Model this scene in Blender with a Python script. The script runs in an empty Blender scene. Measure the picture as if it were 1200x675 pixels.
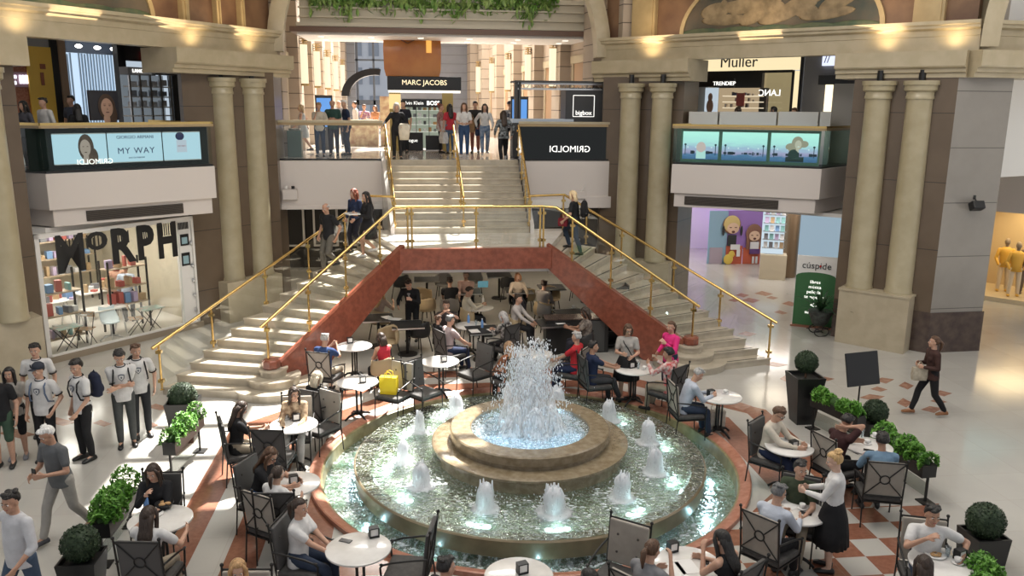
import bpy, math, random
import numpy as np
from mathutils import Vector, Matrix, noise
random.seed(7)
PI = math.pi
SC = bpy.context.scene
COL = SC.collection
# ---------------------------------------------------------------- camera
F = 965.0; TH = math.radians(12.5); ROLL = math.radians(0.5); YAW = math.radians(6.5); CH = 5.9
cf = Vector((math.sin(YAW)*math.cos(TH), math.cos(YAW)*math.cos(TH), -math.sin(TH)))
r0 = Vector((math.cos(YAW), -math.sin(YAW), 0)); u0 = r0.cross(cf)
cr = r0*math.cos(ROLL)+u0*math.sin(ROLL); cu = cr.cross(cf)
CAMP = Vector((0, 0, CH))
cam = bpy.data.cameras.new('camera'); cam.sensor_width = 36; cam.lens = F/1200*36
cam.clip_start = .1; cam.clip_end = 300
co = bpy.data.objects.new('camera', cam); COL.objects.link(co)
co.matrix_world = Matrix(((cr.x, cu.x, -cf.x, 0), (cr.y, cu.y, -cf.y, 0), (cr.z, cu.z, -cf.z, CH), (0, 0, 0, 1)))
SC.camera = co
def at(px, py, z=0.0):                      # pixel of the 1200x675 photograph -> point on the level z
    d = cf+cr*((px-600)/F)-cu*((py-337.5)/F); t = (z-CH)/d.z
    return Vector((d.x*t, d.y*t, z))
def onwall(px, py, A, B):                   # pixel -> point on the upright plane through A and B
    d = cf+cr*((px-600)/F)-cu*((py-337.5)/F); n = Vector((-(B[1]-A[1]), B[0]-A[0]))
    t = (n.x*A[0]+n.y*A[1])/(n.x*d.x+n.y*d.y)
    return CAMP+d*t
# ---------------------------------------------------------------- light
w = bpy.data.worlds.new('world'); SC.world = w; w.use_nodes = True
w.node_tree.nodes['Background'].inputs[0].default_value = (.94, .96, 1, 1)
w.node_tree.nodes['Background'].inputs[1].default_value = .55
SC.view_settings.view_transform = 'Standard'; SC.view_settings.look = 'None'
SC.view_settings.gamma = 1; SC.view_settings.use_curve_mapping = False
SC.view_settings.exposure = 0.0
def lamp(kind, name, loc, energy, color=(1, 1, 1), size=.1, aim=None, **k):
    l = bpy.data.lights.new(name, kind); l.energy = energy; l.color = color
    if kind == 'AREA': l.size = size; l.shape = 'SQUARE'
    elif kind in ('POINT', 'SPOT'): l.shadow_soft_size = size
    for a, b in k.items(): setattr(l, a, b)
    o = bpy.data.objects.new(name, l); COL.objects.link(o); o.location = loc
    if aim is not None: o.rotation_euler = (Vector(aim)-Vector(loc)).to_track_quat('-Z', 'Y').to_euler()
    return o
SUNDIR = Vector((-.26, -.60, -1.0))
lamp('SUN', 'sun', (0, 30, 30), 21, (1, .96, .9), aim=Vector((0, 30, 30))+SUNDIR, angle=math.radians(.5))
lamp('AREA', 'ceiling_light', (1.7, 12, 12.5), 900, (1, .95, .88), 7, aim=(1.7, 12.5, 0))  # unseen area lamp added above the hall as soft fill
lamp('AREA', 'gallery_daylight', (.5, 40, 15), 4500, (1, .97, .92), 8, aim=(.5, 36, 4))  # added area lamp in place of daylight, brightens the gallery
lamp('AREA', 'left_hall_light', (-6.5, 12, 10), 120, (1, .95, .85), 6, aim=(-6.5, 13, 0))  # added fill lamp for the left of the hall, out of view
lamp('AREA', 'right_hall_light', (11, 13, 10), 230, (1, .95, .88), 8, aim=(11, 15, 0))  # added fill over the right side, not a fitting of the hall
# ---------------------------------------------------------------- materials
MATS = {}
def mat(name, col, rough=.5, metal=0., spec=.5, col2=None, nscale=6., bump=0., bscale=None, emit=0., emc=None, coords='Object', stretch=None, coat=0., ndet=4, sss=0):
    if name in MATS: return MATS[name]
    m = bpy.data.materials.new(name); m.use_nodes = True; nt = m.node_tree; b = nt.nodes['Principled BSDF']
    c = (*col, 1)
    b.inputs['Base Color'].default_value = c; b.inputs['Roughness'].default_value = rough
    b.inputs['Metallic'].default_value = metal; b.inputs['Specular IOR Level'].default_value = spec
    b.inputs['Coat Weight'].default_value = coat; b.inputs['Coat Roughness'].default_value = .08
    if sss: b.inputs['Subsurface Weight'].default_value = sss; b.inputs['Subsurface Radius'].default_value = (.02, .01, .005)
    if col2 is not None or bump:
        tc = nt.nodes.new('ShaderNodeTexCoord'); mp = nt.nodes.new('ShaderNodeMapping')
        nt.links.new(tc.outputs[coords], mp.inputs[0])
        if stretch: mp.inputs['Scale'].default_value = stretch
        n = nt.nodes.new('ShaderNodeTexNoise'); n.inputs['Scale'].default_value = nscale; n.inputs['Detail'].default_value = ndet
        nt.links.new(mp.outputs[0], n.inputs['Vector'])
        if col2 is not None:
            r = nt.nodes.new('ShaderNodeValToRGB'); r.color_ramp.elements[0].position = .35; r.color_ramp.elements[1].position = .65
            r.color_ramp.elements[0].color = c; r.color_ramp.elements[1].color = (*col2, 1)
            nt.links.new(n.outputs[0], r.inputs[0]); nt.links.new(r.outputs[0], b.inputs['Base Color'])
        if bump:
            n2 = nt.nodes.new('ShaderNodeTexNoise'); n2.inputs['Scale'].default_value = bscale or nscale
            nt.links.new(mp.outputs[0], n2.inputs['Vector'])
            bp = nt.nodes.new('ShaderNodeBump'); bp.inputs['Strength'].default_value = bump; bp.inputs['Distance'].default_value = .02
            nt.links.new(n2.outputs[0], bp.inputs['Height']); nt.links.new(bp.outputs[0], b.inputs['Normal'])
    if emit:
        b.inputs['Emission Color'].default_value = (*(emc or col), 1); b.inputs['Emission Strength'].default_value = emit
    MATS[name] = m; return m
def facing(nt, normal=None, f0=.04, power=4.):
    "mirror share of a clear surface: little head-on, more at a glancing angle, the same from both sides"
    lw = nt.nodes.new('ShaderNodeLayerWeight'); lw.inputs[0].default_value = .5
    if normal is not None: nt.links.new(normal, lw.inputs['Normal'])
    pw = nt.nodes.new('ShaderNodeMath'); pw.operation = 'POWER'; pw.inputs[1].default_value = power; nt.links.new(lw.outputs['Facing'], pw.inputs[0])
    ma = nt.nodes.new('ShaderNodeMath'); ma.operation = 'MULTIPLY_ADD'; ma.inputs[1].default_value = 1-f0; ma.inputs[2].default_value = f0; nt.links.new(pw.outputs[0], ma.inputs[0]); return ma.outputs[0]
def glassmat(name, tint=(.965, .98, .972), refl=.5, rough=.02):
    m = bpy.data.materials.new(name); m.use_nodes = True; nt = m.node_tree; nt.nodes.clear()
    o = nt.nodes.new('ShaderNodeOutputMaterial'); mx = nt.nodes.new('ShaderNodeMixShader'); t = nt.nodes.new('ShaderNodeBsdfTransparent'); g = nt.nodes.new('ShaderNodeBsdfGlossy')
    fr = facing(nt)
    mu = nt.nodes.new('ShaderNodeMath'); mu.operation = 'MULTIPLY'; mu.inputs[1].default_value = refl*2
    t.inputs[0].default_value = (*tint, 1); g.inputs[1].default_value = rough; g.inputs[0].default_value = (1, 1, 1, 1)
    nt.links.new(fr, mu.inputs[0]); nt.links.new(mu.outputs[0], mx.inputs[0]); nt.links.new(t.outputs[0], mx.inputs[1]); nt.links.new(g.outputs[0], mx.inputs[2]); nt.links.new(mx.outputs[0], o.inputs[0])
    return m
CREAM = mat('cream_stone', (.43, .36, .235), .35, col2=(.49, .415, .285), nscale=3)
CREAMD = mat('ochre_stone', (.42, .35, .25), .4, col2=(.48, .41, .30), nscale=2)
BROWN = mat('brown_marble', (.105, .078, .06), .22, col2=(.15, .115, .09), nscale=2.2, coat=.2)
GREYM = mat('grey_marble', (.25, .225, .20), .25, col2=(.31, .28, .25), nscale=1.5, coat=.2)
DARKM = mat('dark_marble', (.06, .04, .035), .2, col2=(.10, .07, .055), nscale=5)
PLASTER = mat('white_plaster', (.66, .60, .56), .5)
WHITE = mat('white_paint', (.78, .76, .73), .4)
BRASS = mat('brass', (.72, .50, .19), .18, metal=1)
STEEL = mat('steel', (.6, .6, .6), .3, metal=1)
BLACK = mat('black_paint', (.012, .012, .013), .4)
IRON = mat('iron', (.02, .019, .018), .45, metal=.3)
RED = mat('red_marble', (.19, .055, .032), .3, col2=(.28, .085, .05), nscale=9, coat=.3, ndet=8)
REDL = mat('rose_marble', (.36, .14, .085), .35, col2=(.46, .22, .15), nscale=12, ndet=8)
STEP = mat('step_marble', (.42, .365, .28), .3, col2=(.50, .445, .355), nscale=4, coat=.2)
FOUNT = mat('fountain_stone', (.17, .13, .075), .3, col2=(.23, .18, .11), nscale=4, coat=.3)
GLASS = glassmat('clear_glass')
GLASSD = glassmat('dark_glass', (.25, .33, .29), .5)
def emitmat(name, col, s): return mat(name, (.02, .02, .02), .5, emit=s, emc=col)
def ringtile_floor():
    m = bpy.data.materials.new('polished_floor'); m.use_nodes = True; nt = m.node_tree; b = nt.nodes['Principled BSDF']; N = nt.nodes.new; L = nt.links.new
    g = N('ShaderNodeNewGeometry'); s = N('ShaderNodeSeparateXYZ'); L(g.outputs['Position'], s.inputs[0])
    def M(op, a, bb=None, c=None):
        n = N('ShaderNodeMath'); n.operation = op
        for i, v in enumerate((a, bb, c)):
            if v is None: continue
            if isinstance(v, (int, float)): n.inputs[i].default_value = v
            else: L(v, n.inputs[i])
        return n.outputs[0]
    dx = M('SUBTRACT', s.outputs[0], 1.65); dy = M('SUBTRACT', s.outputs[1], 12.9)
    ax = M('ABSOLUTE', dx); ay = M('MULTIPLY', M('ABSOLUTE', dy), 1.04)
    dg = M('MULTIPLY', M('ADD', ax, M('ABSOLUTE', dy)), .722)
    front = M('LESS_THAN', dy, -2.1); right = M('GREATER_THAN', dx, 0)
    dgm = M('MULTIPLY', dg, M('SUBTRACT', 1, M('MULTIPLY', M('LESS_THAN', dy, -.5), M('LESS_THAN', dx, 0)))); aym = M('MULTIPLY', ay, M('GREATER_THAN', dy, -4.5)); d8 = M('MAXIMUM', M('MAXIMUM', ax, aym), dgm)
    band = M('MODULO', M('FLOOR', M('DIVIDE', M('SUBTRACT', 5.18, d8), .45)), 2)   # 0 = terracotta
    inside = M('LESS_THAN', d8, 5.18)
    tone = M('MULTIPLY', M('SUBTRACT', 1, band), inside)
    # checkerboard on the front right diagonal
    cx = M('FLOOR', M('DIVIDE', M('SUBTRACT', s.outputs[0], 1.61), .43)); cy = M('FLOOR', M('DIVIDE', M('SUBTRACT', s.outputs[1], 5.55), .435))
    par = M('MODULO', M('ADD', M('ADD', cx, cy), 40), 2)
    inck = M('LESS_THAN', M('SUBTRACT', ax, dy), 8.3)
    ck = M('MULTIPLY', M('SUBTRACT', 1, par), inck)
    sel = M('MULTIPLY', front, right)
    t = M('ADD', M('MULTIPLY', ck, sel), M('MULTIPLY', tone, M('SUBTRACT', 1, sel)))
    # slab joints and slab tone
    tx = M('DIVIDE', s.outputs[0], .9); ty = M('DIVIDE', s.outputs[1], .9)
    wn = N('ShaderNodeTexWhiteNoise'); wn.noise_dimensions = '2D'; cb = N('ShaderNodeCombineXYZ'); L(M('FLOOR', tx), cb.inputs[0]); L(M('FLOOR', ty), cb.inputs[1]); L(cb.outputs[0], wn.inputs[0])
    nz = N('ShaderNodeTexNoise'); nz.inputs['Scale'].default_value = 1.3; nz.inputs['Detail'].default_value = 6; L(g.outputs['Position'], nz.inputs['Vector'])
    f = M('ADD', M('MULTIPLY', wn.outputs[0], .35), M('MULTIPLY', nz.outputs[0], .6))
    c1 = N('ShaderNodeMix'); c1.data_type = 'RGBA'; c1.inputs[6].default_value = (.39, .375, .345, 1); c1.inputs[7].default_value = (.52, .50, .46, 1); L(f, c1.inputs[0])
    n2 = N('ShaderNodeTexNoise'); n2.inputs['Scale'].default_value = 14; n2.inputs['Detail'].default_value = 8; L(g.outputs['Position'], n2.inputs['Vector'])
    c2 = N('ShaderNodeMix'); c2.data_type = 'RGBA'; c2.inputs[6].default_value = (.17, .065, .04, 1); c2.inputs[7].default_value = (.34, .155, .10, 1); L(n2.outputs[0], c2.inputs[0])
    c3 = N('ShaderNodeMix'); c3.data_type = 'RGBA'; L(t, c3.inputs[0]); L(c1.outputs[2], c3.inputs[6]); L(c2.outputs[2], c3.inputs[7])
    jx = M('LESS_THAN', M('FRACT', tx), .008); jy = M('LESS_THAN', M('FRACT', ty), .008); j = M('MULTIPLY', M('MAXIMUM', jx, jy), .35)
    c4 = N('ShaderNodeMix'); c4.data_type = 'RGBA'; L(j, c4.inputs[0]); L(c3.outputs[2], c4.inputs[6]); c4.inputs[7].default_value = (.3, .25, .2, 1)
    L(c4.outputs[2], b.inputs['Base Color']); b.inputs['Roughness'].default_value = .13; b.inputs['Specular IOR Level'].default_value = .6
    return m
def blockmat(name, c, c2, h, joint=(.05, .04, .035), rough=.5, zoff=0., jw=.03):
    m = bpy.data.materials.new(name); m.use_nodes = True; nt = m.node_tree; b = nt.nodes['Principled BSDF']; N = nt.nodes.new; L = nt.links.new
    g = N('ShaderNodeNewGeometry'); s = N('ShaderNodeSeparateXYZ'); L(g.outputs['Position'], s.inputs[0])
    a = N('ShaderNodeMath'); a.operation = 'MULTIPLY_ADD'; a.inputs[1].default_value = 1/h; a.inputs[2].default_value = zoff; L(s.outputs[2], a.inputs[0])
    fr = N('ShaderNodeMath'); fr.operation = 'FRACT'; L(a.outputs[0], fr.inputs[0]); lt = N('ShaderNodeMath'); lt.operation = 'LESS_THAN'; lt.inputs[1].default_value = jw/h; L(fr.outputs[0], lt.inputs[0])
    nz = N('ShaderNodeTexNoise'); nz.inputs['Scale'].default_value = 2.; nz.inputs['Detail'].default_value = 7; L(g.outputs['Position'], nz.inputs['Vector'])
    c1 = N('ShaderNodeMix'); c1.data_type = 'RGBA'; c1.inputs[6].default_value = (*c, 1); c1.inputs[7].default_value = (*c2, 1); L(nz.outputs[0], c1.inputs[0])
    c3 = N('ShaderNodeMix'); c3.data_type = 'RGBA'; L(lt.outputs[0], c3.inputs[0]); L(c1.outputs[2], c3.inputs[6]); c3.inputs[7].default_value = (*joint, 1)
    L(c3.outputs[2], b.inputs['Base Color']); b.inputs['Roughness'].default_value = rough
    return m
# ---------------------------------------------------------------- mesh builder
class MB:
    def __init__(s): s.v = []; s.f = []; s.m = []; s.M = Matrix.Identity(4); s.mi = 0
    def add(s, vs, fs):
        o = len(s.v); M = s.M
        s.v += [tuple(M @ Vector(p)) for p in vs]
        s.f += [tuple(o+i for i in f) for f in fs]; s.m += [s.mi]*len(fs); return s
    def box(s, c, d, rz=0., R=None):
        x, y, z = d[0]/2, d[1]/2, d[2]/2
        R = R or Matrix.Rotation(rz, 3, 'Z'); c = Vector(c)
        vs = [c+R @ Vector(p) for p in ((-x, -y, -z), (x, -y, -z), (x, y, -z), (-x, y, -z), (-x, -y, z), (x, -y, z), (x, y, z), (-x, y, z))]
        return s.add(vs, ((0, 3, 2, 1), (4, 5, 6, 7), (0, 1, 5, 4), (1, 2, 6, 5), (2, 3, 7, 6), (3, 0, 4, 7)))
    def prism(s, poly, z0, z1):
        n = len(poly)
        vs = [(p[0], p[1], z0) for p in poly]+[(p[0], p[1], z1) for p in poly]
        fs = [tuple(range(n))[::-1], tuple(range(n, 2*n))]+[(i, (i+1) % n, n+(i+1) % n, n+i) for i in range(n)]
        return s.add(vs, fs)
    def wall(s, A, B, z0, z1, t):           # upright slab from A to B, thickness t to the left of AB
        A = Vector(A[:2]); B = Vector(B[:2]); d = (B-A).normalized(); n = Vector((-d.y, d.x))*t
        return s.prism([A, B, B+n, A+n], z0, z1)
    def loft(s, rings, cap=True, closed=True):
        n = len(rings[0]); vs = [p for r in rings for p in r]; fs = []
        for k in range(len(rings)-1):
            for i in range(n if closed else n-1):
                j = (i+1) % n; fs.append((k*n+i, k*n+j, (k+1)*n+j, (k+1)*n+i))
        if cap: fs += [tuple(range(n))[::-1], tuple(range((len(rings)-1)*n, len(rings)*n))]
        return s.add(vs, fs)
    def tube(s, pts, r, n=8, r2=None, cap=True):
        pts = [Vector(p) for p in pts]; K = len(pts); rings = []; up = None
        for k, p in enumerate(pts):
            t = (pts[min(k+1, K-1)]-pts[max(k-1, 0)]).normalized()
            if up is None:
                up = Vector((0, 0, 1)) if abs(t.z) < .9 else Vector((1, 0, 0))
            a = t.cross(up).normalized(); bb = a.cross(t).normalized(); up = bb
            if isinstance(r, (list, tuple)): rr = r[k]
            else: rr = r if r2 is None else r+(r2-r)*k/max(1, K-1)
            rings.append([p+a*math.cos(q)*rr+bb*math.sin(q)*rr for q in [2*PI*i/n for i in range(n)]])
        return s.loft(rings, cap)
    def cyl(s, c, r, z0, z1, n=20, r2=None): return s.lathe([(r, z0), (r if r2 is None else r2, z1)], n, c)
    def lathe(s, prof, n=24, c=(0, 0), cap=True, a0=0., a1=2*PI):
        full = abs(a1-a0-2*PI) < 1e-6; K = n if full else n+1
        rings = [[(c[0]+r*math.cos(a0+(a1-a0)*i/n), c[1]+r*math.sin(a0+(a1-a0)*i/n), z) for i in range(K)] for r, z in prof]
        return s.loft(rings, cap and full, full)
    def ell(s, c, r, n=12, k=8, R=None):
        c = Vector(c); R = R or Matrix.Identity(3); vs = [c+R @ Vector((0, 0, -r[2]))]; fs = []
        for j in range(1, k):
            a = -PI/2+PI*j/k
            vs += [c+R @ Vector((r[0]*math.cos(a)*math.cos(2*PI*i/n), r[1]*math.cos(a)*math.sin(2*PI*i/n), r[2]*math.sin(a))) for i in range(n)]
        vs.append(c+R @ Vector((0, 0, r[2])))
        for i in range(n): fs.append((0, 1+(i+1) % n, 1+i)); fs.append((len(vs)-1, 1+(k-2)*n+i, 1+(k-2)*n+(i+1) % n))
        for j in range(k-2):
            for i in range(n): fs.append((1+j*n+i, 1+j*n+(i+1) % n, 1+(j+1)*n+(i+1) % n, 1+(j+1)*n+i))
        return s.add(vs, fs)
    def cap(s, p0, r0_, p1, r1, n=10):      # tapered capsule
        p0 = Vector(p0); p1 = Vector(p1); d = p1-p0; L = d.length
        if L < 1e-6: return s.ell(p0, (r0_,)*3)
        R = d.to_track_quat('Z', 'Y').to_matrix(); rings = []
        for q in (-75, -40, 0): q = math.radians(q); rings.append((r0_*math.sin(q), r0_*math.cos(q)))
        for q in (0, 40, 75): q = math.radians(q); rings.append((L+r1*math.sin(q), r1*math.cos(q)))
        return s.loft([[p0+R @ Vector((rr*math.cos(2*PI*i/n), rr*math.sin(2*PI*i/n), z)) for i in range(n)] for z, rr in rings])
    def quad(s, a, b, c, d): return s.add([a, b, c, d], [(0, 1, 2, 3)])
    def mesh(s, name, mats, smooth=False):
        me = bpy.data.meshes.new(name); me.from_pydata(s.v, [], s.f)
        for m in (mats if isinstance(mats, (list, tuple)) else [mats]): me.materials.append(m)
        if any(s.m): me.polygons.foreach_set('material_index', s.m)
        if smooth:
            me.polygons.foreach_set('use_smooth', [True]*len(me.polygons))
            if smooth is not True: me.set_sharp_from_angle(angle=math.radians(smooth))
        me.update(); return me
    def build(s, name, mats, parent=None, smooth=False, kind=None, label=None, cat=None, group=None, bevel=0):
        o = bpy.data.objects.new(name, s.mesh(name, mats, smooth)); COL.objects.link(o)
        if parent: o.parent = parent
        if bevel:
            b = o.modifiers.new('bevel', 'BEVEL'); b.width = bevel; b.segments = 2; b.limit_method = 'ANGLE'
        return tag(o, label, cat, group, kind)
def tag(o, label=None, cat=None, group=None, kind=None):
    if label: o['label'] = label
    if cat: o['category'] = cat
    if group: o['group'] = group
    if kind: o['kind'] = kind
    return o
def thing(name, label, cat, loc=(0, 0, 0), rz=0., group=None):
    o = bpy.data.objects.new(name, None); o.empty_display_size = .2; COL.objects.link(o); o.location = loc; o.rotation_euler = (0, 0, rz)
    return tag(o, label, cat, group)
def link_copy(o, parent=None):
    c = o.copy(); COL.objects.link(c); c.parent = parent
    for ch in list(o.children): link_copy(ch, c)
    return c
def dup(o, loc, rz=0., label=None, group=None, scale=None):
    c = link_copy(o); c.location = loc; c.rotation_euler = (0, 0, rz)
    if label: c['label'] = label
    if group: c['group'] = group
    if scale: c.scale = scale
    return c
def text_mesh(txt, size, depth=.01, mirror=False, align='CENTER', space=1.0, bold=0.):
    cu_ = bpy.data.curves.new('txt', 'FONT'); cu_.body = txt; cu_.size = size; cu_.extrude = depth; cu_.align_x = align; cu_.align_y = 'CENTER'; cu_.space_character = space; cu_.offset = bold
    cu_.resolution_u = 3
    o = bpy.data.objects.new('txt', cu_); COL.objects.link(o); bpy.context.view_layer.update()
    me = bpy.data.meshes.new_from_object(o.evaluated_get(bpy.context.evaluated_depsgraph_get()))
    bpy.data.objects.remove(o)
    if mirror: me.transform(Matrix.Diagonal((-1, 1, 1, 1))); me.flip_normals()
    return me
def text(txt, size, pos, normal, m, parent, name='lettering', up=(0, 0, 1), **k):
    "lettering standing on a surface with the given outward normal"
    me = text_mesh(txt, size, **k); me.materials.clear(); me.materials.append(m)
    n = Vector(normal).normalized(); u = Vector(up); u = (u-n*u.dot(n)).normalized(); x = u.cross(n)
    o = bpy.data.objects.new(name, me); COL.objects.link(o)
    Mw = Matrix(((x.x, u.x, n.x, pos[0]), (x.y, u.y, n.y, pos[1]), (x.z, u.z, n.z, pos[2]), (0, 0, 0, 1)))
    if parent: o.parent = parent; o.matrix_parent_inverse = Matrix.Identity(4); o.matrix_basis = parent_mat(parent).inverted() @ Mw
    else: o.matrix_world = Mw
    return o
def parent_mat(p):
    M = p.matrix_basis.copy()
    while p.parent: p = p.parent; M = p.matrix_basis @ M
    return M
def G(px, py, z=0.): return at(px, py, z)
# ================================================================ structure
def S(mb, name, m, **k): return mb.build(name, m, kind='structure', **k)
FLOOR = ringtile_floor()
m = MB(); cxy = (1.79, 12.9); hole = []; rect = []
for i in range(96):
    a = 2*PI*i/96; c_, s_ = math.cos(a), math.sin(a); hole.append((cxy[0]+3.6*c_, cxy[1]+3.6*s_, 0))
    t = min(((34 if c_ > 0 else -30)-cxy[0])/c_ if abs(c_) > 1e-6 else 1e9, ((45 if s_ > 0 else -3)-cxy[1])/s_ if abs(s_) > 1e-6 else 1e9); rect.append((cxy[0]+t*c_, cxy[1]+t*s_, 0))
m.loft([[(x, y, -.35) for x, y, z in rect], rect, hole, [(x, y, -.35) for x, y, z in hole]], cap=False)
S(m, 'floor', FLOOR)
SH = mat('inlay_marble', (.25, .12, .08), .2, col2=(.36, .20, .14), nscale=9)
shards = [(908,427,30,6,.1),(922,444,16,9,0),(968,444,20,5,0),(1036,446,24,7,-.2),(1030,456,20,6,.1),(1022,466,30,8,-.2),(1062,452,18,9,0),(1104,461,24,7,0),(1100,470,20,6,.2),(1060,472,18,11,0),(1092,480,26,8,-.2),
          (876,301*1.3,22,6,0),(895,344,22,6,.1),(905,349,14,4,0),(870,346,16,5,0),(880,352,22,6,0),(926,356,20,6,0),(915,366,16,5,.2),(860,352,14,4,0),(938,340,14,4,0),
          (185,477,26,8,.1),(120,496,22,8,.1),(178,498,16,7,0),(70,494,40,10,.1),(20,508,44,12,.1),(20,490,30,8,.1),(868,476,26,10,0)]
m = MB()
for i, (px, py, w_, h_, sk) in enumerate(shards):
    ps = [at(px-w_/2, py), at(px-w_*.1, py-h_/2), at(px+w_/2, py+sk*h_), at(px+w_*.1, py+h_/2)]
    m.prism([(p.x, p.y) for p in ps], .0005, .003)
S(m, 'floor_inlay', SH)
# ---- lower flights
RISE = 2.5/15
def P2v(*a): return Vector(a)
def polyat(pts, k):
    for (k0, p0), (k1, p1) in zip(pts, pts[1:]):
        if k <= k1: t = (k-k0)/(k1-k0); return Vector(p0)+(Vector(p1)-Vector(p0))*t
    return Vector(pts[-1][1])
flights = [dict(side='left', inn=[(0.5, (-3.66, 16.28)), (3, (-3.09, 16.93)), (15, (-.45, 19.8))], out=[(0.5, (-5.4, 16.72)), (1, (-5.3, 16.87)), (4, (-4.67, 17.77)), (7, (-3.95, 18.58)), (15, (-1.3, 22.35))], sg=1),
           dict(side='right', inn=[(0.5, (6.85, 17.3)), (3, (6.22, 17.87)), (15, (3.15, 19.8))], out=[(0.5, (8.3, 17.55)), (1, (8.12, 17.75)), (4, (7.5, 18.55)), (7, (6.8, 19.3)), (15, (4.0, 22.5))], sg=-1)]
STRIP = mat('dark_strip', (.03, .03, .03), .6)
for fl in flights:
    m = MB()
    for k in range(1, 15):
        a, b = polyat(fl['inn'], k), polyat(fl['out'], k); c, d = polyat(fl['out'], k+1), polyat(fl['inn'], k+1)
        z = k*RISE; dn = (a-d).normalized()*.03; a = a+dn; b = b+dn
        poly = [a, b, c, d] if fl['sg'] < 0 else [d, c, b, a]
        m.mi = 0; m.prism(poly, max(0, z-.5 if k > 3 else 0), z-.035)
        nz_ = (a-d).normalized()*.02; pl = [a+nz_, b+nz_, c, d] if fl['sg'] < 0 else [d, c, b+nz_, a+nz_]
        m.prism(pl, z-.035, z)
        if fl['sg'] < 0:
            m.mi = 1; q0 = a.lerp(b, .06); q1 = a.lerp(b, .94); bk = (d-a).normalized()
            m.prism([q0+bk*.05, q1+bk*.05, q1+bk*.09, q0+bk*.09], z+.0005, z+.003)
    m.mi = 0; pc = polyat(fl['inn'], 3)
    for k, r in ((1, .86), (2, .56), (3, .3)): m.lathe([(r-.03, (k-1)*RISE+.002), (r-.03, k*RISE-.035), (r, k*RISE-.035), (r, k*RISE+.004)], 32, (pc.x, pc.y))
    S(m, 'stairs_'+fl['side'], [STEP, STRIP])
    # inner string of red marble
    A = polyat(fl['inn'], 3); B = polyat(fl['inn'], 15); d = (B-A); L_ = d.length; d.normalize(); n = Vector((d.y, -d.x))*fl['sg']
    A = A+d*.12
    prof = [(0, 0), (0, .60), (L_-.12, 2.60), (L_-.12, 2.02), (.95, 0)]
    vs = []
    for off in (0., .16): vs += [(A.x+d.x*s_+n.x*(off-.04), A.y+d.y*s_+n.y*(off-.04), z) for s_, z in prof]
    K = len(prof); m = MB(); m.add(vs, [tuple(range(K)), tuple(range(K, 2*K))[::-1]]+[(i, K+i, K+(i+1) % K, (i+1) % K) for i in range(K)])
    S(m, 'stair_string_'+fl['side'], RED)
# ---- landing and upper flight
m = MB(); m.prism([(-.45, 19.72), (3.15, 19.72), (4.02, 22.6), (4.02, 22.9), (-1.3, 22.9), (-1.3, 22.45)], 2.3, 2.5); S(m, 'landing', mat('landing_marble', (.62, .58, .52), .15, col2=(.72, .68, .62), nscale=3, coat=.3))
m = MB(); m.prism([(-.5, 19.6), (3.2, 19.6), (3.2, 19.76), (-.5, 19.76)], 2.0, 2.52); S(m, 'landing_fascia', RED)
m = MB(); m.prism([(-.62, 19.78), (3.3, 19.78), (3.9, 24.8), (-1.2, 24.8)], 1.9, 2.0); S(m, 'landing_soffit', WHITE)
m = MB(); N_ = 11; R2 = 1.8/N_
for k in range(1, N_):
    y0 = 22.15+(k-1)*.275; xl = -.63-.031*k; xr = 2.98
    m.prism([(xl, y0), (xr, y0), (xr, y0+.3), (xl, y0+.3)], 2.5+(k-1)*R2-.05, 2.5+k*R2-.035)
    m.prism([(xl, y0-.03), (xr, y0-.03), (xr, y0+.3), (xl, y0+.3)], 2.5+k*R2-.035, 2.5+k*R2)
m.prism([(-.63, 22.45), (2.98, 22.45), (2.98, 24.7), (-.95, 24.7)], 2.45, 2.55)
m.prism([(-.97, 24.86), (2.98, 24.86), (2.98, 24.95), (-.97, 24.95)], 2.5, 4.3)
S(m, 'stairs_upper', STEP)
m = MB()
for x0, x1 in ((-.66, -1.0), (3.0, 3.02)):
    s_ = -1 if x0 < 0 else 1
    for a in (0,):
        vs = [(x0, 22.0, 2.3), (x0, 22.0, 2.72), (x1, 24.9, 4.55), (x1, 24.9, 2.3)]; vs += [(v[0]+.1*s_, v[1], v[2]) for v in vs]
        m.add(vs, [(0, 1, 2, 3), (7, 6, 5, 4), (0, 4, 5, 1), (1, 5, 6, 2), (2, 6, 7, 3), (3, 7, 4, 0)])
S(m, 'stair_string_upper', mat('pale_marble', (.6, .55, .52), .25, col2=(.7, .66, .63), nscale=3))
# ---- gallery slab and shell
m = MB(); m.prism([(-4.6, 24.95), (6.2, 24.95), (6.2, 56), (-4.6, 56)], 4.1, 4.3); S(m, 'gallery_floor', mat('gallery_marble', (.55, .50, .45), .1, col2=(.65, .6, .55), nscale=2))
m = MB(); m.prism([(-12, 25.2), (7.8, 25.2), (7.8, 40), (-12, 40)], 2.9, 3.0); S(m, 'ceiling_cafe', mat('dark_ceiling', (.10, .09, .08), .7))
m = MB(); m.wall((-4.45, 24.8), (-1.0, 24.8), 2.85, 4.27, .2); m.wall((3.12, 24.8), (5.85, 24.8), 2.85, 4.27, .2)
m.wall((3.12, 24.74), (5.85, 24.74), 2.85, 3.2, .1); m.wall((-4.45, 24.74), (-1.0, 24.74), 2.85, 2.98, .1)
S(m, 'gallery_fascia', PLASTER, bevel=.01)
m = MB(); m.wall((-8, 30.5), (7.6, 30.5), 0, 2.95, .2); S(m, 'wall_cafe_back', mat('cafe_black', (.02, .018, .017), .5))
m = MB()
for i, x in enumerate((-7.2, -5.9, -4.6, -3.4, -2.2)): m.box((x, 30.4, 1.55), (.9, .06, 1.5))
m.mi = 1
for i, x in enumerate((-7.2, -5.9, -4.6, -3.4, -2.2)): m.box((x, 30.36, 1.55), (.74, .04, 1.34))
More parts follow.
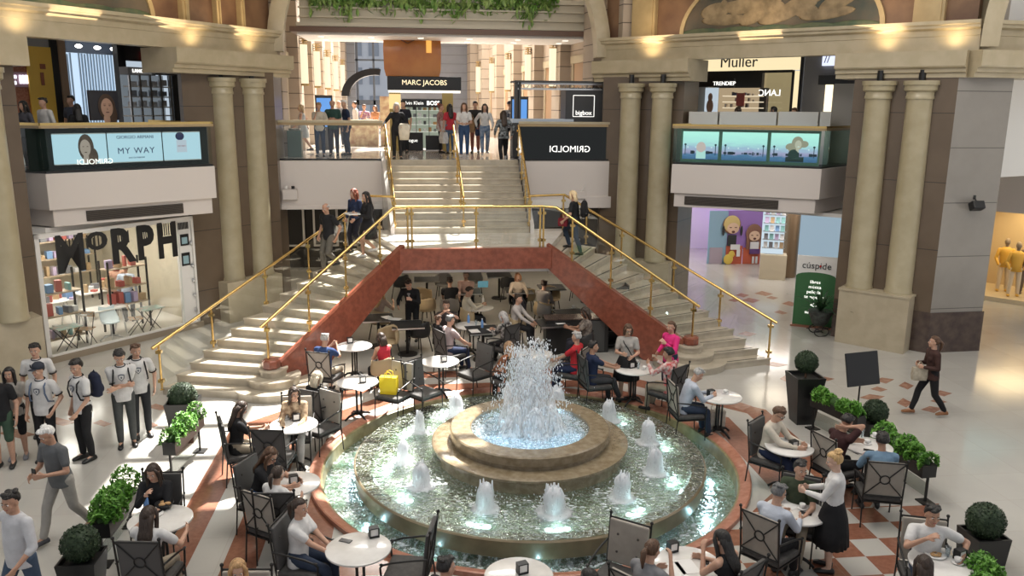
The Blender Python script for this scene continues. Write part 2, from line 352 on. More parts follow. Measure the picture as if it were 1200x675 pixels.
S(m, 'trim_1', [WHITE, mat('smoked_pane', (.05, .05, .05), .1)])
BLK = blockmat('stone_blocks', (.34, .27, .20), (.44, .36, .28), .52, joint=(.10, .075, .055), rough=.6)
BLKG = blockmat('grey_stone_blocks', (.17, .17, .185), (.23, .23, .245), .52, joint=(.12, .12, .12), rough=.6)
for side, x, s_ in (('left', -4.4, -1), ('right', 6.0, 1)):
    sk = Matrix.Identity(4)
    if side == 'right': sk = Matrix(((1, -.105, 0, .105*25.2), (0, 1, 0, 0), (0, 0, 1, 0), (0, 0, 0, 1)))   # this side runs inwards
    m = MB(); m.M = sk; m.box((x+s_*.6, 40.6, 9.1), (1.0, 31.0, 9.6)); S(m, 'wall_gallery_'+side, BLK)
    m = MB(); m.M = sk
    for i in range(7):
        y = 27.2+i*3.9
        m.mi = 0; m.box((x, y, 8.6), (.55, 1.1, 8.6)); m.box((x-s_*.05, y, 4.7), (.7, 1.3, .8))
        m.mi = 1; m.box((x-s_*.05, y, 10.9), (.8, 1.4, .25)); m.box((x-s_*.1, y, 11.15), (1., 1.6, .25))
        if i < 6:       # doorway surround between the pilasters
            m.mi = 1; yy = y+1.95
            m.box((x+s_*.12, yy-.95, 5.9), (.12, .16, 3.2)); m.box((x+s_*.12, yy+.95, 5.9), (.12, .16, 3.2)); m.box((x+s_*.1, yy, 7.5), (.2, 2.1, .25))
            m.mi = 2; m.box((x+s_*.12, yy, 5.85), (.06, 1.75, 3.1))
    m.mi = 1; m.box((x-s_*.05, 40.5, 11.6), (1., 31, .6))
    S(m, 'trim_gallery_'+side, [BLK, CREAM, mat('doorway_wood', (.33, .20, .11), .5)])
m = MB(); m.wall((-5, 52), (-3.7, 52), 4.3, 14, .4); m.wall((-1.45, 52), (7, 52), 4.3, 14, .4); m.wall((-3.7, 52), (-1.45, 52), 10.4, 14, .4); S(m, 'wall_gallery_end', BLKG)
m = MB(); m.box((-2.6, 52.1, 7.3), (.12, .12, 6.1)); m.box((-2.6, 52.1, 6.0), (2.3, .12, .3)); m.box((-2.6, 52.1, 8.5), (2.3, .12, .1)); m.box((-3.6, 52.1, 7.3), (.15, .12, 6.1)); m.box((-1.5, 52.1, 7.3), (.15, .12, 6.1)); S(m, 'window_1', mat('window_metal', (.08, .09, .11), .4))
b_ = MB(); b_.box((-6, 72, 7), (7.5, 6, 16)); b_.mi = 1
for i in range(5):
    for j in range(6): b_.box((-8.8+i*1.35, 68.95, 1.5+j*2.2), (.8, .1, 1.3))
bo = thing('office_building', 'hazy pale office block seen outside through the tall gallery window', 'building', (0, 0, 0))
b_.build('facade', [mat('building_pale', (.55, .6, .68), .7), mat('building_glass', (.25, .3, .38), .2)], bo)
# ---- piers, columns, pedestals
def pier(poly, name, mats, z1=6.75, base=None):
    m = MB(); m.mi = 0; n = len(poly); m.prism(poly, 0, z1)
    for i in range(len(m.m)): pass
    if len(mats) > 1 and base is not None:
        for i in base: m.m[2+i] = 1
    return S(m, name, mats)
BPM = blockmat('brown_marble_blocks', (.105, .075, .05), (.165, .12, .082), 1.62, joint=(.05, .04, .03), rough=.28, zoff=.42, jw=.02)
GPM = blockmat('grey_marble_blocks', (.24, .22, .195), (.32, .295, .265), 1.3, joint=(.11, .10, .09), rough=.3, zoff=.15, jw=.02)
PED = mat('pedestal_stone', (.42, .355, .25), .4, col2=(.48, .415, .30), nscale=3)
pier([(10.8, 20.0), (12.42, 18.32), (13.85, 18.4), (14.6, 20.4), (12.9, 22.3)], 'pier_front_right', [BPM, GPM], base=[1])
m = MB(); m.prism([(10.79, 19.98), (12.42, 18.29), (13.88, 18.37), (14.63, 20.4), (12.9, 22.35)], 0, 1.02); S(m, 'trim_2', DARKM)
m = MB(); m.prism([(10.64, 19.48), (11.78, 18.24), (12.14, 18.58), (11.0, 19.82)], 0, 1.38); m.prism([(10.61, 19.47), (11.78, 18.21), (12.17, 18.58), (11.0, 19.85)], 1.38, 1.43); S(m, 'pedestal_front_right', PED)
pier([(-6.08, 22.5), (-5.95, 22.35), (-4.0, 24.35), (-4.05, 26), (-6.6, 26)], 'pier_back_left', [BPM])
m = MB(); m.prism([(-5.65, 22.95), (-5.2, 22.55), (-3.95, 23.8), (-4.35, 24.25)], 0, 1.12); S(m, 'pedestal_back_left', PED)
pier([(5.55, 24.95), (7.6, 23.55), (8.35, 24.5), (8.9, 27), (6.0, 27.2)], 'pier_back_right', [BPM])
m = MB(); m.prism([(5.65, 24.2), (7.25, 23.1), (7.5, 23.5), (5.9, 24.6)], 0, 1.4); S(m, 'pedestal_back_right', PED)
pier([(-8.45, 18.98), (-8.62, 19.1), (-11, 19.2), (-11, 15.5), (-10.1, 16.7)], 'pier_front_left', [BPM])
m = MB(); m.prism([(-8.02, 18.0), (-8.42, 18.45), (-9.9, 16.9), (-9.5, 16.5)], 0, 1.43); S(m, 'pedestal_front_left', PED)
COLM = mat('column_stone', (.38, .325, .205), .3, col2=(.43, .37, .245), nscale=3, coat=.1)
def column(x, y, z0, name):
    R = .31; H = 6.55
    prof = [(.33, z0), (.33, z0+.05), (R, z0+.08), (R*.985, z0+2.4), (R*.93, H-.55), (R*.93, H-.42), (R*1.02, H-.42), (R*1.02, H-.36), (R*.98, H-.34), (R*.98, H-.26), (R*1.18, H-.22), (R*1.18, H-.1), (R*1.28, H-.1), (R*1.28, H)]
    m = MB(); m.lathe(prof, 40, (x, y)); S(m, name, COLM, smooth=35)
    b = MB(); b.cyl((x, y), .08, H, 6.8, 8); b.build('column_dowel', BLACK, kind='structure')
for i, (x, y, z0) in enumerate([(11.17, 19.49, 1.43), (11.85, 18.85, 1.43), (6.2, 24.15, 1.4), (6.98, 23.6, 1.4), (-5.18, 23.2, 1.12), (-4.5, 23.85, 1.12), (-8.5, 17.75, 1.43), (-9.2, 17.05, 1.43)]):
    column(x, y, z0, 'column_%d' % (i+1))
# ---- entablature
def along(A, B, sections, name, m_, ext0=0, ext1=0):
    "extruded moulding: sections = [(offset outward from the face line, z)...]; positive = away from the atrium"
    A = Vector(A); B = Vector(B); d = (B-A).normalized(); A = A-d*ext0; B = B+d*ext1
    n = Vector((-d.y, d.x)); c = Vector((1.4, 14))
    if (A+n-c).length < (A-c).length: n = -n
    K = len(sections); vs = []
    for P in (A, B): vs += [(P.x+n.x*o, P.y+n.y*o, z) for o, z in sections]
    mb = MB(); mb.add(vs, [tuple(range(K)), tuple(range(K, 2*K))[::-1]]+[(i, K+i, K+(i+1) % K, (i+1) % K) for i in range(K)])
    return S(mb, name, m_)
LA, LB_ = (-8.34, 18.44), (-3.95, 25.02); RA, RB_ = (5.6, 25.6), (12.7, 18.4)
beam = [(.4, 7.22), (.0, 7.22), (.0, 7.56), (-.02, 7.57), (-.02, 7.70), (-.14, 7.74), (-.14, 7.80), (-.20, 7.82), (-.20, 7.9), (.4, 7.9)]
along(LA, LB_, beam, 'entablature_left', CREAM, 6, 0); along(RA, RB_, beam, 'entablature_right', CREAM, 0, .15)
along((12.7, 18.4), (22, 19.6), beam, 'entablature_far_right', CREAM, -.1, 0)
blk = [(.8, 6.62), (-.28, 6.62), (-.28, 6.72), (-.35, 6.74), (-.35, 6.82), (-.44, 6.85), (-.46, 6.88), (-.46, 7.22), (.8, 7.22)]
def lerp2(A, B, t): return (A[0]+(B[0]-A[0])*t, A[1]+(B[1]-A[1])*t)
def tofrac(px, py, A, B):
    p = onwall(px, py, A, B); d = Vector(B)-Vector(A); return (Vector((p.x, p.y))-Vector(A)).dot(d)/d.length_squared
t0 = tofrac(192, 70, LA, LB_); t1 = tofrac(330, 75, LA, LB_)
along(lerp2(LA, LB_, t0), lerp2(LA, LB_, t1), blk, 'pier_block_back_left', CREAM)
t0 = tofrac(40, 50, LA, LB_); along(lerp2(LA, LB_, -.9), lerp2(LA, LB_, t0-.02), [(.8, 6.62), (-.02, 6.62), (-.02, 7.22), (.8, 7.22)], 'pier_block_front_left', CREAM)
t0 = tofrac(703, 75, RA, RB_); t1 = tofrac(815, 75, RA, RB_); along(lerp2(RA, RB_, t0), lerp2(RA, RB_, t1), blk, 'pier_block_back_right', CREAM)
t0 = tofrac(985, 75, RA, RB_); along(lerp2(RA, RB_, t0), lerp2(RA, RB_, 1.0), blk, 'pier_block_front_right', CREAM, 0, .0)
along((12.7, 18.4), (17.0, 18.95), blk, 'pier_block_side_right', CREAM, .1, 0)
# ---- wall above the beam: mural panels, ribs, lunette frames, arch band
MURD = mat('mural_dark', (.035, .045, .035), .5, col2=(.12, .085, .05), nscale=1.1, ndet=8)
MURB = mat('mural_brown', (.13, .065, .035), .5, col2=(.22, .12, .06), nscale=1.4, ndet=8)
GOLD = mat('gold_paint', (.40, .29, .14), .35, col2=(.46, .34, .17), nscale=3)
FLESH = mat('mural_ochre', (.17, .12, .06), .5, col2=(.33, .24, .13), nscale=3.5, ndet=8)
GREENP = mat('mural_green', (.05, .09, .045), .5, col2=(.12, .13, .06), nscale=3)
def upwall(A, B, side, ribs, cx, rad, H0=7.9, H1=11.8):
    A = Vector(A); B = Vector(B); d = B-A; L = d.length; d.normalize(); n = Vector((-d.y, d.x)); c = Vector((1.4, 14))
    if (A+n-c).length < (A-c).length: n = -n
    P = lambda s_, z, o=0.: (A.x+d.x*s_+n.x*o, A.y+d.y*s_+n.y*o, z)
    def slab(mb, s0, s1, z0, z1, o0, o1):
        vs = [P(s0, z0, o0), P(s1, z0, o0), P(s1, z1, o0), P(s0, z1, o0), P(s0, z0, o1), P(s1, z0, o1), P(s1, z1, o1), P(s0, z1, o1)]
        mb.add(vs, [(0, 1, 2, 3), (7, 6, 5, 4), (0, 4, 5, 1), (1, 5, 6, 2), (2, 6, 7, 3), (3, 7, 4, 0)])
    m = MB(); slab(m, -3*0, L, H0, H1, .25, .6); S(m, 'wall_dome_'+side, MURB)
    m = MB()
    for s0, s1 in ribs: slab(m, s0, s1, H0, H1, .08, .3)
    m.mi = 1
    for s0, s1 in ribs: slab(m, s0+.07, s1-.07, H0, H1, .04, .1)
    S(m, 'trim_rib_'+side, [GOLD, GOLD])
    # lunette: dark painted half disc with a gilt frame and painted figures in low relief
    m = MB(); K = 28; ring = lambda r, o: [P(cx+r*math.cos(PI*i/K), H0+r*.62*math.sin(PI*i/K), o) for i in range(K+1)]
    m.loft([ring(rad, .24), ring(rad, .16), ring(rad-.12, .16), ring(rad-.12, .24)], cap=False, closed=False); S(m, 'trim_lunette_'+side, GOLD)
    m = MB(); a = ring(rad-.1, .2); m.add(a, [tuple(range(len(a)))]); S(m, 'mural_'+side, MURD)
    rnd = random.Random(3 if side == 'left' else 9)
    m = MB(); m2 = MB()
    for i in range(12):
        s_ = cx-rad*.62+i*rad*.11; z = H0+.35+rnd.random()*.55; o = .2
        R = Matrix.Rotation(rnd.uniform(-.6, .6), 3, Vector((n.x, n.y, 0))) @ Matrix(((d.x, n.x, 0), (d.y, n.y, 0), (0, 0, 1))).to_3x3()
        m.ell(P(s_, z, o), (rnd.uniform(.4, .75), .012, rnd.uniform(.14, .22)), 14, 8, R)
        m.ell(P(s_+.25, z+.16, o), (.10, .012, .12), 12, 8, R)
    for i in range(5): m2.ell(P(cx-rad*.75+i*rad*.37, H0+.03, .2), (rad*.25, .02, .13), 12, 8, Matrix(((d.x, n.x, 0), (d.y, n.y, 0), (0, 0, 1))).to_3x3())
    S(m, 'mural_figures_'+side, FLESH, smooth=True); S(m2, 'mural_ground_'+side, GREENP, smooth=True)
dR = (Vector(RB_)-Vector(RA)).length; dL = (Vector(LB_)-Vector(LA)).length
f = lambda px, py: tofrac(px, py, RA, RB_)*dR
g_ = lambda px, py: tofrac(px, py, LA, LB_)*dL
upwall(RA, RB_, 'right', [(f(738, 40), f(765, 38)), (f(1068, 25), f(1105, 22))], (f(793, 35)+f(1035, 25))/2, (f(1035, 25)-f(793, 35))/2)
upwall(LA, LB_, 'left', [(g_(218, 28), g_(226, 30)), (g_(258, 30), g_(263, 30)), (g_(286, 32), g_(291, 32))], g_(75, 10), g_(188, 22)-g_(75, 10))
# arches over the gallery mouth and to the right
def arch(A, B, R, zc, side, m_, t=.7, bw=.45):
    A = Vector(A); B = Vector(B); d = (B-A); c = (A+B)/2; d.normalize(); n = Vector((-d.y, d.x))
    K = 40; m = MB()
    ring = lambda r, o: [(c.x+d.x*r*math.cos(PI*i/K)+n.x*o, c.y+d.y*r*math.cos(PI*i/K)+n.y*o, zc+r*math.sin(PI*i/K)) for i in range(K+1)]
    m.loft([ring(R+bw, 0), ring(R+bw*.6, -.08), ring(R, -.08), ring(R, t), ring(R+bw, t)], cap=False, closed=False)
    return S(m, 'trim_arch_'+side, m_, smooth=35)
arch((-3.95, 25.0), (5.6, 25.55), 4.62, 7.35, 'gallery', CREAM, t=.4)
arch((12.95, 18.2), (22.3, 19.6), 4.5, 7.3, 'side', CREAM, t=.9)
m = MB(); m.wall((14.4, 19.6), (26, 24.5), 4.2, 12, .3); S(m, 'wall_side_upper', WHITE)
# ---- overhead bridge
SOFF = emitmat('bridge_soffit_light', (1, .93, .8), 1.2)
m = MB(); m.mi = 0; m.box((.95, 29.5, 8.22), (9.9, 3.2, .16)); m.mi = 1; m.box((.95, 29.5, 8.10), (9.5, 2.9, .08)); m.mi = 2
for i in range(6):
    m.mi = 2
    for y in (28.6, 29.9): m.cyl((-3.1+i*1.62, y), .1, 8.03, 8.06, 12)
m.mi = 3; m.box((.95, 28.25, 8.72), (9.3, .25, .8)); m.box((.95, 28.18, 9.2), (9.5, .4, .14)); m.box((.95, 28.16, 8.38), (9.5, .34, .12)); m.box((.95, 28.16, 8.62), (9.35, .3, .05)); m.box((.95, 28.16, 8.9), (9.35, .3, .05))
S(m, 'footbridge', [mat('bridge_brown', (.16, .09, .06), .4), mat('soffit_white', (.8, .76, .7), .5), SOFF, mat('bridge_cream', (.62, .56, .44), .5)])
m = MB(); m.box((1.0, 31, 10.3), (9.8, .1, 1.0)); S(m, 'trim_3', GLASSD)
# ---- unseen skylight lattice over the hall, added to throw streaks on the steps
m = MB()
for i in range(7): m.box((-1.5+i*1.7, 26, 14.), (.16, 22, .16))
for i in range(13): m.box((3, 17.6+i*1.45, 14.), (14, .16, .14))
S(m, 'skylight_bars', WHITE)
m = MB(); m.prism([(4.6, 5), (24, 5), (24, 34), (4.6, 34)], 14.2, 14.5); m.prism([(-18, 5), (-1.3, 5), (-1.3, 34), (-18, 34)], 14.2, 14.5); m.prism([(-1.3, 5), (4.6, 5), (4.6, 20.2), (-1.3, 20.2)], 14.2, 14.5)
S(m, 'ceiling', WHITE)  # unseen roof slabs, placed to mask the sun outside its patches
# ---- diagonal balconies
CAPM = mat('rail_cap', (.42, .30, .16), .3, metal=.4)
def balcony(A, B, ends, side, glassm):
    A = Vector(A); B = Vector(B); d = (B-A).normalized(); n = Vector((-d.y, d.x)); c = Vector((1.4, 12))
    if (A+n-c).length < (A-c).length: n = -n
    q = lambda s_, o: A+d*s_+n*o; L = (B-A).length
    back = 2.6
    poly = lambda o: [q(o, o), q(L-o, o), q(L-o+ends[1], back), q(o-ends[0], back)]
    m = MB(); m.prism(poly(0), 3.52, 4.33); m.prism(poly(.09), 3.13, 3.52); S(m, 'balcony_fascia_'+side, PLASTER, bevel=.01)
    m = MB(); m.prism(poly(.03), 4.33, 4.38); S(m, 'trim_balcony_'+side, BLACK)
    m = MB()
    for (a, b) in ((q(0, .03), q(L, .03)), (q(0, 0), q(-ends[0], back)), (q(L, 0), q(L+ends[1], back))):
        dd = (b-a).normalized(); nn = Vector((-dd.y, dd.x))*.04
        m.mi = 0; m.prism([a-nn, b-nn, b+nn, a+nn], 5.32, 5.38); m.mi = 1; m.prism([a-nn*.8, b-nn*.8, b+nn*.8, a+nn*.8], 5.38, 5.44)
    S(m, 'handrail_'+side, [CAPM, BRASS])
    m = MB()
    for (a, b) in ((q(.1, .05), q(L-.1, .05)), (q(0, .1), q(-ends[0], back)), (q(L, .1), q(L+ends[1], back))):
        dd = (b-a).normalized(); nn = Vector((-dd.y, dd.x))*.008; m.prism([a-nn, b-nn, b+nn, a+nn], 4.38, 5.32)
    S(m, 'balcony_glass_'+side, glassm)
    # grille in the lower band
    return q, d, n, L
SLAT = mat('grille', (.10, .08, .065), .5)
bl = at(53.3, 204, 4.33), at(251.6, 194.6, 4.33); br = at(787.3, 192.2, 4.33), at(963, 198.2, 4.33)
qL, dLv, nLv, LL = balcony(bl[0].xy, bl[1].xy, (.9, -.5), 'left', glassmat('balcony_glass', (.9, .94, .92), .25))
qR, dRv, nRv, LR = balcony(br[0].xy, br[1].xy, (-.6, 1.0), 'right', glassmat('green_tint_glass', (.72, .85, .80), .35))
def grille(q, s0, s1, name):
    m = MB(); a, b = q(s0, .085), q(s1, .085); d = (b-a).normalized(); nn = Vector((-d.y, d.x))*.02
    m.mi = 0; m.prism([a-nn, b-nn, b+nn, a+nn], 3.2, 3.44)
    for i in range(7): m.mi = 1; m.prism([a-nn*1.8, b-nn*1.8, b+nn*1.8, a+nn*1.8], 3.215+i*.033, 3.228+i*.033)
    S(m, name, [mat('grille_dark', (.03, .025, .02), .6), SLAT])
grille(qL, LL*.2, LL*.78, 'vent_grille_left'); grille(qR, LR*.1, LR*.74, 'vent_grille_right')
# upper galleries behind the balconies
m = MB(); m.prism([(-8.6, 20.2), (-5.6, 23.3), (-4.6, 25.2), (-12, 32), (-22, 22), (-16, 17), (-10.2, 19.6)], 4.1, 4.32); m.prism([(6.2, 25.2), (8.3, 23.6), (11.2, 21.9), (12.3, 21.9), (22, 28), (12, 38)], 4.1, 4.32)
S(m, 'upper_floor', STEP)
m = MB(); m.prism([(-8.4, 19.2), (-4.3, 25.2), (-12, 32), (-20, 22)], 8.0, 8.1); m.prism([(6.2, 25.6), (12, 19.8), (22, 28), (12, 38)], 8.0, 8.1); S(m, 'ceiling_upper', WHITE)
m = MB(); m.prism([(-8.4, 19.5), (-5.0, 24.9), (-12, 32), (-20, 22)], 2.98, 3.1); m.prism([(7.6, 24.3), (11.4, 21.0), (24, 30), (12, 42)], 3.0, 3.1); S(m, 'ceiling_lower', WHITE)
# gallery balustrades of glass
m = MB(); m.box((-2.72, 24.87, 5.4), (3.4, .12, .07)); m.box((4.42, 24.87, 5.4), (2.85, .12, .07)); m.mi = 1; m.box((-2.72, 24.87, 5.33), (3.4, .07, .08)); m.box((4.42, 24.87, 5.33), (2.85, .07, .08)); m.mi = 2; m.box((-2.72, 24.87, 4.31), (3.45, .1, .04)); m.box((4.42, 24.87, 4.31), (2.9, .1, .04)); S(m, 'handrail_gallery', [CREAM, CAPM, BLACK])
m = MB(); m.box((-2.72, 24.87, 4.8), (3.4, .016, .98)); S(m, 'balustrade_glass_left', GLASS)
m = MB(); m.box((4.42, 24.87, 4.8), (2.85, .016, .98)); gl = S(m, 'balustrade_glass_right', GLASSD)
m = MB(); m.box((4.42, 25.0, 4.8), (2.8, .04, .95)); S(m, 'counter_back', mat('deep_green', (.012, .028, .02), .25))
SIGNW = emitmat('sign_white', (1, .97, .9), 1.6)
text('GRIMOLDI', .27, (4.55, 24.84, 4.62), (0, -1, 0), SIGNW, gl, mirror=True, depth=.004)  # reflection of a sign, built as reversed glowing letters on the glass
# ---- brass railings
def railing(pts, posts, name, glass=True, base=-.98, r=.034):
    "pts = handrail polyline; posts = parameters along it; base = post foot below the rail"
    pts = [Vector(p) for p in pts]; m = MB(); m.tube(pts, r, 12); S(m, name, BRASS, smooth=40)
    seg = [0]
    for a, b in zip(pts, pts[1:]): seg.append(seg[-1]+(b-a).length)
    def P(t):
        s_ = t*seg[-1]
        for i in range(len(pts)-1):
            if s_ <= seg[i+1]+1e-6: return pts[i].lerp(pts[i+1], (s_-seg[i])/(seg[i+1]-seg[i]))
        return pts[-1]
    m = MB(); g = MB()
    for t in posts:
        p = P(t); m.tube([p, p+Vector((0, 0, base))], .024, 10); m.tube([p+Vector((0, 0, base)), p+Vector((0, 0, base+.02))], .045, 12)
        for h in (-.16, base+.2): m.box(p+Vector((0, 0, h)), (.11, .11, .06)); m.cyl((p.x, p.y), .05, p.z+h-.02, p.z+h+.02, 10)
    S(m, name.replace('handrail', 'rail_post'), BRASS, smooth=40)
    if glass:
        ts = sorted(posts)
        for a, b in zip(ts, ts[1:]):
            p, q = P(a), P(b); dd = (q-p); dd.z = 0; dd.normalize(); nn = Vector((-dd.y, dd.x, 0))*.006; e = dd*.06
            lo, hi = Vector((0, 0, base+.1)), Vector((0, 0, -.1))
            ev = (q-p).normalized()*.06
            v = [p+ev+lo, q-ev+lo, q-ev+hi, p+ev+hi]; g.add([x-nn for x in v]+[x+nn for x in v], [(0, 1, 2, 3), (7, 6, 5, 4), (0, 4, 5, 1), (1, 5, 6, 2), (2, 6, 7, 3), (3, 7, 4, 0)])
        S(g, name.replace('handrail', 'rail_glass'), GLASS)
def V3(p, z): return Vector((p[0], p[1], z))
railing([V3((-5.42, 16.72), 1.03), V3((-1.3, 22.35), 3.5), V3((-.66, 22.2), 3.5)], [.02, .2, .41, .6, .78, .905, .998], 'handrail_outer_left')
railing([V3((8.2, 17.65), 1.03), V3((4.0, 22.5), 3.5), V3((2.99, 22.2), 3.5)], [.02, .2, .38, .6, .76, .87, .998], 'handrail_outer_right')
pl = Vector((-3.12, 16.9, .67)); 
railing([(-3.26, 16.75, 1.42), (-.62, 19.62, 3.5), (-.28, 19.66, 3.52)], [.035, .30, .56, .82], 'handrail_inner_left', base=-1.03)
railing([(6.36, 17.75, 1.42), (3.3, 19.62, 3.5), (3.0, 19.66, 3.52)], [.035, .30, .56, .82], 'handrail_inner_right', base=-1.03)
railing([(-.28, 19.68, 3.52), (3.0, 19.68, 3.52)], [.0, .03, .5, .975, 1.], 'handrail_landing', base=-1.02)
railing([(-.66, 22.2, 3.46), (-.95, 24.87, 5.32)], [0, .33, .66, 1.], 'handrail_upper_left', base=-.9)
railing([(2.99, 22.2, 3.46), (2.99, 24.87, 5.32)], [0, .33, .66, 1.], 'handrail_upper_right', base=-.9)
railing([(1.2, 22.3, 3.46), (1.05, 24.9, 5.3)], [0.0, .25, .6, .95], 'handrail_upper_middle', glass=False, base=-.85)
for (x, y, z) in ((-3.12, 16.88, .5), (6.24, 17.88, .5)):
    m = MB(); m.lathe([(.16, z), (.19, z+.03), (.19, z+.17), (.15, z+.2)], 8, (x, y)); S(m, 'newel_block', RED)
# ---- ring of warm lamps on the pier blocks
def uplight(px, py, A, B, e=26, z=7.24):
    p = onwall(px, py, A, B); d = (Vector(B)-Vector(A)).normalized(); n = Vector((-d.y, d.x)); c = Vector((1.4, 14))
    if (Vector(A)+n-c).length < (Vector(A)-c).length: n = -n
    q = Vector((p.x-n.x*.2, p.y-n.y*.2, z))
    lamp('SPOT', 'uplight', q+Vector((-n.x*.12, -n.y*.12, .04)), e, (1, .75, .42), .12, aim=q+Vector((n.x*.25, n.y*.25, .8)), spot_size=2.4, spot_blend=1)
for px in (225, 292): uplight(px, 72, LA, LB_)
for px in (20,): uplight(px, 40, LA, LB_, 20)
for px in (765,): uplight(px, 62, RA, RB_, 30)
for px in (1040, 1120): uplight(px, 50, RA, RB_)
for (A, B, side) in ((LA, LB_, 0), (RA, RB_, 1)):     # lamps behind the cornice that wash the painted wall
    A_ = Vector(A); B_ = Vector(B)
    for t in (.2, .5, .8):
        p = A_.lerp(B_, t); c = Vector((1.4, 14)); inn = (c-p).normalized()
        lamp('AREA', 'cornice_light', (p.x+inn.x*.5, p.y+inn.y*.5, 8.0), 13, (1, .76, .5), 1.2, aim=(p.x-inn.x*.3, p.y-inn.y*.3, 9.2))
# ================================================================ fountain
FX, FY = 1.79, 12.9; FS = 1.038; FZ = -.22
def watermat(name, tint, scale=9., strength=.8, froth=.25, frothcol=(.85, .88, .88), rough=.03):
    m = bpy.data.materials.new(name); m.use_nodes = True; nt = m.node_tree; nt.nodes.clear(); N = nt.nodes.new; L = nt.links.new
    o = N('ShaderNodeOutputMaterial'); g = N('ShaderNodeNewGeometry')
    n1 = N('ShaderNodeTexNoise'); n1.inputs['Scale'].default_value = scale; n1.inputs['Detail'].default_value = 3; n1.inputs['Distortion'].default_value = .8; L(g.outputs['Position'], n1.inputs['Vector'])
    bp = N('ShaderNodeBump'); bp.inputs['Strength'].default_value = strength; bp.inputs['Distance'].default_value = .06; L(n1.outputs[0], bp.inputs['Height'])
    fr = facing(nt, bp.outputs[0], .10, 2.7)
    t = N('ShaderNodeBsdfTransparent'); t.inputs[0].default_value = (*tint, 1)
    gl = N('ShaderNodeBsdfGlossy'); gl.inputs[1].default_value = rough; L(bp.outputs[0], gl.inputs['Normal'])
    mx = N('ShaderNodeMixShader'); L(fr, mx.inputs[0]); L(t.outputs[0], mx.inputs[1]); L(gl.outputs[0], mx.inputs[2])
    d = N('ShaderNodeBsdfDiffuse'); d.inputs[0].default_value = (*frothcol, 1)
    n2 = N('ShaderNodeTexNoise'); n2.inputs['Scale'].default_value = scale*2.2; n2.inputs['Detail'].default_value = 6; n2.inputs['Distortion'].default_value = 2.2; L(g.outputs['Position'], n2.inputs['Vector'])
    r = N('ShaderNodeValToRGB'); r.color_ramp.elements[0].position = .56; r.color_ramp.elements[1].position = .66; r.color_ramp.elements[0].color = (0, 0, 0, 1); r.color_ramp.elements[1].color = (froth*2, froth*2, froth*2, 1)  # white flecks: froth and surface glints painted as diffuse colour
    L(n2.outputs[0], r.inputs[0]); m2 = N('ShaderNodeMixShader'); L(r.outputs[0], m2.inputs[0]); L(mx.outputs[0], m2.inputs[1]); L(d.outputs[0], m2.inputs[2]); L(m2.outputs[0], o.inputs[0])
    return m
def foammat(name, lo, hi, scale=(30, 30, 8), col=(.85, .9, .95), cut=(.35, .6)):
    m = bpy.data.materials.new(name); m.use_nodes = True; nt = m.node_tree; nt.nodes.clear(); N = nt.nodes.new; L = nt.links.new
    o = N('ShaderNodeOutputMaterial'); g = N('ShaderNodeNewGeometry'); mp = N('ShaderNodeMapping'); mp.inputs['Scale'].default_value = scale; L(g.outputs['Position'], mp.inputs[0])
    n = N('ShaderNodeTexNoise'); n.inputs['Scale'].default_value = 1; n.inputs['Detail'].default_value = 5; L(mp.outputs[0], n.inputs['Vector'])
    r = N('ShaderNodeValToRGB'); r.color_ramp.elements[0].position = cut[0]; r.color_ramp.elements[1].position = cut[1]; r.color_ramp.elements[0].color = (lo,)*3+(1,); r.color_ramp.elements[1].color = (hi,)*3+(1,); L(n.outputs[0], r.inputs[0])
    t = N('ShaderNodeBsdfTransparent'); d = N('ShaderNodeBsdfPrincipled'); d.inputs['Base Color'].default_value = (*col, 1); d.inputs['Roughness'].default_value = .25
    tl = N('ShaderNodeBsdfTranslucent'); tl.inputs[0].default_value = (*col, 1); a = N('ShaderNodeMixShader'); a.inputs[0].default_value = .45; L(d.outputs[0], a.inputs[1]); L(tl.outputs[0], a.inputs[2])
    mx = N('ShaderNodeMixShader'); L(r.outputs[0], mx.inputs[0]); L(t.outputs[0], mx.inputs[1]); L(a.outputs[0], mx.inputs[2]); L(mx.outputs[0], o.inputs[0]); return m
WATER = watermat('basin_water', (.72, .80, .72), 9, 1.0, .22)
WATER2 = watermat('trough_water', (.66, .80, .76), 11, 1.0, .4)
WATER3 = watermat('bowl_water', (.75, .86, .9), 11, 1.0, .5)
BED = mat('basin_bed', (.26, .30, .21), .6, col2=(.40, .44, .33), nscale=2)
WETF = mat('wet_stone', (.19, .145, .085), .12, col2=(.28, .225, .15), nscale=9, bump=.5, bscale=30, coat=.6)
fo = thing('fountain', 'large round tiered stone fountain with rose marble rim in the middle of the hall', 'fountain', (FX, FY, FZ)); fo.scale = (FS, FS, 1)
def ringpart(prof, name, m_, n=96, smooth=30):
    mb = MB(); K = len(prof); rings = [[(r*math.cos(2*PI*i/n), r*math.sin(2*PI*i/n), z) for i in range(n)] for r, z in prof]
    mb.loft(rings+[rings[0]], cap=False); return mb.build(name, m_, fo, smooth=smooth)
ringpart([(3.50, .1), (3.50, .29), (3.48, .30), (3.35, .26), (3.33, .24), (3.33, -.1)], 'rim', REDL)
ringpart([(3.335, .24), (3.30, .22), (3.28, -.1), (3.335, -.1)], 'pool_wall', mat('mossy_stone', (.20, .17, .08), .4, col2=(.30, .26, .14), nscale=6))
ringpart([(3.32, -.12), (3.32, -.07), (.5, -.07), (.5, -.12)], 'pool_bed', BED)
ringpart([(3.29, .0), (3.29, .015), (2.3, .015), (2.3, .0)], 'pool_water', WATER2)
ringpart([(2.6, -.1), (2.6, .08), (2.78, .09), (2.80, .11), (2.82, .36), (2.80, .38), (2.6, .38), (2.55, .35), (2.55, .26), (1.3, .26), (1.3, -.1)], 'basin', FOUNT)
ringpart([(2.54, .265), (2.54, .267), (1.4, .267), (1.4, .265)], 'basin_bed', BED)
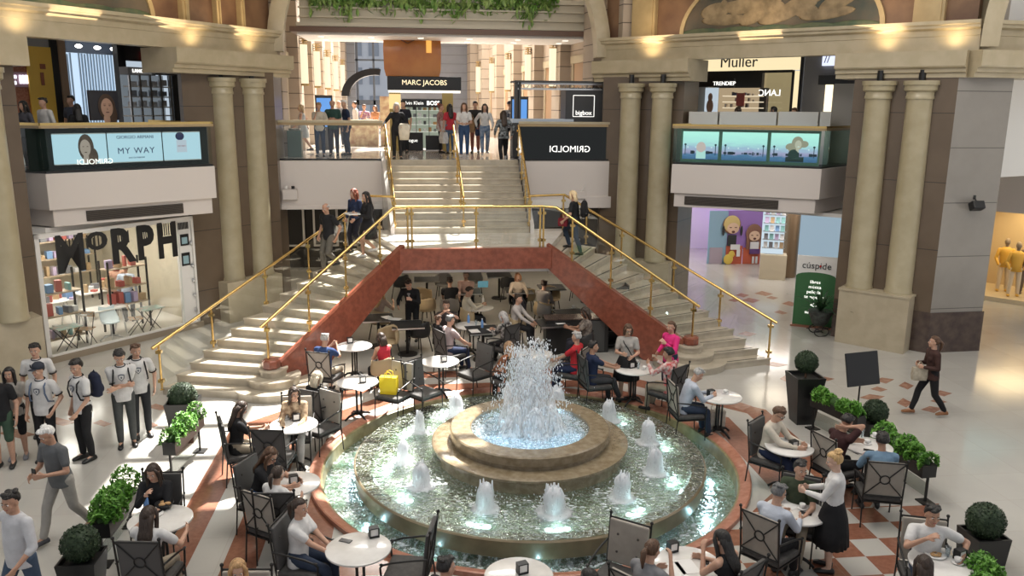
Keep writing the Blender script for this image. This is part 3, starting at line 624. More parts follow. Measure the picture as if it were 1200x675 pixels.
ringpart([(2.79, .386), (2.79, .389), (1.3, .389), (1.3, .385)], 'basin_water', WATER)
ringpart([(1.5, .26), (1.5, .56), (1.56, .58), (1.585, .60), (1.585, .64), (1.56, .65), (1.1, .65), (1.1, .26)], 'tier', WETF)
ringpart([(1.25, .64), (1.25, .70), (1.28, .72), (1.29, .86), (1.27, .88), (.97, .88), (.95, .86), (.95, .64)], 'bowl', WETF)
ringpart([(.955, .66), (.955, .662), (.02, .662), (.02, .66)], 'bowl_bed', mat('bowl_blue', (.28, .36, .38), .5, col2=(.4, .48, .5), nscale=5))
ringpart([(.95, .81), (.95, .812), (.01, .816), (.01, .81)], 'bowl_water', WATER3)
CURT = foammat('falling_water', .02, .55, (14, 14, 1.6), cut=(.47, .66), col=(.8, .9, .95))
n = 160; mb = MB(); rnd = random.Random(2)
rings = []
for k, (r, z) in enumerate(((2.80, .11), (2.83, .08), (2.85, .05), (2.88, .015))):
    rings.append([((r+rnd.uniform(-.012, .012)*k)*math.cos(2*PI*i/n), (r+rnd.uniform(-.012, .012)*k)*math.sin(2*PI*i/n), z) for i in range(n)])
mb.loft(rings, cap=False); mb.build('waterfall', CURT, fo, smooth=True)
for r, z, k, nm in ((3.0, .02, 44, 'pool_foam'), ):
    mb = MB()
    for i in range(420):
        a = rnd.uniform(0, 2*PI); q = 2.88+abs(rnd.gauss(0, .06)); mb.ell((q*math.cos(a), q*math.sin(a)  , .018), (rnd.uniform(.01, .05), rnd.uniform(.01, .03), .006), 6, 4)
    mb.build('pool_foam', foammat('foam_flecks', .5, .9), fo, kind='stuff', smooth=True)
LAMPM = emitmat('underwater_lamp', (.62, .82, 1), 22)
def wlamp(x, y, z, e, r=.06):
    mb = MB(); mb.cyl((x, y), r, z, z+.012, 16); mb.build('underwater_lamp', LAMPM, fo)
    o = lamp('POINT', 'underwater_light', (FX+x*FS, FY+y*FS, z+.05+FZ), e, (.62, .82, 1), .03)
angs = [93, 123, 150, -174, -149, -115, -88, -57, -27, 6, 38, 68]
for i, a in enumerate(angs):
    a = math.radians(a)
    for da, rr in ((.055, 2.33), (-.055, 2.33)): 
        mb = MB(); mb.cyl((rr*math.cos(a+da), rr*math.sin(a+da)), .05, .27, .28, 14); mb.build('underwater_lamp', LAMPM, fo)
    lamp('POINT', 'underwater_light', (FX+2.45*math.cos(a), FY+2.45*math.sin(a), .355+FZ), 12.0, (.58, .78, 1), .03)
for a in (-150, -125, -95, -60, -35, -10, 20, 165): wlamp(2.95*math.cos(math.radians(a)), 2.95*math.sin(math.radians(a)), -.06, 9.0)
for a in (-125, -95, -65, -35, -150, 60, 120): wlamp(.74*math.cos(math.radians(a)), .74*math.sin(math.radians(a)), .665, 6.0, .04)
wlamp(0, 0, .67, 14, .05)
FOAM = foammat('white_foam', .8, 1., (40, 40, 14), cut=(.3, .45), col=(.93, .95, .98))
DROP = mat('water_drop', (.85, .9, .95), .15, spec=.8)
def jet_mesh(h, r0_, seed):
    rn = random.Random(seed); mb = MB(); n = 20; rings = []
    prof = [(1.6, 0), (1.15, .04), (.95, .12), (.88, .3), (.84, .5), (.78, .68), (.66, .82), (.45, .93), (.15, .98)]
    for q, t in prof: rings.append([(math.cos(2*PI*i/n)*r0_*q*(1+rn.uniform(-.16, .16)), math.sin(2*PI*i/n)*r0_*q*(1+rn.uniform(-.16, .16)), h*t*(1+rn.uniform(-.03, .03))) for i in range(n)])
    mb.loft(rings)
    for i in range(14):
        a = rn.uniform(0, 2*PI); q = rn.uniform(.05, .62)*r0_; hh = h*rn.uniform(.84, 1.12); mb.cap((q*math.cos(a), q*math.sin(a), h*.55), r0_*.25, (q*1.1*math.cos(a), q*1.1*math.sin(a), hh), .010, 6)
    for i in range(70):
        a = rn.uniform(0, 2*PI); q = r0_*(.8+abs(rn.gauss(0, .7))); s_ = rn.uniform(.004, .010); mb.ell((q*math.cos(a), q*math.sin(a), rn.uniform(0, h*1.02)*(1-min(.9, q/r0_*.25))), (s_, s_, s_*1.5), 5, 4)
    for i in range(60):
        a = rn.uniform(0, 2*PI); q = r0_*rn.uniform(1.2, 3.2); mb.ell((q*math.cos(a), q*math.sin(a), .006), (rn.uniform(.01, .05), rn.uniform(.008, .02), .006), 6, 4)
    return mb
jl = ['at the very back, just left of the central spray', 'at the back left of the basin, brightest white one there', 'on the left of the basin, second from the back', 'on the far left of the basin, tall and thin', 'on the left of the basin nearest the front left lamps',
      'at the front of the basin, left one of the two nearest', 'at the very front of the basin, widest of all', 'at the front right of the basin', 'on the right of the basin, third from the front', 'on the far right of the basin', 'at the back right of the basin', 'at the back, just right of the central spray']
for i, a in enumerate(angs):
    a_ = math.radians(a); h = [.46, .44, .38, .40, .38, .42, .42, .40, .42, .42, .40, .46][i]; r = .145 if i != 6 else .18
    if i in (3, 2): r = .10
    if i in (0, 11): r = .17
    o = jet_mesh(h, r, i+20).build('water_jet', FOAM, None, smooth=True, label='foaming jet '+jl[i], cat='water jet', group='ring of foaming jets in the fountain basin')
    o.location = (FX+2.13*math.cos(a_), FY+2.13*math.sin(a_), .385+FZ)
# central spray: falling droplets and thin veils of water
rn = random.Random(5); mb = MB()
for i in range(4600):
    u = rn.random()
    if u < .42:                                 # arcs thrown outwards and falling back
        a = rn.choice([2.9, 2.4, 3.4, 1.4, .3, -.4, -1.2, -2.0])+rn.gauss(0, .16); R1 = rn.uniform(.35, .78); t = rn.random(); pk = rn.uniform(.7, 1.35); R_ = R1*(.25+.75*t); z = .88+pk*4*max(0, (.25+.75*t)*(1-(.25+.75*t)))*(1.1)+rn.gauss(0, .03)
        x, y = R_*math.cos(a)+rn.gauss(0, .02), R_*math.sin(a)+rn.gauss(0, .02)
    elif u < .8:
        cx_, cy_, hh = rn.choice([(-.17, 0, 1.45), (.15, .05, 1.55), (0, .12, 1.2)]); t = rn.random()**.8; x, y, z = cx_+rn.gauss(0, .045+.05*t), cy_+rn.gauss(0, .05+.05*t), .88+hh*t
    else: a = rn.uniform(0, 2*PI); R_ = abs(rn.gauss(0, .35)); x, y, z = R_*math.cos(a), R_*math.sin(a), .88+rn.random()**2*.7
    s_ = rn.uniform(.004, .010); mb.ell((x, y, z), (s_, s_, s_*rn.uniform(1.2, 4)), 5, 3)
sp = mb.build('water_spray', DROP, None, smooth=True, kind='stuff', label='tall central spray of falling water droplets in the upper bowl', cat='water spray'); sp.location = (FX, FY, -.07+FZ)
VEIL = foammat('water_veil', .12, .8, (22, 22, 4), cut=(.36, .62), col=(.95, .96, .97))
mb = MB()
for (x, y, h, r) in ((-.16, 0, 1.3, .11), (.14, .05, 1.35, .12), (0, -.1, .95, .2), (.05, -.25, .5, .2), (-.25, -.2, .55, .16), (.32, -.15, .5, .15), (-.32, .1, .85, .09), (.3, .0, .9, .10), (0, .2, 1.1, .12)):
    rings = [[(x*(1+.3*(1-t))+math.cos(2*PI*i/16)*r*q*(1+rn.uniform(-.2, .2)), y+math.sin(2*PI*i/16)*r*q*(1+rn.uniform(-.2, .2)), .86+h*t) for i in range(16)] for q, t in ((1.7, 0), (1.25, .15), (1.0, .35), (.8, .6), (.55, .85), (.15, 1.0))]
    mb.loft(rings)
v = mb.build('veil', VEIL, sp, smooth=True, kind='stuff')
mb = MB()
for i in range(700):
    a = rn.uniform(0, 2*PI); q = math.sqrt(rn.random())*.9; mb.ell((q*math.cos(a), q*math.sin(a), .885), (rn.uniform(.008, .04), rn.uniform(.006, .02), .01), 6, 4)
mb.build('bowl_foam', foammat('foam_flecks2', .4, .9), sp, smooth=True, kind='stuff')
# ================================================================ shops
class Plane:
    def __init__(s, A, B, c=(1.4, 12)):
        s.A = Vector(A); s.B = Vector(B); s.d = (s.B-s.A).normalized(); n = Vector((-s.d.y, s.d.x)); c = Vector(c)
        if (s.A+n-c).length < (s.A-c).length: n = -n
        s.n = n                                   # away from the hall
    def off(s, o): return Plane(s.A+s.n*o, s.B+s.n*o)
    def pt(s, px, py): return onwall(px, py, s.A, s.B)
    def rect(s, mb, x0, y0, x1, y1, th=.04, o=0., z0=None, z1=None):
        ym = (y0+y1)/2; a = s.pt(x0, ym); b = s.pt(x1, ym); xm = (x0+x1)/2
        zt = s.pt(xm, y0).z if z1 is None else z1; zb = s.pt(xm, y1).z if z0 is None else z0
        n = s.n; p = [Vector((a.x, a.y))+n*o, Vector((b.x, b.y))+n*o]; q = [p[1]+n*th, p[0]+n*th]
        mb.prism(p+q, zb, zt); return (p[0]+p[1])/2, zb, zt
    def text(s, txt, px, py, size, m_, parent, o=-.02, **k):
        p = s.pt(px, py); n = Vector((-s.n.x, -s.n.y, 0)); return text(txt, size, (p.x+s.n.x*o, p.y+s.n.y*o, p.z), n, m_, parent, **k)
def SB(mb, name, m_, **k): return mb.build(name, m_, kind='structure', **k)
def T1(mb, name, m_, label, cat, group=None, **k): return mb.build(name, m_, None, label=label, cat=cat, group=group, **k)
def root(name, label, cat, p, group=None): return thing(name, label, cat, (p[0], p[1], p[2] if len(p) > 2 else 0), 0, group)
def local(o, parent):                          # keep world place when parented to a moved empty
    o.parent = parent; o.location = o.location-parent.location; return o
def part(mb, name, m_, parent, **k):
    M = parent_mat(parent).inverted(); mb.v = [tuple(M @ Vector(v)) for v in mb.v]; return mb.build(name, m_, parent, **k)
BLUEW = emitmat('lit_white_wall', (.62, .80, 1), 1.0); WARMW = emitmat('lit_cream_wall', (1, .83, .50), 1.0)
CYAN = emitmat('lit_panel', (.50, .75, .88), .95); NEON = emitmat('neon_white', (.85, .85, 1), 2.5)
BRICK = mat('brick', (.33, .12, .07), .7, col2=(.45, .2, .12), nscale=20); YEL = mat('yellow_banner', (.75, .48, .08), .5)
GREY = mat('grey_panel', (.27, .27, .28), .5); DGREY = mat('charcoal_panel', (.05, .05, .055), .4); SKINP = mat('poster_skin', (.62, .38, .27), .6); HAIRP = mat('poster_hair', (.10, .06, .04), .6)
# ---- left upper shops
PL = Plane(LA, LB_).off(3.3)
m = MB(); PL.rect(m, -60, 40, 36, 150, .2, .05); SB(m, 'wall_brick', BRICK)
m = MB(); PL.rect(m, 62, 45, 72, 150, .3, -.05); m.mi = 1; PL.rect(m, 70, 45, 78, 150, .3, -.1); m.mi = 2; PL.rect(m, 30, 40, 64, 56, .2); SB(m, 'trim_4', [BLACK, mat('tan_frame', (.3, .2, .13), .5), GREY])
t = root('shop_banner', 'tall yellow vertical banner beside the brick wall on the upper left floor', 'banner', PL.pt(48, 130)); t.location.z = 4.33
m = MB(); PL.rect(m, 33, 55, 62, 140, .05, -.05, z0=4.33); part(m, 'cloth', YEL, t)
m = MB(); PL.rect(m, 45, 75, 51, 81, .02, -.08); PL.rect(m, 46, 85, 50, 100, .01, -.07); part(m, 'print', mat('red_brown', (.3, .1, .05), .6), t)
t = root('neon_sign', 'glowing white neon sign on the brick wall at upper left', 'sign', PL.pt(15, 93))
m = MB(); PL.rect(m, -4, 84, 34, 102, .03, 0.); part(m, 'backing', mat('pinkish_board', (.3, .18, .2), .5), t)
m = MB()                                        # blurred glowing strokes, too soft to read in the photograph
for i in range(7):
    for y0_, y1_ in ((88, 92), (95, 99)): PL.rect(m, 1+i*2.6, y0_, 2.6+i*2.6, y1_, .02, -.04)
for i in range(3): PL.rect(m, 22+i*3.6, 88, 24.4+i*3.6, 98, .02, -.04)
part(m, 'glowing_strokes', NEON, t)
m = MB(); PL.off(.1).rect(m, 0, 70, 18, 78, .1, -.2); SB(m, 'trim_5', BLACK)
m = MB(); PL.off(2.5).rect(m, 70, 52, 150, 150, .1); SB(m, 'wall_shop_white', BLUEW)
m = MB(); rnd = random.Random(4)
for i in range(20):
    x = 76+i*3.4
    if 88 < x < 96: continue
    PL.off(2.3).rect(m, x, 62+(i % 3)*.8, x+1.0, 150, .05)
SB(m, 'trim_6', mat('silver_slat', (.5, .6, .7), .3))
m = MB(); PL.off(1.2).rect(m, 76, 50, 142, 63, .1); SB(m, 'trim_7', mat('blue_ceiling', (.12, .16, .24), .5))
for i, (x, y) in enumerate(((92, 54), (114, 56), (133, 57.5))):
    p = PL.off(.8).pt(x, y); m = MB(); m.ell(p, (.09, .09, .05)); SB(m, 'spot_lamp', emitmat('spot_glow', (1, .97, .9), 8))
m = MB(); PL.rect(m, 141, 50, 150, 150, .2); PL.rect(m, 141, 56, 260, 74, .2); PL.rect(m, 203, 74, 214, 150, .2); SB(m, 'trim_8', BLACK)
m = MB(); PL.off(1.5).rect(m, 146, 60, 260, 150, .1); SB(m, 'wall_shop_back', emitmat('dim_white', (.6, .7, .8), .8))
t = root('shop_sign', 'small red sign with white script on the black shop front at upper left', 'sign', PL.pt(170, 66))
m = MB(); PL.rect(m, 165, 61, 176, 70, .05, -.06); part(m, 'plate', emitmat('red_sign', (.8, .08, .05), .8), t); PL.text('Ray-Ban', 170.6, 65.5, .085, SIGNW, t, o=-.08)
t = root('display_stand', 'grey and black display stand with white shelves of boxes behind the left balcony', 'display stand', PL.pt(178, 130)); t.location.z = 4.33
Pq = PL.off(-.9)
m = MB(); Pq.rect(m, 150, 79, 182, 88, .35); part(m, 'header', GREY, t); m = MB(); Pq.rect(m, 182, 79, 206, 88, .35); part(m, 'header', DGREY, t)
Pq.text('LANCÔME', 166, 83.5, .13, SIGNW, t)
for i in range(5):
    m = MB(); x = (153, 165, 177, 189, 200)[i]; Pq.rect(m, x, 88, x+2, 140, .05, z0=4.33); part(m, 'post', STEEL, t)
for i, y in enumerate((101, 113, 125, 135)):
    m = MB(); Pq.rect(m, 153, y, 202, y+1.4, .3); part(m, 'shelf', WHITE, t)
m = MB(); Pq.rect(m, 153, 88, 202, 140, .03, .32, z0=4.33); part(m, 'back', emitmat('shelf_back_light', (.5, .58, .65), .28), t)  # back panel given its own grey glow to look brighter, no lamp there
for i in range(4):
    for j in range(3):
        m = MB(); x = (156, 168, 180, 191)[i]; y = (100.8, 112.8, 124.8)[j]; Pq.rect(m, x, y-5.5-(i+j) % 2*1.5, x+7, y, .12, .08)
        o = T1(m, 'product_box', (mat('box_white', (.7, .7, .72), .5), mat('box_grey', (.35, .38, .42), .5))[(i*2+j) % 2], 'pale box, %s column from left, %s shelf of the upper display stand' % (('first', 'second', 'third', 'fourth')[i], ('top', 'middle', 'lower')[j]), 'box', 'boxes on the upper display stand')
def faceposter(P, x0, y0, x1, y1, label, bg, dark=True, name='advert_poster', o=0.):
    t = root(name, label, 'poster', P.pt((x0+x1)/2, (y0+y1)/2)); w_ = x1-x0; h_ = y1-y0
    m = MB(); P.rect(m, x0, y0, x1, y1, .06, o); part(m, 'panel', bg, t)
    c = P.pt((x0+x1)/2+w_*.08, y0+h_*.55); R = Matrix(((P.d.x, P.n.x, 0), (P.d.y, P.n.y, 0), (0, 0, 1)))
    k = abs((P.pt(x0, y0).xy-P.pt(x1, y0).xy).length); f_ = k*.26
    q = lambda a, b, dd: (c.x+P.d.x*a+P.n.x*(o-.01-dd), c.y+P.d.y*a+P.n.y*(o-.01-dd), c.z+b)
    m = MB(); m.ell(q(0, .0, 0), (f_*1.15, .012, f_*1.5), 20, 10, R); m.ell(q(f_*.6, -f_*.9, 0), (f_*.75, .012, f_*1.3), 16, 8, R); part(m, 'hair', HAIRP, t, smooth=True)
    m = MB(); m.ell(q(0, -.1*f_, .01), (f_*.8, .012, f_*1.1), 20, 10, R); m.ell(q(-.1*f_, -f_*1.4, .005), (f_*.45, .012, f_*.7), 16, 8, R); part(m, 'face', SKINP, t, smooth=True)
    m = MB()
    for s_ in (-1, 1): m.ell(q(s_*f_*.33, f_*.15, .02), (f_*.16, .006, f_*.06), 12, 6, R); m.box(q(s_*f_*.33, f_*.32, .02), (f_*.34, .006, f_*.05), R=R)
    m.ell(q(0, -f_*.62, .02), (f_*.25, .006, f_*.07), 12, 6, R); m.box(q(0, -f_*.25, .02), (f_*.08, .006, f_*.22), R=R); part(m, 'features', mat('poster_dark', (.2, .09, .07), .6), t, smooth=True)
    return t
faceposter(PL.off(-1.6), 105, 106, 139, 141, 'dark advert board with a womans face standing behind the left balcony', mat('board_dark', (.05, .05, .06), .3))
# ---- lit panels of the left balcony
PB = Plane(bl[0].xy, bl[1].xy).off(.12)
m = MB(); PB.rect(m, 34, 150, 246, 206, .03, .1, z0=4.38, z1=5.31); S(m, 'balcony_backing_left', mat('black_green', (.008, .014, .012), .6, spec=.1))
xs = [(62, 125), (127, 190), (192, 235)]
lbn = ['lit blue advert panel with a dark-haired womans face, left on the left balcony', 'lit blue advert panel reading MY WAY, middle of the left balcony', 'lit blue advert panel with a perfume bottle, right on the left balcony']
for i, (x0, x1) in enumerate(xs):
    t = root('light_box', lbn[i], 'light box', PB.pt((x0+x1)/2, 175))
    a = PB.pt(x0, 172); b = PB.pt(x1, 172)
    m = MB(); m.prism([a.xy, b.xy, b.xy+PB.n*.04, a.xy+PB.n*.04], 4.52, 5.18); part(m, 'panel', CYAN, t)
    m = MB()
    for e0, e1, z0, z1 in ((0, 1, 5.18, 5.2), (0, 1, 4.5, 4.52)): m.prism([a.xy, b.xy, b.xy+PB.n*.05, a.xy+PB.n*.05], z0, z1)
    part(m, 'frame', STEEL, t)
    c = (a.xy+b.xy)/2; R = Matrix(((PB.d.x, PB.n.x, 0), (PB.d.y, PB.n.y, 0), (0, 0, 1))); W_ = (a.xy-b.xy).length
    q = lambda u, v, dd: (c.x+PB.d.x*u-PB.n.x*dd, c.y+PB.d.y*u-PB.n.y*dd, 4.85+v)
    INK = mat('ink_blue', (.04, .07, .2), .5); PALE = emitmat('pale_ink', (.5, .6, .8), .8)
    if i == 0:
        m = MB(); m.ell(q(.12, .03, .0), (.17, .012, .3), 20, 10, R); m.ell(q(.25, -.18, .0), (.12, .012, .2), 16, 8, R); part(m, 'hair', HAIRP, t, smooth=True)
        m = MB(); m.ell(q(.1, .02, .012), (.115, .012, .19), 20, 10, R); m.box(q(.1, -.2, .01), (.11, .012, .24), R=R); part(m, 'face', emitmat('lit_skin', (.62, .5, .42), .55), t, smooth=True)
        m = MB()
        for s_ in (-1, 1): m.ell(q(.1+s_*.045, .05, .02), (.022, .008, .01), 10, 6, R)
        m.ell(q(.1, -.08, .02), (.03, .008, .012), 10, 6, R); part(m, 'features', HAIRP, t)
        text('GRIMOLDI', .17, q(.28, -.3, .03), (-PB.n.x, -PB.n.y, 0), SIGNW, t, mirror=True, depth=.004)  # mirrored sign reflection, modelled as glowing letters over the panel
    elif i == 1:
        text('GIORGIO ARMANI', .105, q(0, .24, .01), (-PB.n.x, -PB.n.y, 0), INK, t, depth=.004)
        text('MY WAY', .2, q(0, -.08, .01), (-PB.n.x, -PB.n.y, 0), INK, t, depth=.004, space=1.15)
        text('EAU DE PARFUM', .05, q(0, -.24, .01), (-PB.n.x, -PB.n.y, 0), INK, t, depth=.004)
    else:
        m = MB(); m.ell(q(-.05, .24, .0), (.11, .014, .1), 16, 8, R); part(m, 'cap', mat('cap_blue', (.01, .02, .12), .3), t, smooth=True)
        m = MB(); m.box(q(-.02, .0, .0), (.25, .02, .3), R=R); part(m, 'bottle', emitmat('pale_bottle', (.62, .7, .82), .8), t)
        text('MY WAY', .05, q(-.02, 0, .02), (-PB.n.x, -PB.n.y, 0), mat('ink_pink', (.5, .2, .25), .5), t, depth=.003)
# ---- lit panels of the right balcony
PC = Plane(br[0].xy, br[1].xy).off(.12)
xs = [(800, 842), (846, 899), (903, 959)]
rbn = ['lit sunset advert panel with a round perfume bottle, left on the right balcony', 'lit sunset advert panel of a harbour skyline, middle of the right balcony', 'lit advert panel with a laughing fair-haired woman, right on the right balcony']
SKY1 = mat('panel_sky', (0, 0, 0), .5)
def skygrad():
    m = bpy.data.materials.new('sunset_print'); m.use_nodes = True; nt = m.node_tree; b = nt.nodes['Principled BSDF']; N = nt.nodes.new; L = nt.links.new
    g = N('ShaderNodeNewGeometry'); s = N('ShaderNodeSeparateXYZ'); L(g.outputs['Position'], s.inputs[0]); n = N('ShaderNodeTexNoise'); n.inputs['Scale'].default_value = 4
    mp = N('ShaderNodeMapping'); mp.inputs['Scale'].default_value = (1, 1, 5); L(g.outputs['Position'], mp.inputs[0]); L(mp.outputs[0], n.inputs['Vector'])
    a = N('ShaderNodeMapRange'); a.inputs[1].default_value = 4.48; a.inputs[2].default_value = 5.2; L(s.outputs[2], a.inputs[0]); ad = N('ShaderNodeMath'); ad.operation = 'MULTIPLY_ADD'; ad.inputs[1].default_value = .25; L(n.outputs[0], ad.inputs[0]); sb = N('ShaderNodeMath'); sb.operation = 'SUBTRACT'; sb.inputs[1].default_value = .12; L(a.outputs[0], sb.inputs[0]); L(sb.outputs[0], ad.inputs[2])
    r = N('ShaderNodeValToRGB'); cr_ = r.color_ramp; cr_.elements[0].position = 0; cr_.elements[0].color = (.04, .10, .25, 1); cr_.elements[1].position = 1; cr_.elements[1].color = (.62, .92, .88, 1)
    for p, c in ((.18, (.08, .17, .36, 1)), (.27, (.45, .33, .58, 1)), (.45, (.45, .50, .72, 1)), (.65, (.55, .80, .82, 1))): e = cr_.elements.new(p); e.color = c
    L(ad.outputs[0], r.inputs[0]); L(r.outputs[0], b.inputs['Emission Color']); b.inputs['Emission Strength'].default_value = 1.35; b.inputs['Base Color'].default_value = (.02, .02, .02, 1); return m
SUNSET = skygrad(); FRAMEG = mat('green_grey_frame', (.16, .24, .20), .4)
for i, (x0, x1) in enumerate(xs):
    t = root('light_box', rbn[i], 'light box', PC.pt((x0+x1)/2, 175)); a = PC.pt(x0, 172); b = PC.pt(x1, 172)
    m = MB(); m.prism([a.xy, b.xy, b.xy+PC.n*.04, a.xy+PC.n*.04], 4.48, 5.24); part(m, 'panel', SUNSET, t)
    m = MB(); e = PC.d*.05; nn = PC.n
    for p in (a.xy-e, b.xy): m.prism([p-nn*.03, p+e-nn*.03, p+e+nn*.05, p+nn*.05], 4.4, 5.31)
    for z0, z1 in ((4.4, 4.48), (5.24, 5.31)): m.prism([a.xy-e-nn*.02, b.xy+e-nn*.02, b.xy+e+nn*.05, a.xy-e+nn*.05], z0, z1)
    part(m, 'frame', FRAMEG, t)
    c = (a.xy+b.xy)/2; R = Matrix(((PC.d.x, PC.n.x, 0), (PC.d.y, PC.n.y, 0), (0, 0, 1)))
    q = lambda u, v, dd: (c.x+PC.d.x*u-PC.n.x*dd, c.y+PC.d.y*u-PC.n.y*dd, 4.86+v)
    W_ = (a.xy-b.xy).length
    m = MB(); rr = random.Random(i)
    for k in range(14): m.box(q(rr.uniform(-.45, .45)*W_, -.19, .005), (rr.uniform(.02, .1), .008, rr.uniform(.03, .09)), R=R)
    for k in range(2): u = (-.42+.84*k)*W_; m.box(q(u, -.13, .006), (.02, .008, .26), R=R); m.ell(q(u, .02, .006), (.03, .008, .03), 8, 6, R)
    part(m, 'skyline', mat('print_navy', (.02, .05, .12), .6), t)
    m = MB()
    for k in range(4): m.ell(q((-.35+.22*k)*W_, -.05, .01), (.02, .006, .02), 8, 6, R)
    part(m, 'globe_lamps', emitmat('print_glow', (.9, .9, 1), 1.2), t)
    if i == 0:
        m = MB(); m.ell(q(.02, -.05, .012), (.13, .02, .15), 20, 10, R); part(m, 'bottle', emitmat('pink_glass', (.95, .6, .62), 1.), t, smooth=True)
        m = MB(); m.box(q(.02, -.25, .01), (.26, .02, .22), R=R); part(m, 'stand', emitmat('ice_white', (.75, .95, .98), 1.), t)
    if i == 2:
        HB = emitmat('print_blonde', (.62, .46, .36), .8)
        m = MB(); m.ell(q(.08, .12, .01), (.15, .014, .18), 20, 10, R); m.ell(q(-.08, .02, .01), (.14, .012, .1), 14, 8, R); m.ell(q(.24, .1, .01), (.12, .012, .09), 14, 8, R); m.ell(q(-.03, -.08, .01), (.1, .012, .12), 14, 8, R); part(m, 'hair', HB, t, smooth=True)
        m = MB(); m.ell(q(.1, .08, .025), (.085, .012, .12), 18, 10, R); m.box(q(.09, -.06, .02), (.07, .01, .12), R=R); part(m, 'face', emitmat('print_skin', (.95, .72, .62), .85), t, smooth=True)
        m = MB(); m.prism([q(-.2, -.38, .03)[:2], q(.26, -.38, .03)[:2], q(.26, -.38, .015)[:2], q(-.2, -.38, .015)[:2]], 4.49, 4.62); m.ell(q(.0, -.2, .02), (.15, .012, .16), 14, 8, R); part(m, 'jacket', mat('print_jacket', (.03, .08, .09), .6), t, smooth=True)
        m = MB(); m.ell(q(.11, .03, .035), (.03, .006, .012), 10, 6, R); part(m, 'smile', emitmat('print_white', (1, 1, 1), 1), t)
# white counters on the right balcony
PD = Plane(br[0].xy, br[1].xy).off(1.1)
for i, (x0, x1) in enumerate(((807, 841), (843, 910), (912, 959), (961, 974))):
    m = MB(); PD.rect(m, x0, 131, x1, 144, .5, z0=4.33); T1(m, 'counter', mat('counter_white', (.55, .52, .48), .4), ['leftmost white counter block', 'long white counter block left of centre', 'white counter block right of centre', 'short white counter end block'][i]+' above the right balcony panels', 'counter', bevel=.01)
# ---- right upper shops
PR = Plane(RA, RB_).off(4.2)
m = MB(); PR.rect(m, 790, 55, 938, 83, .2); SB(m, 'shop_sign_band', WARMW)
t = root('shop_sign', 'black script lettering on the lit cream band at upper right', 'sign', PR.pt(872, 71)); PR.text('Muller', 866, 73, .5, BLACK, t, o=-.03)
m = MB(); PR.rect(m, 780, 83, 824, 150, .2); PR.rect(m, 824, 83, 893, 103, .2); PR.rect(m, 889, 103, 897, 150, .2); PR.rect(m, 926, 83, 929, 150, .2, -.02); PR.rect(m, 893, 82, 929, 85, .2, -.02); PR.rect(m, 937, 60, 941, 150, .3, -.1); SB(m, 'trim_9', BLACK)
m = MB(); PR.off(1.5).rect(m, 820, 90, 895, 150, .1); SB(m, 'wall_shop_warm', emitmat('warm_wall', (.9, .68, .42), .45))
m = MB(); PR.rect(m, 929, 83, 938, 150, .2, 0.); SB(m, 'trim_10', WARMW)
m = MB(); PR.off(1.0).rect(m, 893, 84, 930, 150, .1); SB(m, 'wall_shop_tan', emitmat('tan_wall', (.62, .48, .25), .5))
m = MB(); PR.rect(m, 897, 85, 926, 150, .01); wo = SB(m, 'shop_pane', GLASS); PR.text('LANC', 902, 109, .28, SIGNW, wo, mirror=True)
m = MB(); PR.off(-.6).rect(m, 941, 55, 1010, 150, .2); SB(m, 'wall_grey_upper', GREY)
t = root('shop_sign', 'small lit blue and white sign on the grey wall at upper right', 'sign', PR.pt(972, 70)); m = MB(); PR.off(-.6).rect(m, 965, 64, 980, 77, .1, -.1); part(m, 'plate', emitmat('blue_white_sign', (.75, .8, 1), 1.2), t); PR.off(-.6).text('//', 971, 70, .3, BLACK, t, o=-.13)
m = MB(); PR.off(-1.2).rect(m, 959, 88, 1002, 99, .6); SB(m, 'trim_11', BLACK)
m = MB(); PR.off(-1.).rect(m, 966, 99, 974, 133, .1); SB(m, 'trim_12', emitmat('lamp_strip', (1, .85, .6), 1.6))
m = MB(); PR.off(-1.9).rect(m, 976, 98, 1004, 150, .4, z0=4.33); SB(m, 'trim_13', mat('panel_cream', (.42, .40, .37), .5))
PQ = PR.off(-1.0)
t = root('cosmetics_booth', 'black cosmetics booth with lit poster and shelves behind the right balcony', 'shop booth', PQ.pt(845, 128)); t.location.z = 4.33
m = MB(); PQ.rect(m, 812, 102, 829, 140, .8, z0=4.33); part(m, 'side_panel', mat('booth_white', (.55, .54, .5), .5), t)
m = MB(); PQ.rect(m, 829, 103, 843, 140, .1, -.2, z0=4.33); part(m, 'poster', emitmat('poster_lit', (.62, .72, .8), .8), t)
m = MB(); p = PQ.pt(836, 114); R = Matrix(((PQ.d.x, PQ.n.x, 0), (PQ.d.y, PQ.n.y, 0), (0, 0, 1))); c = (p.x-PQ.n.x*.22, p.y-PQ.n.y*.22, p.z); m.ell(c, (.08, .01, .13), 14, 8, R); m.ell((c[0], c[1], c[2]-.28), (.12, .01, .22), 14, 8, R); part(m, 'poster_figure', SKINP, t, smooth=True)
m = MB(); PQ.rect(m, 840, 92, 860, 103, .1); part(m, 'sign_board', BLACK, t); PQ.text('TRENDIEP', 849, 98, .17, SIGNW, t)
for i in range(3): m = MB(); PQ.rect(m, 845, 112+i*7, 889, 113+i*7, .3, .1); part(m, 'shelf', emitmat('shelf_glow', (1, .85, .6), .9), t)
m = MB(); rnd = random.Random(11)
for i in range(22): x = rnd.uniform(846, 886); y = rnd.choice((112, 119, 126)); PQ.rect(m, x, y-rnd.uniform(2, 5), x+rnd.uniform(1, 3), y, .1, .12)
part(m, 'bottles', [mat('bottle_mix', (.5, .4, .3), .3, col2=(.1, .1, .15), nscale=3)], t, kind='stuff')
m = MB(); PQ.rect(m, 862, 109, 871, 124, .05, .05); part(m, 'small_poster', mat('poster_red', (.5, .12, .1), .5), t)
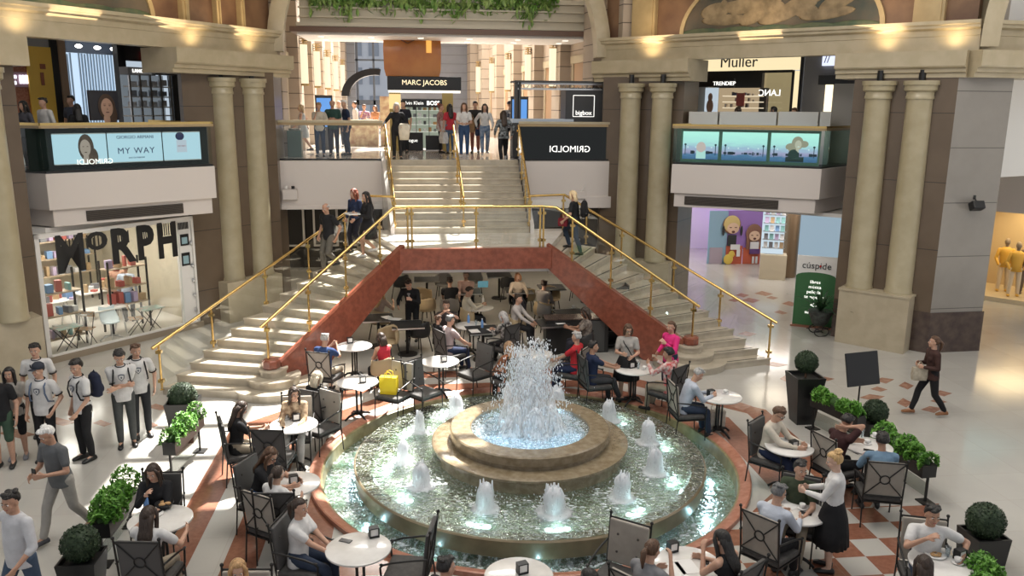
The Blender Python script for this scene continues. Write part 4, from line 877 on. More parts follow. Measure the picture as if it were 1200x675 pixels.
# ---- morph shop under the left balcony
GA, GB = (-8.52, 19.18), (-5.93, 22.28)
PM = Plane(GA, GB)
INN = mat('shop_cream', (.62, .56, .44), .6); SHF = mat('shop_floor', (.55, .52, .47), .3)
q = lambda s_, o: PM.A+PM.d*s_+PM.n*o
LM = (PM.B-PM.A).length
m = MB(); m.prism([q(-1.5, -.05), q(LM+.1, -.05), q(LM+.1, .12), q(-1.5, .12)], 0, .15); S(m, 'shop_sill', mat('sill_tan', (.33, .27, .20), .4))
m = MB(); m.prism([q(-2, .12), q(LM, .12), q(LM+.5, 5.5), q(-2, 5.5)], .0, .12); S(m, 'shop_floor', SHF)
m = MB(); m.prism([q(-2.2, 5.4), q(LM+.8, 5.4), q(LM+.8, 5.6), q(-2.2, 5.6)], 0, 3); m.prism([q(-2.2, .1), q(-2, .1), q(-2, 5.5), q(-2.2, 5.5)], 0, 3); m.prism([q(LM+.1, .1), q(LM+.2, .1), q(LM+.7, 5.5), q(LM+.6, 5.5)], 0, 3); S(m, 'wall_shop', INN)
m = MB(); m.prism([q(.05, .0), q(LM-.42, .0), q(LM-.42, .012), q(.05, .012)], .17, 2.9); S(m, 'window_2', GLASS)
m = MB(); m.prism([q(-.02, -.04), q(.08, -.04), q(.08, .06), q(-.02, .06)], .15, 3); m.prism([q(-.02, -.04), q(LM, -.04), q(LM, .06), q(-.02, .06)], 2.9, 3.0); m.prism([q(LM-.06, -.04), q(LM, -.04), q(LM, .06), q(LM-.06, .06)], .15, 3); m.prism([q(-.02, -.04), q(LM, -.04), q(LM, .06), q(-.02, .06)], .15, .19); S(m, 'window_frame', WHITE)
m = MB(); m.prism([q(LM-.45, .02), q(LM-.05, .02), q(LM-.05, .1), q(LM-.45, .1)], .18, 2.9); pn = S(m, 'shop_panel', WHITE)
m = MB()
for z, h_ in ((2.25, .3), (1.72, .34)):
    m.mi = 0; m.prism([q(LM-.38, .0), q(LM-.14, .0), q(LM-.14, .03), q(LM-.38, .03)], z, z+h_); m.mi = 1; m.prism([q(LM-.35, -.01), q(LM-.19, -.01), q(LM-.19, .0), q(LM-.35, .0)], z+.05, z+h_-.08)
for i in range(9): m.mi = 0; m.prism([q(LM-.42+i*.035, .0), q(LM-.405+i*.035, .0), q(LM-.405+i*.035, .03), q(LM-.42+i*.035, .03)], 2.68, 2.86)
for z in (2.3, 1.7, 1.3, .9, .5): c = q(LM-.1, -.02); m.mi = 2; m.ell((c.x, c.y, z), (.05, .05, .06), 10, 6)
S(m, 'trim_14', [BLACK, mat('print_blue', (.3, .45, .5), .4), STEEL])
sg = root('shop_letters', 'big black striped letters MORPH across the shop window at left', 'sign', (PM.A.x, PM.A.y, 2.5))
lets = [('M', 65, 98, 272, 319), ('O', 100, 125, 271, 293), ('R', 130, 158, 266, 308), ('P', 160, 180, 262, 304), ('H', 184, 206, 258, 302)]
for ch, x0, x1, y0, y1 in lets:
    a, b = PM.pt(x0, (y0+y1)/2), PM.pt(x1, (y0+y1)/2); xm = (x0+x1)/2; zt, zb = PM.pt(xm, y0).z, PM.pt(xm, y1).z; zt = min(zt, 2.93)
    me = text_mesh(ch, 1., depth=.012, bold=.022 if ch == 'M' else .035); me.materials.clear(); me.materials.append(BLACK)
    vx = [v.co.x for v in me.vertices]; vy = [v.co.y for v in me.vertices]; sx = (b.xy-a.xy).length/(max(vx)-min(vx)); sy = (zt-zb)/(max(vy)-min(vy))
    me.transform(Matrix.Diagonal((sx, sy, 1, 1)) @ Matrix.Translation((-(max(vx)+min(vx))/2, -(max(vy)+min(vy))/2, 0)))
    p = (a+b)/2; p.z = (zt+zb)/2; hw = (b.xy-a.xy).length/2; hh = (zt-zb)/2
    o = bpy.data.objects.new('letter', me); COL.objects.link(o); n3 = Vector((-PM.n.x, -PM.n.y, 0)); x3 = Vector((0, 0, 1)).cross(n3)
    o.parent = sg; o.matrix_basis = parent_mat(sg).inverted() @ Matrix(((x3.x, 0, n3.x, p.x+n3.x*.03), (x3.y, 0, n3.y, p.y+n3.y*.03), (0, 1, 0, p.z), (0, 0, 0, 1)))
    cy0, cy1, sx0, sx1 = {'M': (.0, .75, -.5, .5), 'O': (-.75, .75, -.9, .5), 'R': (.1, .8, -.35, .45), 'P': (.1, .8, -.35, .5), 'H': (.25, .95, -.45, .45)}[ch]
    for k in range(5):                           # striped counters of the letters
        c = Vector((p.x, p.y))+PM.d*(hw*(sx0+(sx1-sx0)*k/4))-PM.n*.03; m = MB(); w2 = .012
        m.prism([c-PM.d*w2-PM.n*.008, c+PM.d*w2-PM.n*.008, c+PM.d*w2+PM.n*.008, c-PM.d*w2+PM.n*.008], p.z+hh*cy0, p.z+hh*cy1); part(m, 'stripe', BLACK, sg)
for a, o_ in ((1.0, 1.5), (2.9, 1.5), (.5, 3.6), (2.6, 3.8)):
    c = q(a, o_); lamp('AREA', 'shop_lamp', (c.x, c.y, 2.9), 48, (1, .94, .84), 1.0, aim=(c.x, c.y, 0))
m = MB(); m.prism([q(-2, .12), q(LM+.1, .12), q(LM+.6, 5.5), q(-2, 5.5)], 2.95, 2.98); S(m, 'ceiling_shop', WHITE)
rnd = random.Random(21)
ITEMC = [mat('item_white', (.7, .7, .7), .5), mat('item_teal', (.25, .5, .5), .5), mat('item_red', (.5, .12, .1), .5), mat('item_grey', (.2, .2, .22), .5), mat('item_blue', (.2, .35, .6), .5), mat('item_lilac', (.5, .4, .6), .5), mat('item_tan', (.5, .35, .2), .5)]
ORD = ['', '1st', '2nd', '3rd']+['%dth' % i for i in range(4, 40)]; LEV = ['lowest', 'second', 'third', 'fourth', 'fifth']
def shelf_unit(s0, s1, off, label, zs, seed, n=9):
    a, b = q(s0, off), q(s1, off); t = root('shelf_unit', label, 'shelf', ((a.x+b.x)/2, (a.y+b.y)/2, .12)); nn = PM.n*.38
    for p in (a, b, a+nn, b+nn): m = MB(); m.box((p.x, p.y, 1.05), (.04, .04, 1.86), math.atan2(PM.d.y, PM.d.x)); part(m, 'post', BLACK, t)
    for z in zs: m = MB(); m.prism([a, b, b+nn, a+nn], z, z+.03); part(m, 'shelf', mat('shelf_wood', (.45, .35, .25), .5), t)
    r2 = random.Random(seed); L_ = (b-a).length
    for lv, z in enumerate(zs):
        s_ = .05; cnt = 0
        while s_ < L_-.15:
            w_ = r2.uniform(.07, .2); h_ = r2.uniform(.1, .32); c = a+PM.d*(s_+w_/2)+PM.n*.18
            m = MB(); m.box((0, 0, h_/2), (w_*.9, r2.uniform(.1, .26), h_), 0); im = r2.choice(ITEMC); cnt += 1; o = m.build('boxed_item', im, None, label='%s item, %s from left, %s level, %s' % (im.name[5:], ORD[cnt], LEV[lv], label), cat='gift item', group='items on the '+label, bevel=.008)
            o.location = (c.x, c.y, z+.031); o.rotation_euler = (0, 0, math.atan2(PM.d.y, PM.d.x)+r2.uniform(-.2, .2)); s_ += w_+r2.uniform(.02, .12)
shelf_unit(.15, 1.25, .55, 'left open shelf in the shop window', (.35, .9, 1.45), 5)
shelf_unit(2.05, 3.1, .75, 'right open shelf in the shop window', (.8, 1.25, 1.75), 6)
shelf_unit(-.6, 1.4, 4.7, 'long shelf on the shop back wall at left', (1.0, 1.5, 2.0, 2.4), 7)
shelf_unit(1.7, 4.0, 4.7, 'long shelf on the shop back wall at right', (1.0, 1.5, 2.0, 2.4), 8)
def slab_table(name, label, c, L_, W_, h, top, leg, rz, trestle=False, z0=0.):
    t = thing(name, label, 'table', (c[0], c[1], z0), rz); m = MB(); m.box((0, 0, h-.015), (L_, W_, .03)); m.build('table_top', top, t, bevel=.004)
    for sx in (-1, 1):
        if trestle:
            for sy in (-1, 1): m = MB(); m.tube([(sx*(L_/2-.12), sy*.05, h-.03), (sx*(L_/2-.12), sy*W_*.45, 0)], .018, 6); m.build('leg', leg, t)
        else:
            for sy in (-1, 1): m = MB(); m.tube([(sx*(L_/2-.05), sy*(W_/2-.05), h-.03), (-sx*(L_/2-.12), sy*(W_/2-.05), 0)], .011, 6); m.build('leg', leg, t)
    return t
zr = math.atan2(PM.d.y, PM.d.x)
c = q(1.75, .75); slab_table('trestle_desk', 'white trestle desk in the middle of the shop window', c, 1.25, .6, .74, WHITE, WHITE, zr, True, .12)
c = q(.62, .28); slab_table('folding_table', 'folding bistro table at the left end of the shop window', c, .6, .42, .6, mat('mosaic_top', (.55, .45, .4), .4, col2=(.3, .5, .45), nscale=9), IRON, zr, z0=.12)
c = q(2.85, .35); slab_table('folding_table', 'folding bistro table at the right end of the shop window', c, .6, .42, .6, mat('mosaic_top', (.5, .4, .3), .4), IRON, zr, z0=.12)
def folding_chair(c, rz, label):
    t = thing('folding_chair', label, 'chair', (c[0], c[1], .12), rz); SEATM = mat('orange_print', (.6, .3, .1), .5, col2=(.4, .4, .35), nscale=20)
    m = MB(); m.box((0, 0, .42), (.34, .32, .02)); m.build('seat', SEATM, t); m = MB(); m.box((0, -.17, .74), (.34, .02, .12)); m.build('backrest', SEATM, t)
    for s_ in (-1, 1):
        m = MB(); m.tube([(s_*.16, -.18, .80), (s_*.16, .17, 0)], .01, 6); m.build('leg', IRON, t); m = MB(); m.tube([(s_*.145, .16, .42), (s_*.145, -.2, 0)], .01, 6); m.build('leg', IRON, t)
c = q(.9, 2.3); slab_table('display_table', 'long white display table further inside the corner shop', c, 1.9, .7, .8, WHITE, WHITE, zr, True, .12)
c = q(2.9, 2.6); slab_table('display_table', 'second white display table behind the right shelf', c, 1.5, .7, .8, WHITE, WHITE, zr, True, .12)
rn = random.Random(77)
for k in range(34):
    s_ = rn.uniform(0, 1.8) if k % 2 else rn.uniform(2.2, 3.6); o_ = (2.3 if k % 2 else 2.6)+rn.uniform(-.28, .28); c = q(s_, o_); im = rn.choice(ITEMC); m = MB(); h_ = rn.uniform(.04, .26); m.box((0, 0, h_/2), (rn.uniform(.08, .2), rn.uniform(.06, .16), h_)); o = m.build('boxed_item', im, None, label='%s goods, %s along the %s white display table' % (im.name[5:], ORD[k//2+1], 'left' if k % 2 else 'right'), cat='gift item', group='goods on the inner display tables', bevel=.006); o.location = (c.x, c.y, .921); o.rotation_euler = (0, 0, rn.uniform(0, 3))
c = q(1.12, .35); folding_chair(c, zr+2.2, 'folding bistro chair with orange backrest at left of the shop window')
c = q(2.4, .3); folding_chair(c, zr-2.0, 'folding bistro chair with orange seat beside the right shelf')
def shell_chair(c, rz, label):
    t = thing('swivel_chair', label, 'chair', (c[0], c[1], .12), rz); W2 = mat('pale_blue_shell', (.62, .72, .76), .35)
    m = MB(); rings = []
    for v in range(9):
        a = -.1+v/8*1.5; rings.append([(math.sin((u/12-.5)*2.4)*(.24-.02*v*.3), -.08-.16*math.sin(a)+.18*math.cos((u/12-.5)*2.4)*(1-v/9)-.0, .44+.34*(v/8)**1.4+.06*abs(u/12-.5)*2) for u in range(13)])
    m.loft(rings, cap=False, closed=False); m.ell((0, .02, .46), (.22, .21, .04), 16, 6); o = m.build('shell', W2, t, smooth=True); so = o.modifiers.new('s', 'SOLIDIFY'); so.thickness = .012
    m = MB(); m.cyl((0, 0), .025, .1, .45, 10); m.build('column', STEEL, t, smooth=40)
    for i in range(5): a = i*2*PI/5; m = MB(); m.tube([(0, 0, .12), (.26*math.cos(a), .26*math.sin(a), .06)], .014, 6); m.ell((.27*math.cos(a), .27*math.sin(a), .03), (.03, .03, .03), 8, 6); m.build('leg', STEEL, t, smooth=True)
c = q(1.75, .33); shell_chair(c, zr+PI-.2, 'pale blue swivel shell chair at the white desk in the shop window')
# ---- lower right passage
m = MB(); m.wall((7.8, 34.5), (24, 31), 0, 3.0, .2); S(m, 'wall_passage_back', mat('pale_lilac_wall', (.62, .58, .66), .4))
m = MB(); m.wall((7.7, 27.2), (7.9, 34.5), 0, 3, .2); S(m, 'wall_passage_left', mat('white_gloss', (.68, .66, .66), .2))
lamp('AREA', 'passage_lamp', (12.5, 27, 2.9), 130, (1, .92, .85), 2.5, aim=(12.5, 27, 0)); lamp('AREA', 'corridor_lamp', (9.5, 31, 2.9), 60, (1, .95, 1), 1.5, aim=(9.5, 31, 0)); lamp('AREA', 'purple_lamp', (12.5, 31.2, 2.8), 45, (.55, .25, 1), 1.0, aim=(12.3, 34, 1)); lamp('AREA', 'warm_lamp', (10.8, 23.3, 2.9), 22, (1, .85, .65), 1.2, aim=(10.8, 23, 0))
PK = Plane(at(832, 309).xy, at(897, 309).xy, c=(5, 15))
t = root('cartoon_panel', 'painted standing panel of two cheering cartoon children with a duck on red blocks', 'display panel', PK.pt(862, 305)); t.location.z = 0
kk = lambda px, py, o=0.: (lambda p: (p.x-PK.n.x*o, p.y-PK.n.y*o, p.z))(PK.pt(px, py))
RK = Matrix(((PK.d.x, PK.n.x, 0), (PK.d.y, PK.n.y, 0), (0, 0, 1)))
def kpart(shapes, name, col):
    m = MB()
    for sh in shapes:
        if sh[0] == 'e': p = kk(sh[1], sh[2], sh[5] if len(sh) > 5 else .05); a = (kk(sh[1]+sh[3], sh[2])[0]-kk(sh[1], sh[2])[0])/PK.d.x; b = abs(kk(sh[1], sh[2]-sh[4])[2]-p[2]); m.ell(p, (abs(a), .02, b), 20, 10, RK)
        else: PK.rect(m, sh[1], sh[2], sh[3], sh[4], .02, -(sh[5] if len(sh) > 5 else .05))
    return part(m, name, mat('k_'+name+'_%d' % int(col[0]*100), col, .5), t, smooth=30)
SK = (.72, .50, .35)
kpart([('r', 830, 247, 852, 310, 0.)], 'blue_board', (.30, .48, .62)); kpart([('r', 852, 247, 898, 292, -.04)], 'purple_board', (.35, .2, .55))
kpart([('r', 831, 290, 846, 310, .04)], 'lilac_box', (.45, .38, .45)); kpart([('r', 850, 288, 869, 310, .04), ('r', 870, 290, 890, 310, .04), ('r', 891, 292, 898, 310, .04)], 'red_block', (.55, .12, .06))
kpart([('e', 857, 263, 10.5, 11, .08), ('e', 883, 273, 9.5, 11, .08), ('r', 874, 272, 878, 292, .08), ('r', 888, 272, 892, 290, .08)], 'outline_hair', (.25, .12, .08))
kpart([('e', 857, 262, 9.5, 10, .10)], 'blond_hair', (.65, .5, .2)); kpart([('e', 858, 267, 7, 6.5, .13), ('e', 883, 276, 6.5, 6, .13)], 'face', SK)
kpart([('r', 852, 275, 862, 288, .10), ('e', 847, 270, 1.6, 6, .1), ('e', 868, 270, 1.6, 6, .1)], 'black_jersey', (.03, .03, .03)); kpart([('r', 855, 286, 866, 292, .12), ('r', 862, 292, 866, 300, .12), ('r', 878, 283, 888, 291, .12), ('r', 880, 300, 882.5, 308, .12), ('r', 884, 300, 886.5, 308, .12)], 'white_clothes', (.75, .75, .75))
kpart([('r', 877, 291, 889, 297, .12)], 'skirt', (.12, .05, .18)); kpart([('e', 852, 303, 5.5, 6, .15), ('e', 856, 297, 3.6, 4, .15)], 'duck', (.75, .55, .1)); kpart([('e', 858, 271, 2, 1.4, .15), ('e', 883, 279, 1.8, 1.2, .15), ('e', 855, 266, 1.5, .5, .15), ('e', 861, 266, 1.5, .5, .15), ('e', 880, 275, 1.2, .5, .15), ('e', 886, 275, 1.2, .5, .15)], 'features', (.12, .03, .03))
kpart([('e', 859.5, 298, .8, .8, .18)], 'beak', (.8, .3, .05))
# book kiosk
kb = at(906, 328); a0 = at(890, 327).xy; a1 = at(922, 329).xy; PKi = Plane(a0, a1, c=(5, 15))
t = root('book_kiosk', 'lit glass book kiosk on a cream base beside the round pillar', 'kiosk', kb)
m = MB(); PKi.rect(m, 890, 306, 921, 328, .7, z0=0, z1=.88); part(m, 'base', mat('kiosk_cream', (.62, .54, .40), .5), t)
m = MB(); PKi.rect(m, 892, 263, 919, 306, .02, .3, z0=.88, z1=2.45); part(m, 'back_panel', emitmat('kiosk_glow', (.75, .9, 1), .8), t)
m = MB(); PKi.rect(m, 891, 260, 920, 266, .7, z0=2.4, z1=2.6); part(m, 'canopy', mat('kiosk_cream', (.6, .5, .4), .5), t)
for i in range(5): z = 1.1+i*.29; m = MB(); PKi.rect(m, 892, 300, 919, 302, .25, .05, z0=z, z1=z+.02); part(m, 'shelf', STEEL, t)
rnd = random.Random(31)
for i in range(5):
    for k in range(4):
        x = 894+k*6.3; z = 1.12+i*.29; a = PKi.pt(x, 290); m = MB(); m.box((0, 0, .1), (.13, .03, .2)); o = m.build('book', rnd.choice(ITEMC), None, label='book %s from left, %s shelf of the lit kiosk' % (ORD[k+1], LEV[i]), cat='book', group='books in the lit kiosk'); o.location = (a.x+PKi.n.x*.15+PKi.d.x*.08, a.y+PKi.n.y*.15+PKi.d.y*.08, z); o.rotation_euler = (0, 0, math.atan2(PKi.d.y, PKi.d.x))
p = at(929, 327); m = MB(); m.cyl((p.x, p.y+.5), .32, 0, 3, 32); S(m, 'pillar_round', mat('bronze_pillar', (.22, .15, .09), .3, metal=.5), smooth=40)
m = MB(); m.wall((14.6, 30.2), (17.5, 26.3), .0, 3.0, .05); S(m, 'shop_front_blue', emitmat('blue_window', (.45, .62, .75), .6))
m = MB(); m.wall((14.7, 30.8), (18, 30.5), 0, 3, .1); S(m, 'wall_passage_right', WHITE)
m = MB(); PK.off(1.5).rect(m, 897, 240, 912, 262, .05); S(m, 'trim_15', emitmat('teal_screen', (.2, .8, .65), .8))
t = root('red_kiosk', 'small red stand far down the white corridor behind the right stairs', 'stand', at(809, 278)); m = MB(); pp = at(809, 279); m.box((pp.x, pp.y, .5), (.5, .4, 1.0)); part(m, 'body', mat('kiosk_red', (.5, .05, .04), .4), t); m = MB(); m.box((pp.x, pp.y, 1.05), (.56, .46, .08)); part(m, 'top', DGREY, t)
# banner stand
A_, B_ = at(928, 381).xy, at(974, 386).xy; PS = Plane(A_, B_, c=(8, 10))
t = root('banner_stand', 'tall bookshop banner stand, white above green, beside the potted plant', 'banner', ((A_.x+B_.x)/2, (A_.y+B_.y)/2, 0))
m = MB(); L_ = (B_-A_).length; e = PS.d; m.prism([A_, B_, B_+PS.n*.06, A_+PS.n*.06], 0.04, 1.98); part(m, 'white_panel', WHITE, t)
m = MB(); m.prism([A_-PS.n*.006, B_-PS.n*.006, B_, A_], 0.04, 1.42); cc = (A_+B_)/2-PS.n*.003; m.ell((cc.x, cc.y, 1.42), (L_/2, .003, .12), 24, 8, Matrix(((e.x, PS.n.x, 0), (e.y, PS.n.y, 0), (0, 0, 1)))); part(m, 'green_panel', mat('banner_green', (.04, .14, .05), .5), t)
m = MB(); m.prism([A_-e*.04-PS.n*.1, B_+e*.04-PS.n*.1, B_+e*.04+PS.n*.2, A_-e*.04+PS.n*.2], 0., .05); part(m, 'foot', mat('foot_brown', (.25, .1, .06), .4), t)
n3 = (-PS.n.x, -PS.n.y, 0); tp = lambda z: (cc.x-PS.n.x*.012, cc.y-PS.n.y*.012, z)
text('cúspide', .25, tp(1.72), n3, mat('letter_dark', (.04, .04, .04), .5), t, depth=.004)
for i, s_ in enumerate(('libros', 'música', 'películas', 'te esperan', '\u2190', 'subsuelo')): text(s_ if i != 4 else '<-', .12 if i != 4 else .2, tp((1.27, 1.13, .99, .85, .62, .42)[i]), n3, SIGNW, t, depth=.003)
m = MB(); c_ = tp(1.70); m.ell((c_[0]+e.x*.1, c_[1]+e.y*.1, 1.72), (.035, .006, .035), 10, 6); part(m, 'red_dot', mat('dot_red', (.6, .02, .02), .5), t)
# speaker on the pier
PG = Plane((12.42, 18.32), (13.85, 18.4), c=(12, 12)); p = PG.pt(1143, 239)
t = root('wall_speaker', 'small black loudspeaker tilted down on the grey marble pier', 'speaker', (p.x, p.y, p.z)); m = MB(); m.box((p.x-.1, p.y-.2, p.z-.02), (.3, .2, .2), R=Matrix.Rotation(-.5, 3, 'X')); part(m, 'case', BLACK, t, bevel=.02)
m = MB(); m.tube([(p.x-.05, p.y, p.z+.16), (p.x-.05, p.y-.12, p.z+.05)], .015, 6); m.box((p.x-.05, p.y-.01, p.z+.16), (.06, .02, .1)); part(m, 'bracket', BLACK, t)
# emergency lamp box on the gallery fascia
t = root('emergency_light', 'white emergency lamp box with two small heads on the left gallery fascia', 'lamp', (-3.75, 24.7, 3.35)); m = MB(); m.box((-3.75, 24.72, 3.3), (.42, .14, .3)); part(m, 'case', PLASTER, t, bevel=.01)
for s_ in (-.1, .1): m = MB(); m.cyl((-3.75+s_, 24.66), .05, 3.47, 3.55, 12); part(m, 'lamp_head', BLACK if s_ > 0 else WHITE, t)
t = root('emergency_light', 'white emergency lamp box on the right gallery fascia above the blonde woman', 'lamp', (4.9, 24.7, 3.3)); m = MB(); m.box((4.9, 24.72, 3.25), (.3, .1, .22)); part(m, 'case', PLASTER, t, bevel=.01); m = MB(); m.tube([(4.9, 24.7, 3.36), (5.05, 24.66, 3.6)], .01, 6); part(m, 'wire', WHITE, t)
# ---- mannequin shop far right
qa, qb = at(1143, 350).xy, at(1215, 361).xy; PZ = Plane(qa, qb, c=(8, 10)); q = lambda s_, o: PZ.A+PZ.d*s_+PZ.n*o
m = MB(); m.prism([q(-.6, .0), q(3.5, .0), q(3.5, 2.4), q(-.6, 2.4)], 0, .14); S(m, 'display_floor', mat('display_cream', (.65, .55, .38), .4))
m = MB(); m.prism([q(-.6, 2.3), q(3.5, 2.3), q(3.5, 2.5), q(-.6, 2.5)], 0, 2.9); m.prism([q(-.7, .1), q(-.6, .1), q(-.6, 2.4), q(-.7, 2.4)], 0, 2.9); S(m, 'wall_display', mat('display_wall', (.6, .48, .30), .6))
m = MB(); m.prism([q(-1.2, -.3), q(4, -.3), q(4, 3), q(-1.2, 3)], 2.85, 4.2); S(m, 'balcony_fascia_far_right', PLASTER)
m = MB(); m.prism([q(-.25, -.25), q(4, -.25), q(4, .2), q(-.25, .2)], 4.2, 5.45); S(m, 'light_box_far_right', emitmat('cyan_box', (.4, .85, .85), .8)); m = MB(); m.prism([q(-.35, -.27), q(-.2, -.27), q(-.2, .2), q(-.35, .2)], 4.2, 5.5); m.prism([q(-.35, -.27), q(4, -.27), q(4, .2), q(-.35, .2)], 5.4, 5.5); m.prism([q(-.35, -.27), q(4, -.27), q(4, .2), q(-.35, .2)], 4.2, 4.28); S(m, 'trim_16', FRAMEG)
c = q(1.0, 1.0); lamp('AREA', 'display_lamp', (c.x, c.y, 2.8), 70, (1, .75, .4), 2.2, aim=(c.x, c.y, 0))
MANN = mat('mannequin_grey', (.25, .2, .15), .4); GOLDJ = mat('gold_jacket', (.7, .42, .07), .5); WTR = mat('cream_trousers', (.7, .6, .45), .6)
for i, (px, py, dx) in enumerate(((1173, 341, 0), (1186, 347, .0), (1200, 344, 0))):
    p = at(px, py, .14); t = thing('mannequin', ['mannequin in a gold jacket at the back left of the display', 'mannequin in a gold jacket and cream trousers at the display front', 'mannequin in brown at the right edge of the display'][i], 'mannequin', (p.x, p.y, .14), 2.6)
    m = MB(); m.ell((0, 0, 1.62), (.085, .1, .12)); m.cap((0, 0, 1.4), .05, (0, 0, 1.55), .045); m.build('head', MANN, t, smooth=True)
    m = MB()
    for s_ in (-1, 1): m.cap((s_*.09, 0, .9), .09, (s_*.13, s_*.05, .1), .055)
    m.build('trousers', [WTR, WTR, BROWN][i], t, smooth=True)
    m = MB(); m.loft([[(rx*math.cos(u), ry*math.sin(u), z) for u in [k*PI/8 for k in range(16)]] for rx, ry, z in ((.18, .13, .8), (.16, .11, 1.0), (.19, .13, 1.25), (.2, .12, 1.38), (.07, .06, 1.46))])
    for s_ in (-1, 1): m.cap((s_*.19, 0, 1.36), .06, (s_*.27, .02, 1.08), .05); m.cap((s_*.27, .02, 1.08), .05, (s_*.2, .16, .9), .04)
    m.build('jacket', [GOLDJ, GOLDJ, mat('brown_coat', (.12, .08, .05), .6)][i], t, smooth=True)
    for s_ in (-1, 1): m = MB(); m.ell((s_*.13, s_*.05+.04, .04), (.05, .12, .04)); m.build('shoe', [GOLDJ, GOLDJ, BROWN][i], t, smooth=True)
# ---- gallery: perfume kiosk with giant bottle, sconces, bigbox stand
KX0, KX1, KY = -.95, 1.45, 29.6
t = root('perfume_kiosk', 'black and gold perfume kiosk with lit shelves facing the top of the stairs', 'kiosk', (.25, KY, 4.3))
m = MB(); m.box((.25, KY+.6, 6.62), (2.55, 1.3, .46)); part(m, 'fascia', BLACK, t, bevel=.01); text('MARC JACOBS', .24, (.25, KY-.06, 6.64), (0, -1, 0), emitmat('gold_letters', (1, .8, .5), 1.6), t, depth=.01)
m = MB(); m.box((.25, KY+.1, 6.34), (2.5, .2, .08)); part(m, 'light_strip', emitmat('kiosk_strip', (1, .95, .85), 1.2), t)
GLD = mat('gold_post', (.45, .33, .12), .25, metal=.7)
for x in (-.78, 1.05): m = MB(); m.box((x, KY+.2, 5.3), (.38, .3, 2.0)); part(m, 'post', GLD, t)
m = MB(); m.box((-.78, KY+.03, 6.0), (.4, .1, .5)); part(m, 'lit_panel', emitmat('amber', (1, .7, .3), 1.1), t)
m = MB(); m.box((.18, KY+.35, 5.95), (1.45, .1, .28)); part(m, 'sign_board', BLACK, t); text('Calvin Klein', .17, (-.2, KY+.29, 5.95), (0, -1, 0), SIGNW, t); text('BOSS', .2, (.55, KY+.29, 5.95), (0, -1, 0), SIGNW, t, bold=.006)
m = MB(); m.box((.18, KY+.9, 5.1), (1.45, .05, 1.5)); part(m, 'back_panel', emitmat('green_glow', (.75, .85, .65), .35), t)
for i in range(4): m = MB(); m.box((.18, KY+.65, 4.95+i*.25), (1.45, .45, .02)); part(m, 'shelf', emitmat('shelf_light', (.85, .9, .75), .6), t)
for x in (-.5, -.05, .4, .85): m = MB(); m.box((x, KY+.43, 5.25), (.02, .02, 1.2)); part(m, 'mullion', BLACK, t)
m = MB(); m.box((-.2, KY+.4, 4.62), (.75, .4, .62)); m.box((.62, KY+.4, 4.58), (.7, .4, .5)); part(m, 'counter', BLACK, t); text('Vogue', .16, (-.22, KY+.19, 4.66), (0, -1, 0), SIGNW, t)
rnd = random.Random(8)
for i in range(4):
    for k in range(8):
        x = -.47+k*.18; h_ = rnd.uniform(.08, .16); m = MB(); m.box((x, KY+.6, 4.96+i*.25+h_/2), (rnd.uniform(.08, .14), .12, h_)); o = m.build('perfume_box', rnd.choice([DGREY, ITEMC[0], ITEMC[3], mat('amber_box', (.55, .3, .12), .4)]), None, label='perfume box %s from left, %s lit shelf of the gallery kiosk' % (('1st', '2nd', '3rd', '4th', '5th', '6th', '7th', '8th')[k], ('lowest', 'second', 'third', 'top')[i]), cat='perfume', group='perfume boxes on the kiosk shelves')
t = root('giant_bottle', 'giant amber perfume bottle model standing on the kiosk roof', 'display model', (-.15, KY+.6, 6.85)); AMB = mat('amber_glass', (.50, .17, .03), .12, col2=(.60, .24, .05), nscale=1.2, coat=.5)
m = MB(); m.loft([[(-.15+x*sx, KY+.6+y*sy, z) for sx, sy in ((-1, -1), (-.6, -1.15), (0, -1.2), (.6, -1.15), (1, -1), (1, 1), (-1, 1))] for x, y, z in ((.92, .4, 6.86), (.98, .42, 7.1), (1.0, .42, 7.8), (.96, .4, 8.3), (.8, .35, 8.6), (.5, .3, 8.7))]); part(m, 'bottle', AMB, t, smooth=30)
m = MB(); m.box((.42, KY+.1, 7.95), (.18, .02, .6)); part(m, 'lit_label', emitmat('label_glow', (1, .5, .1), 1), t)
m = MB(); m.tube([(-.6, KY+.05, 8.25), (-.6, KY+.05, 8.1), (-.3, KY+.03, 7.95), (0, KY+.05, 8.1), (0, KY+.05, 8.25)], .02, 6); m.ell((-.42, KY+.08, 8.15), (.05, .02, .03)); m.ell((-.18, KY+.08, 8.15), (.05, .02, .03)); part(m, 'emblem', mat('emblem_dark', (.12, .04, .01), .4), t)
SCO = emitmat('sconce_glow', (1, .84, .58), 1.15)
for side, x0_ in (('left', -4.0), ('right', 5.6)):
    for i in range(5):
        y = 31.1+i*3.9; x = x0_ if side == 'left' else x0_-(y-25.2)*.105; t = thing('wall_sconce', 'tall lit cylinder sconce on pilaster %s of the %s gallery wall' % (('nearest the hall', 'second from the hall', 'third from the hall', 'fourth from the hall', 'fifth from the hall')[i], side), 'wall lamp', (x, y, 7.35))
        m = MB(); m.cyl((0, 0), .13, -.75, .6, 16); m.build('diffuser', SCO, t, smooth=40); m = MB()
        for k in range(4): m.cyl((0, 0), .15, .62+k*.08, .65+k*.08, 16)
        m.cyl((0, 0), .15, -.82, -.75, 16); m.cyl((0, 0), .03, -.82, .9, 8); m.box((.2 if side == 'right' else -.2, 0, .3), (.3, .05, .06)); m.build('fitting', mat('sconce_brass', (.5, .36, .16), .3, metal=.8), t)
t = root('retail_stand', 'grey bigbox stand with truss roof and glass counter beside the stair top', 'shop stand', (4.4, 26.6, 4.3)); TR = mat('stand_charcoal', (.05, .05, .052), .5)
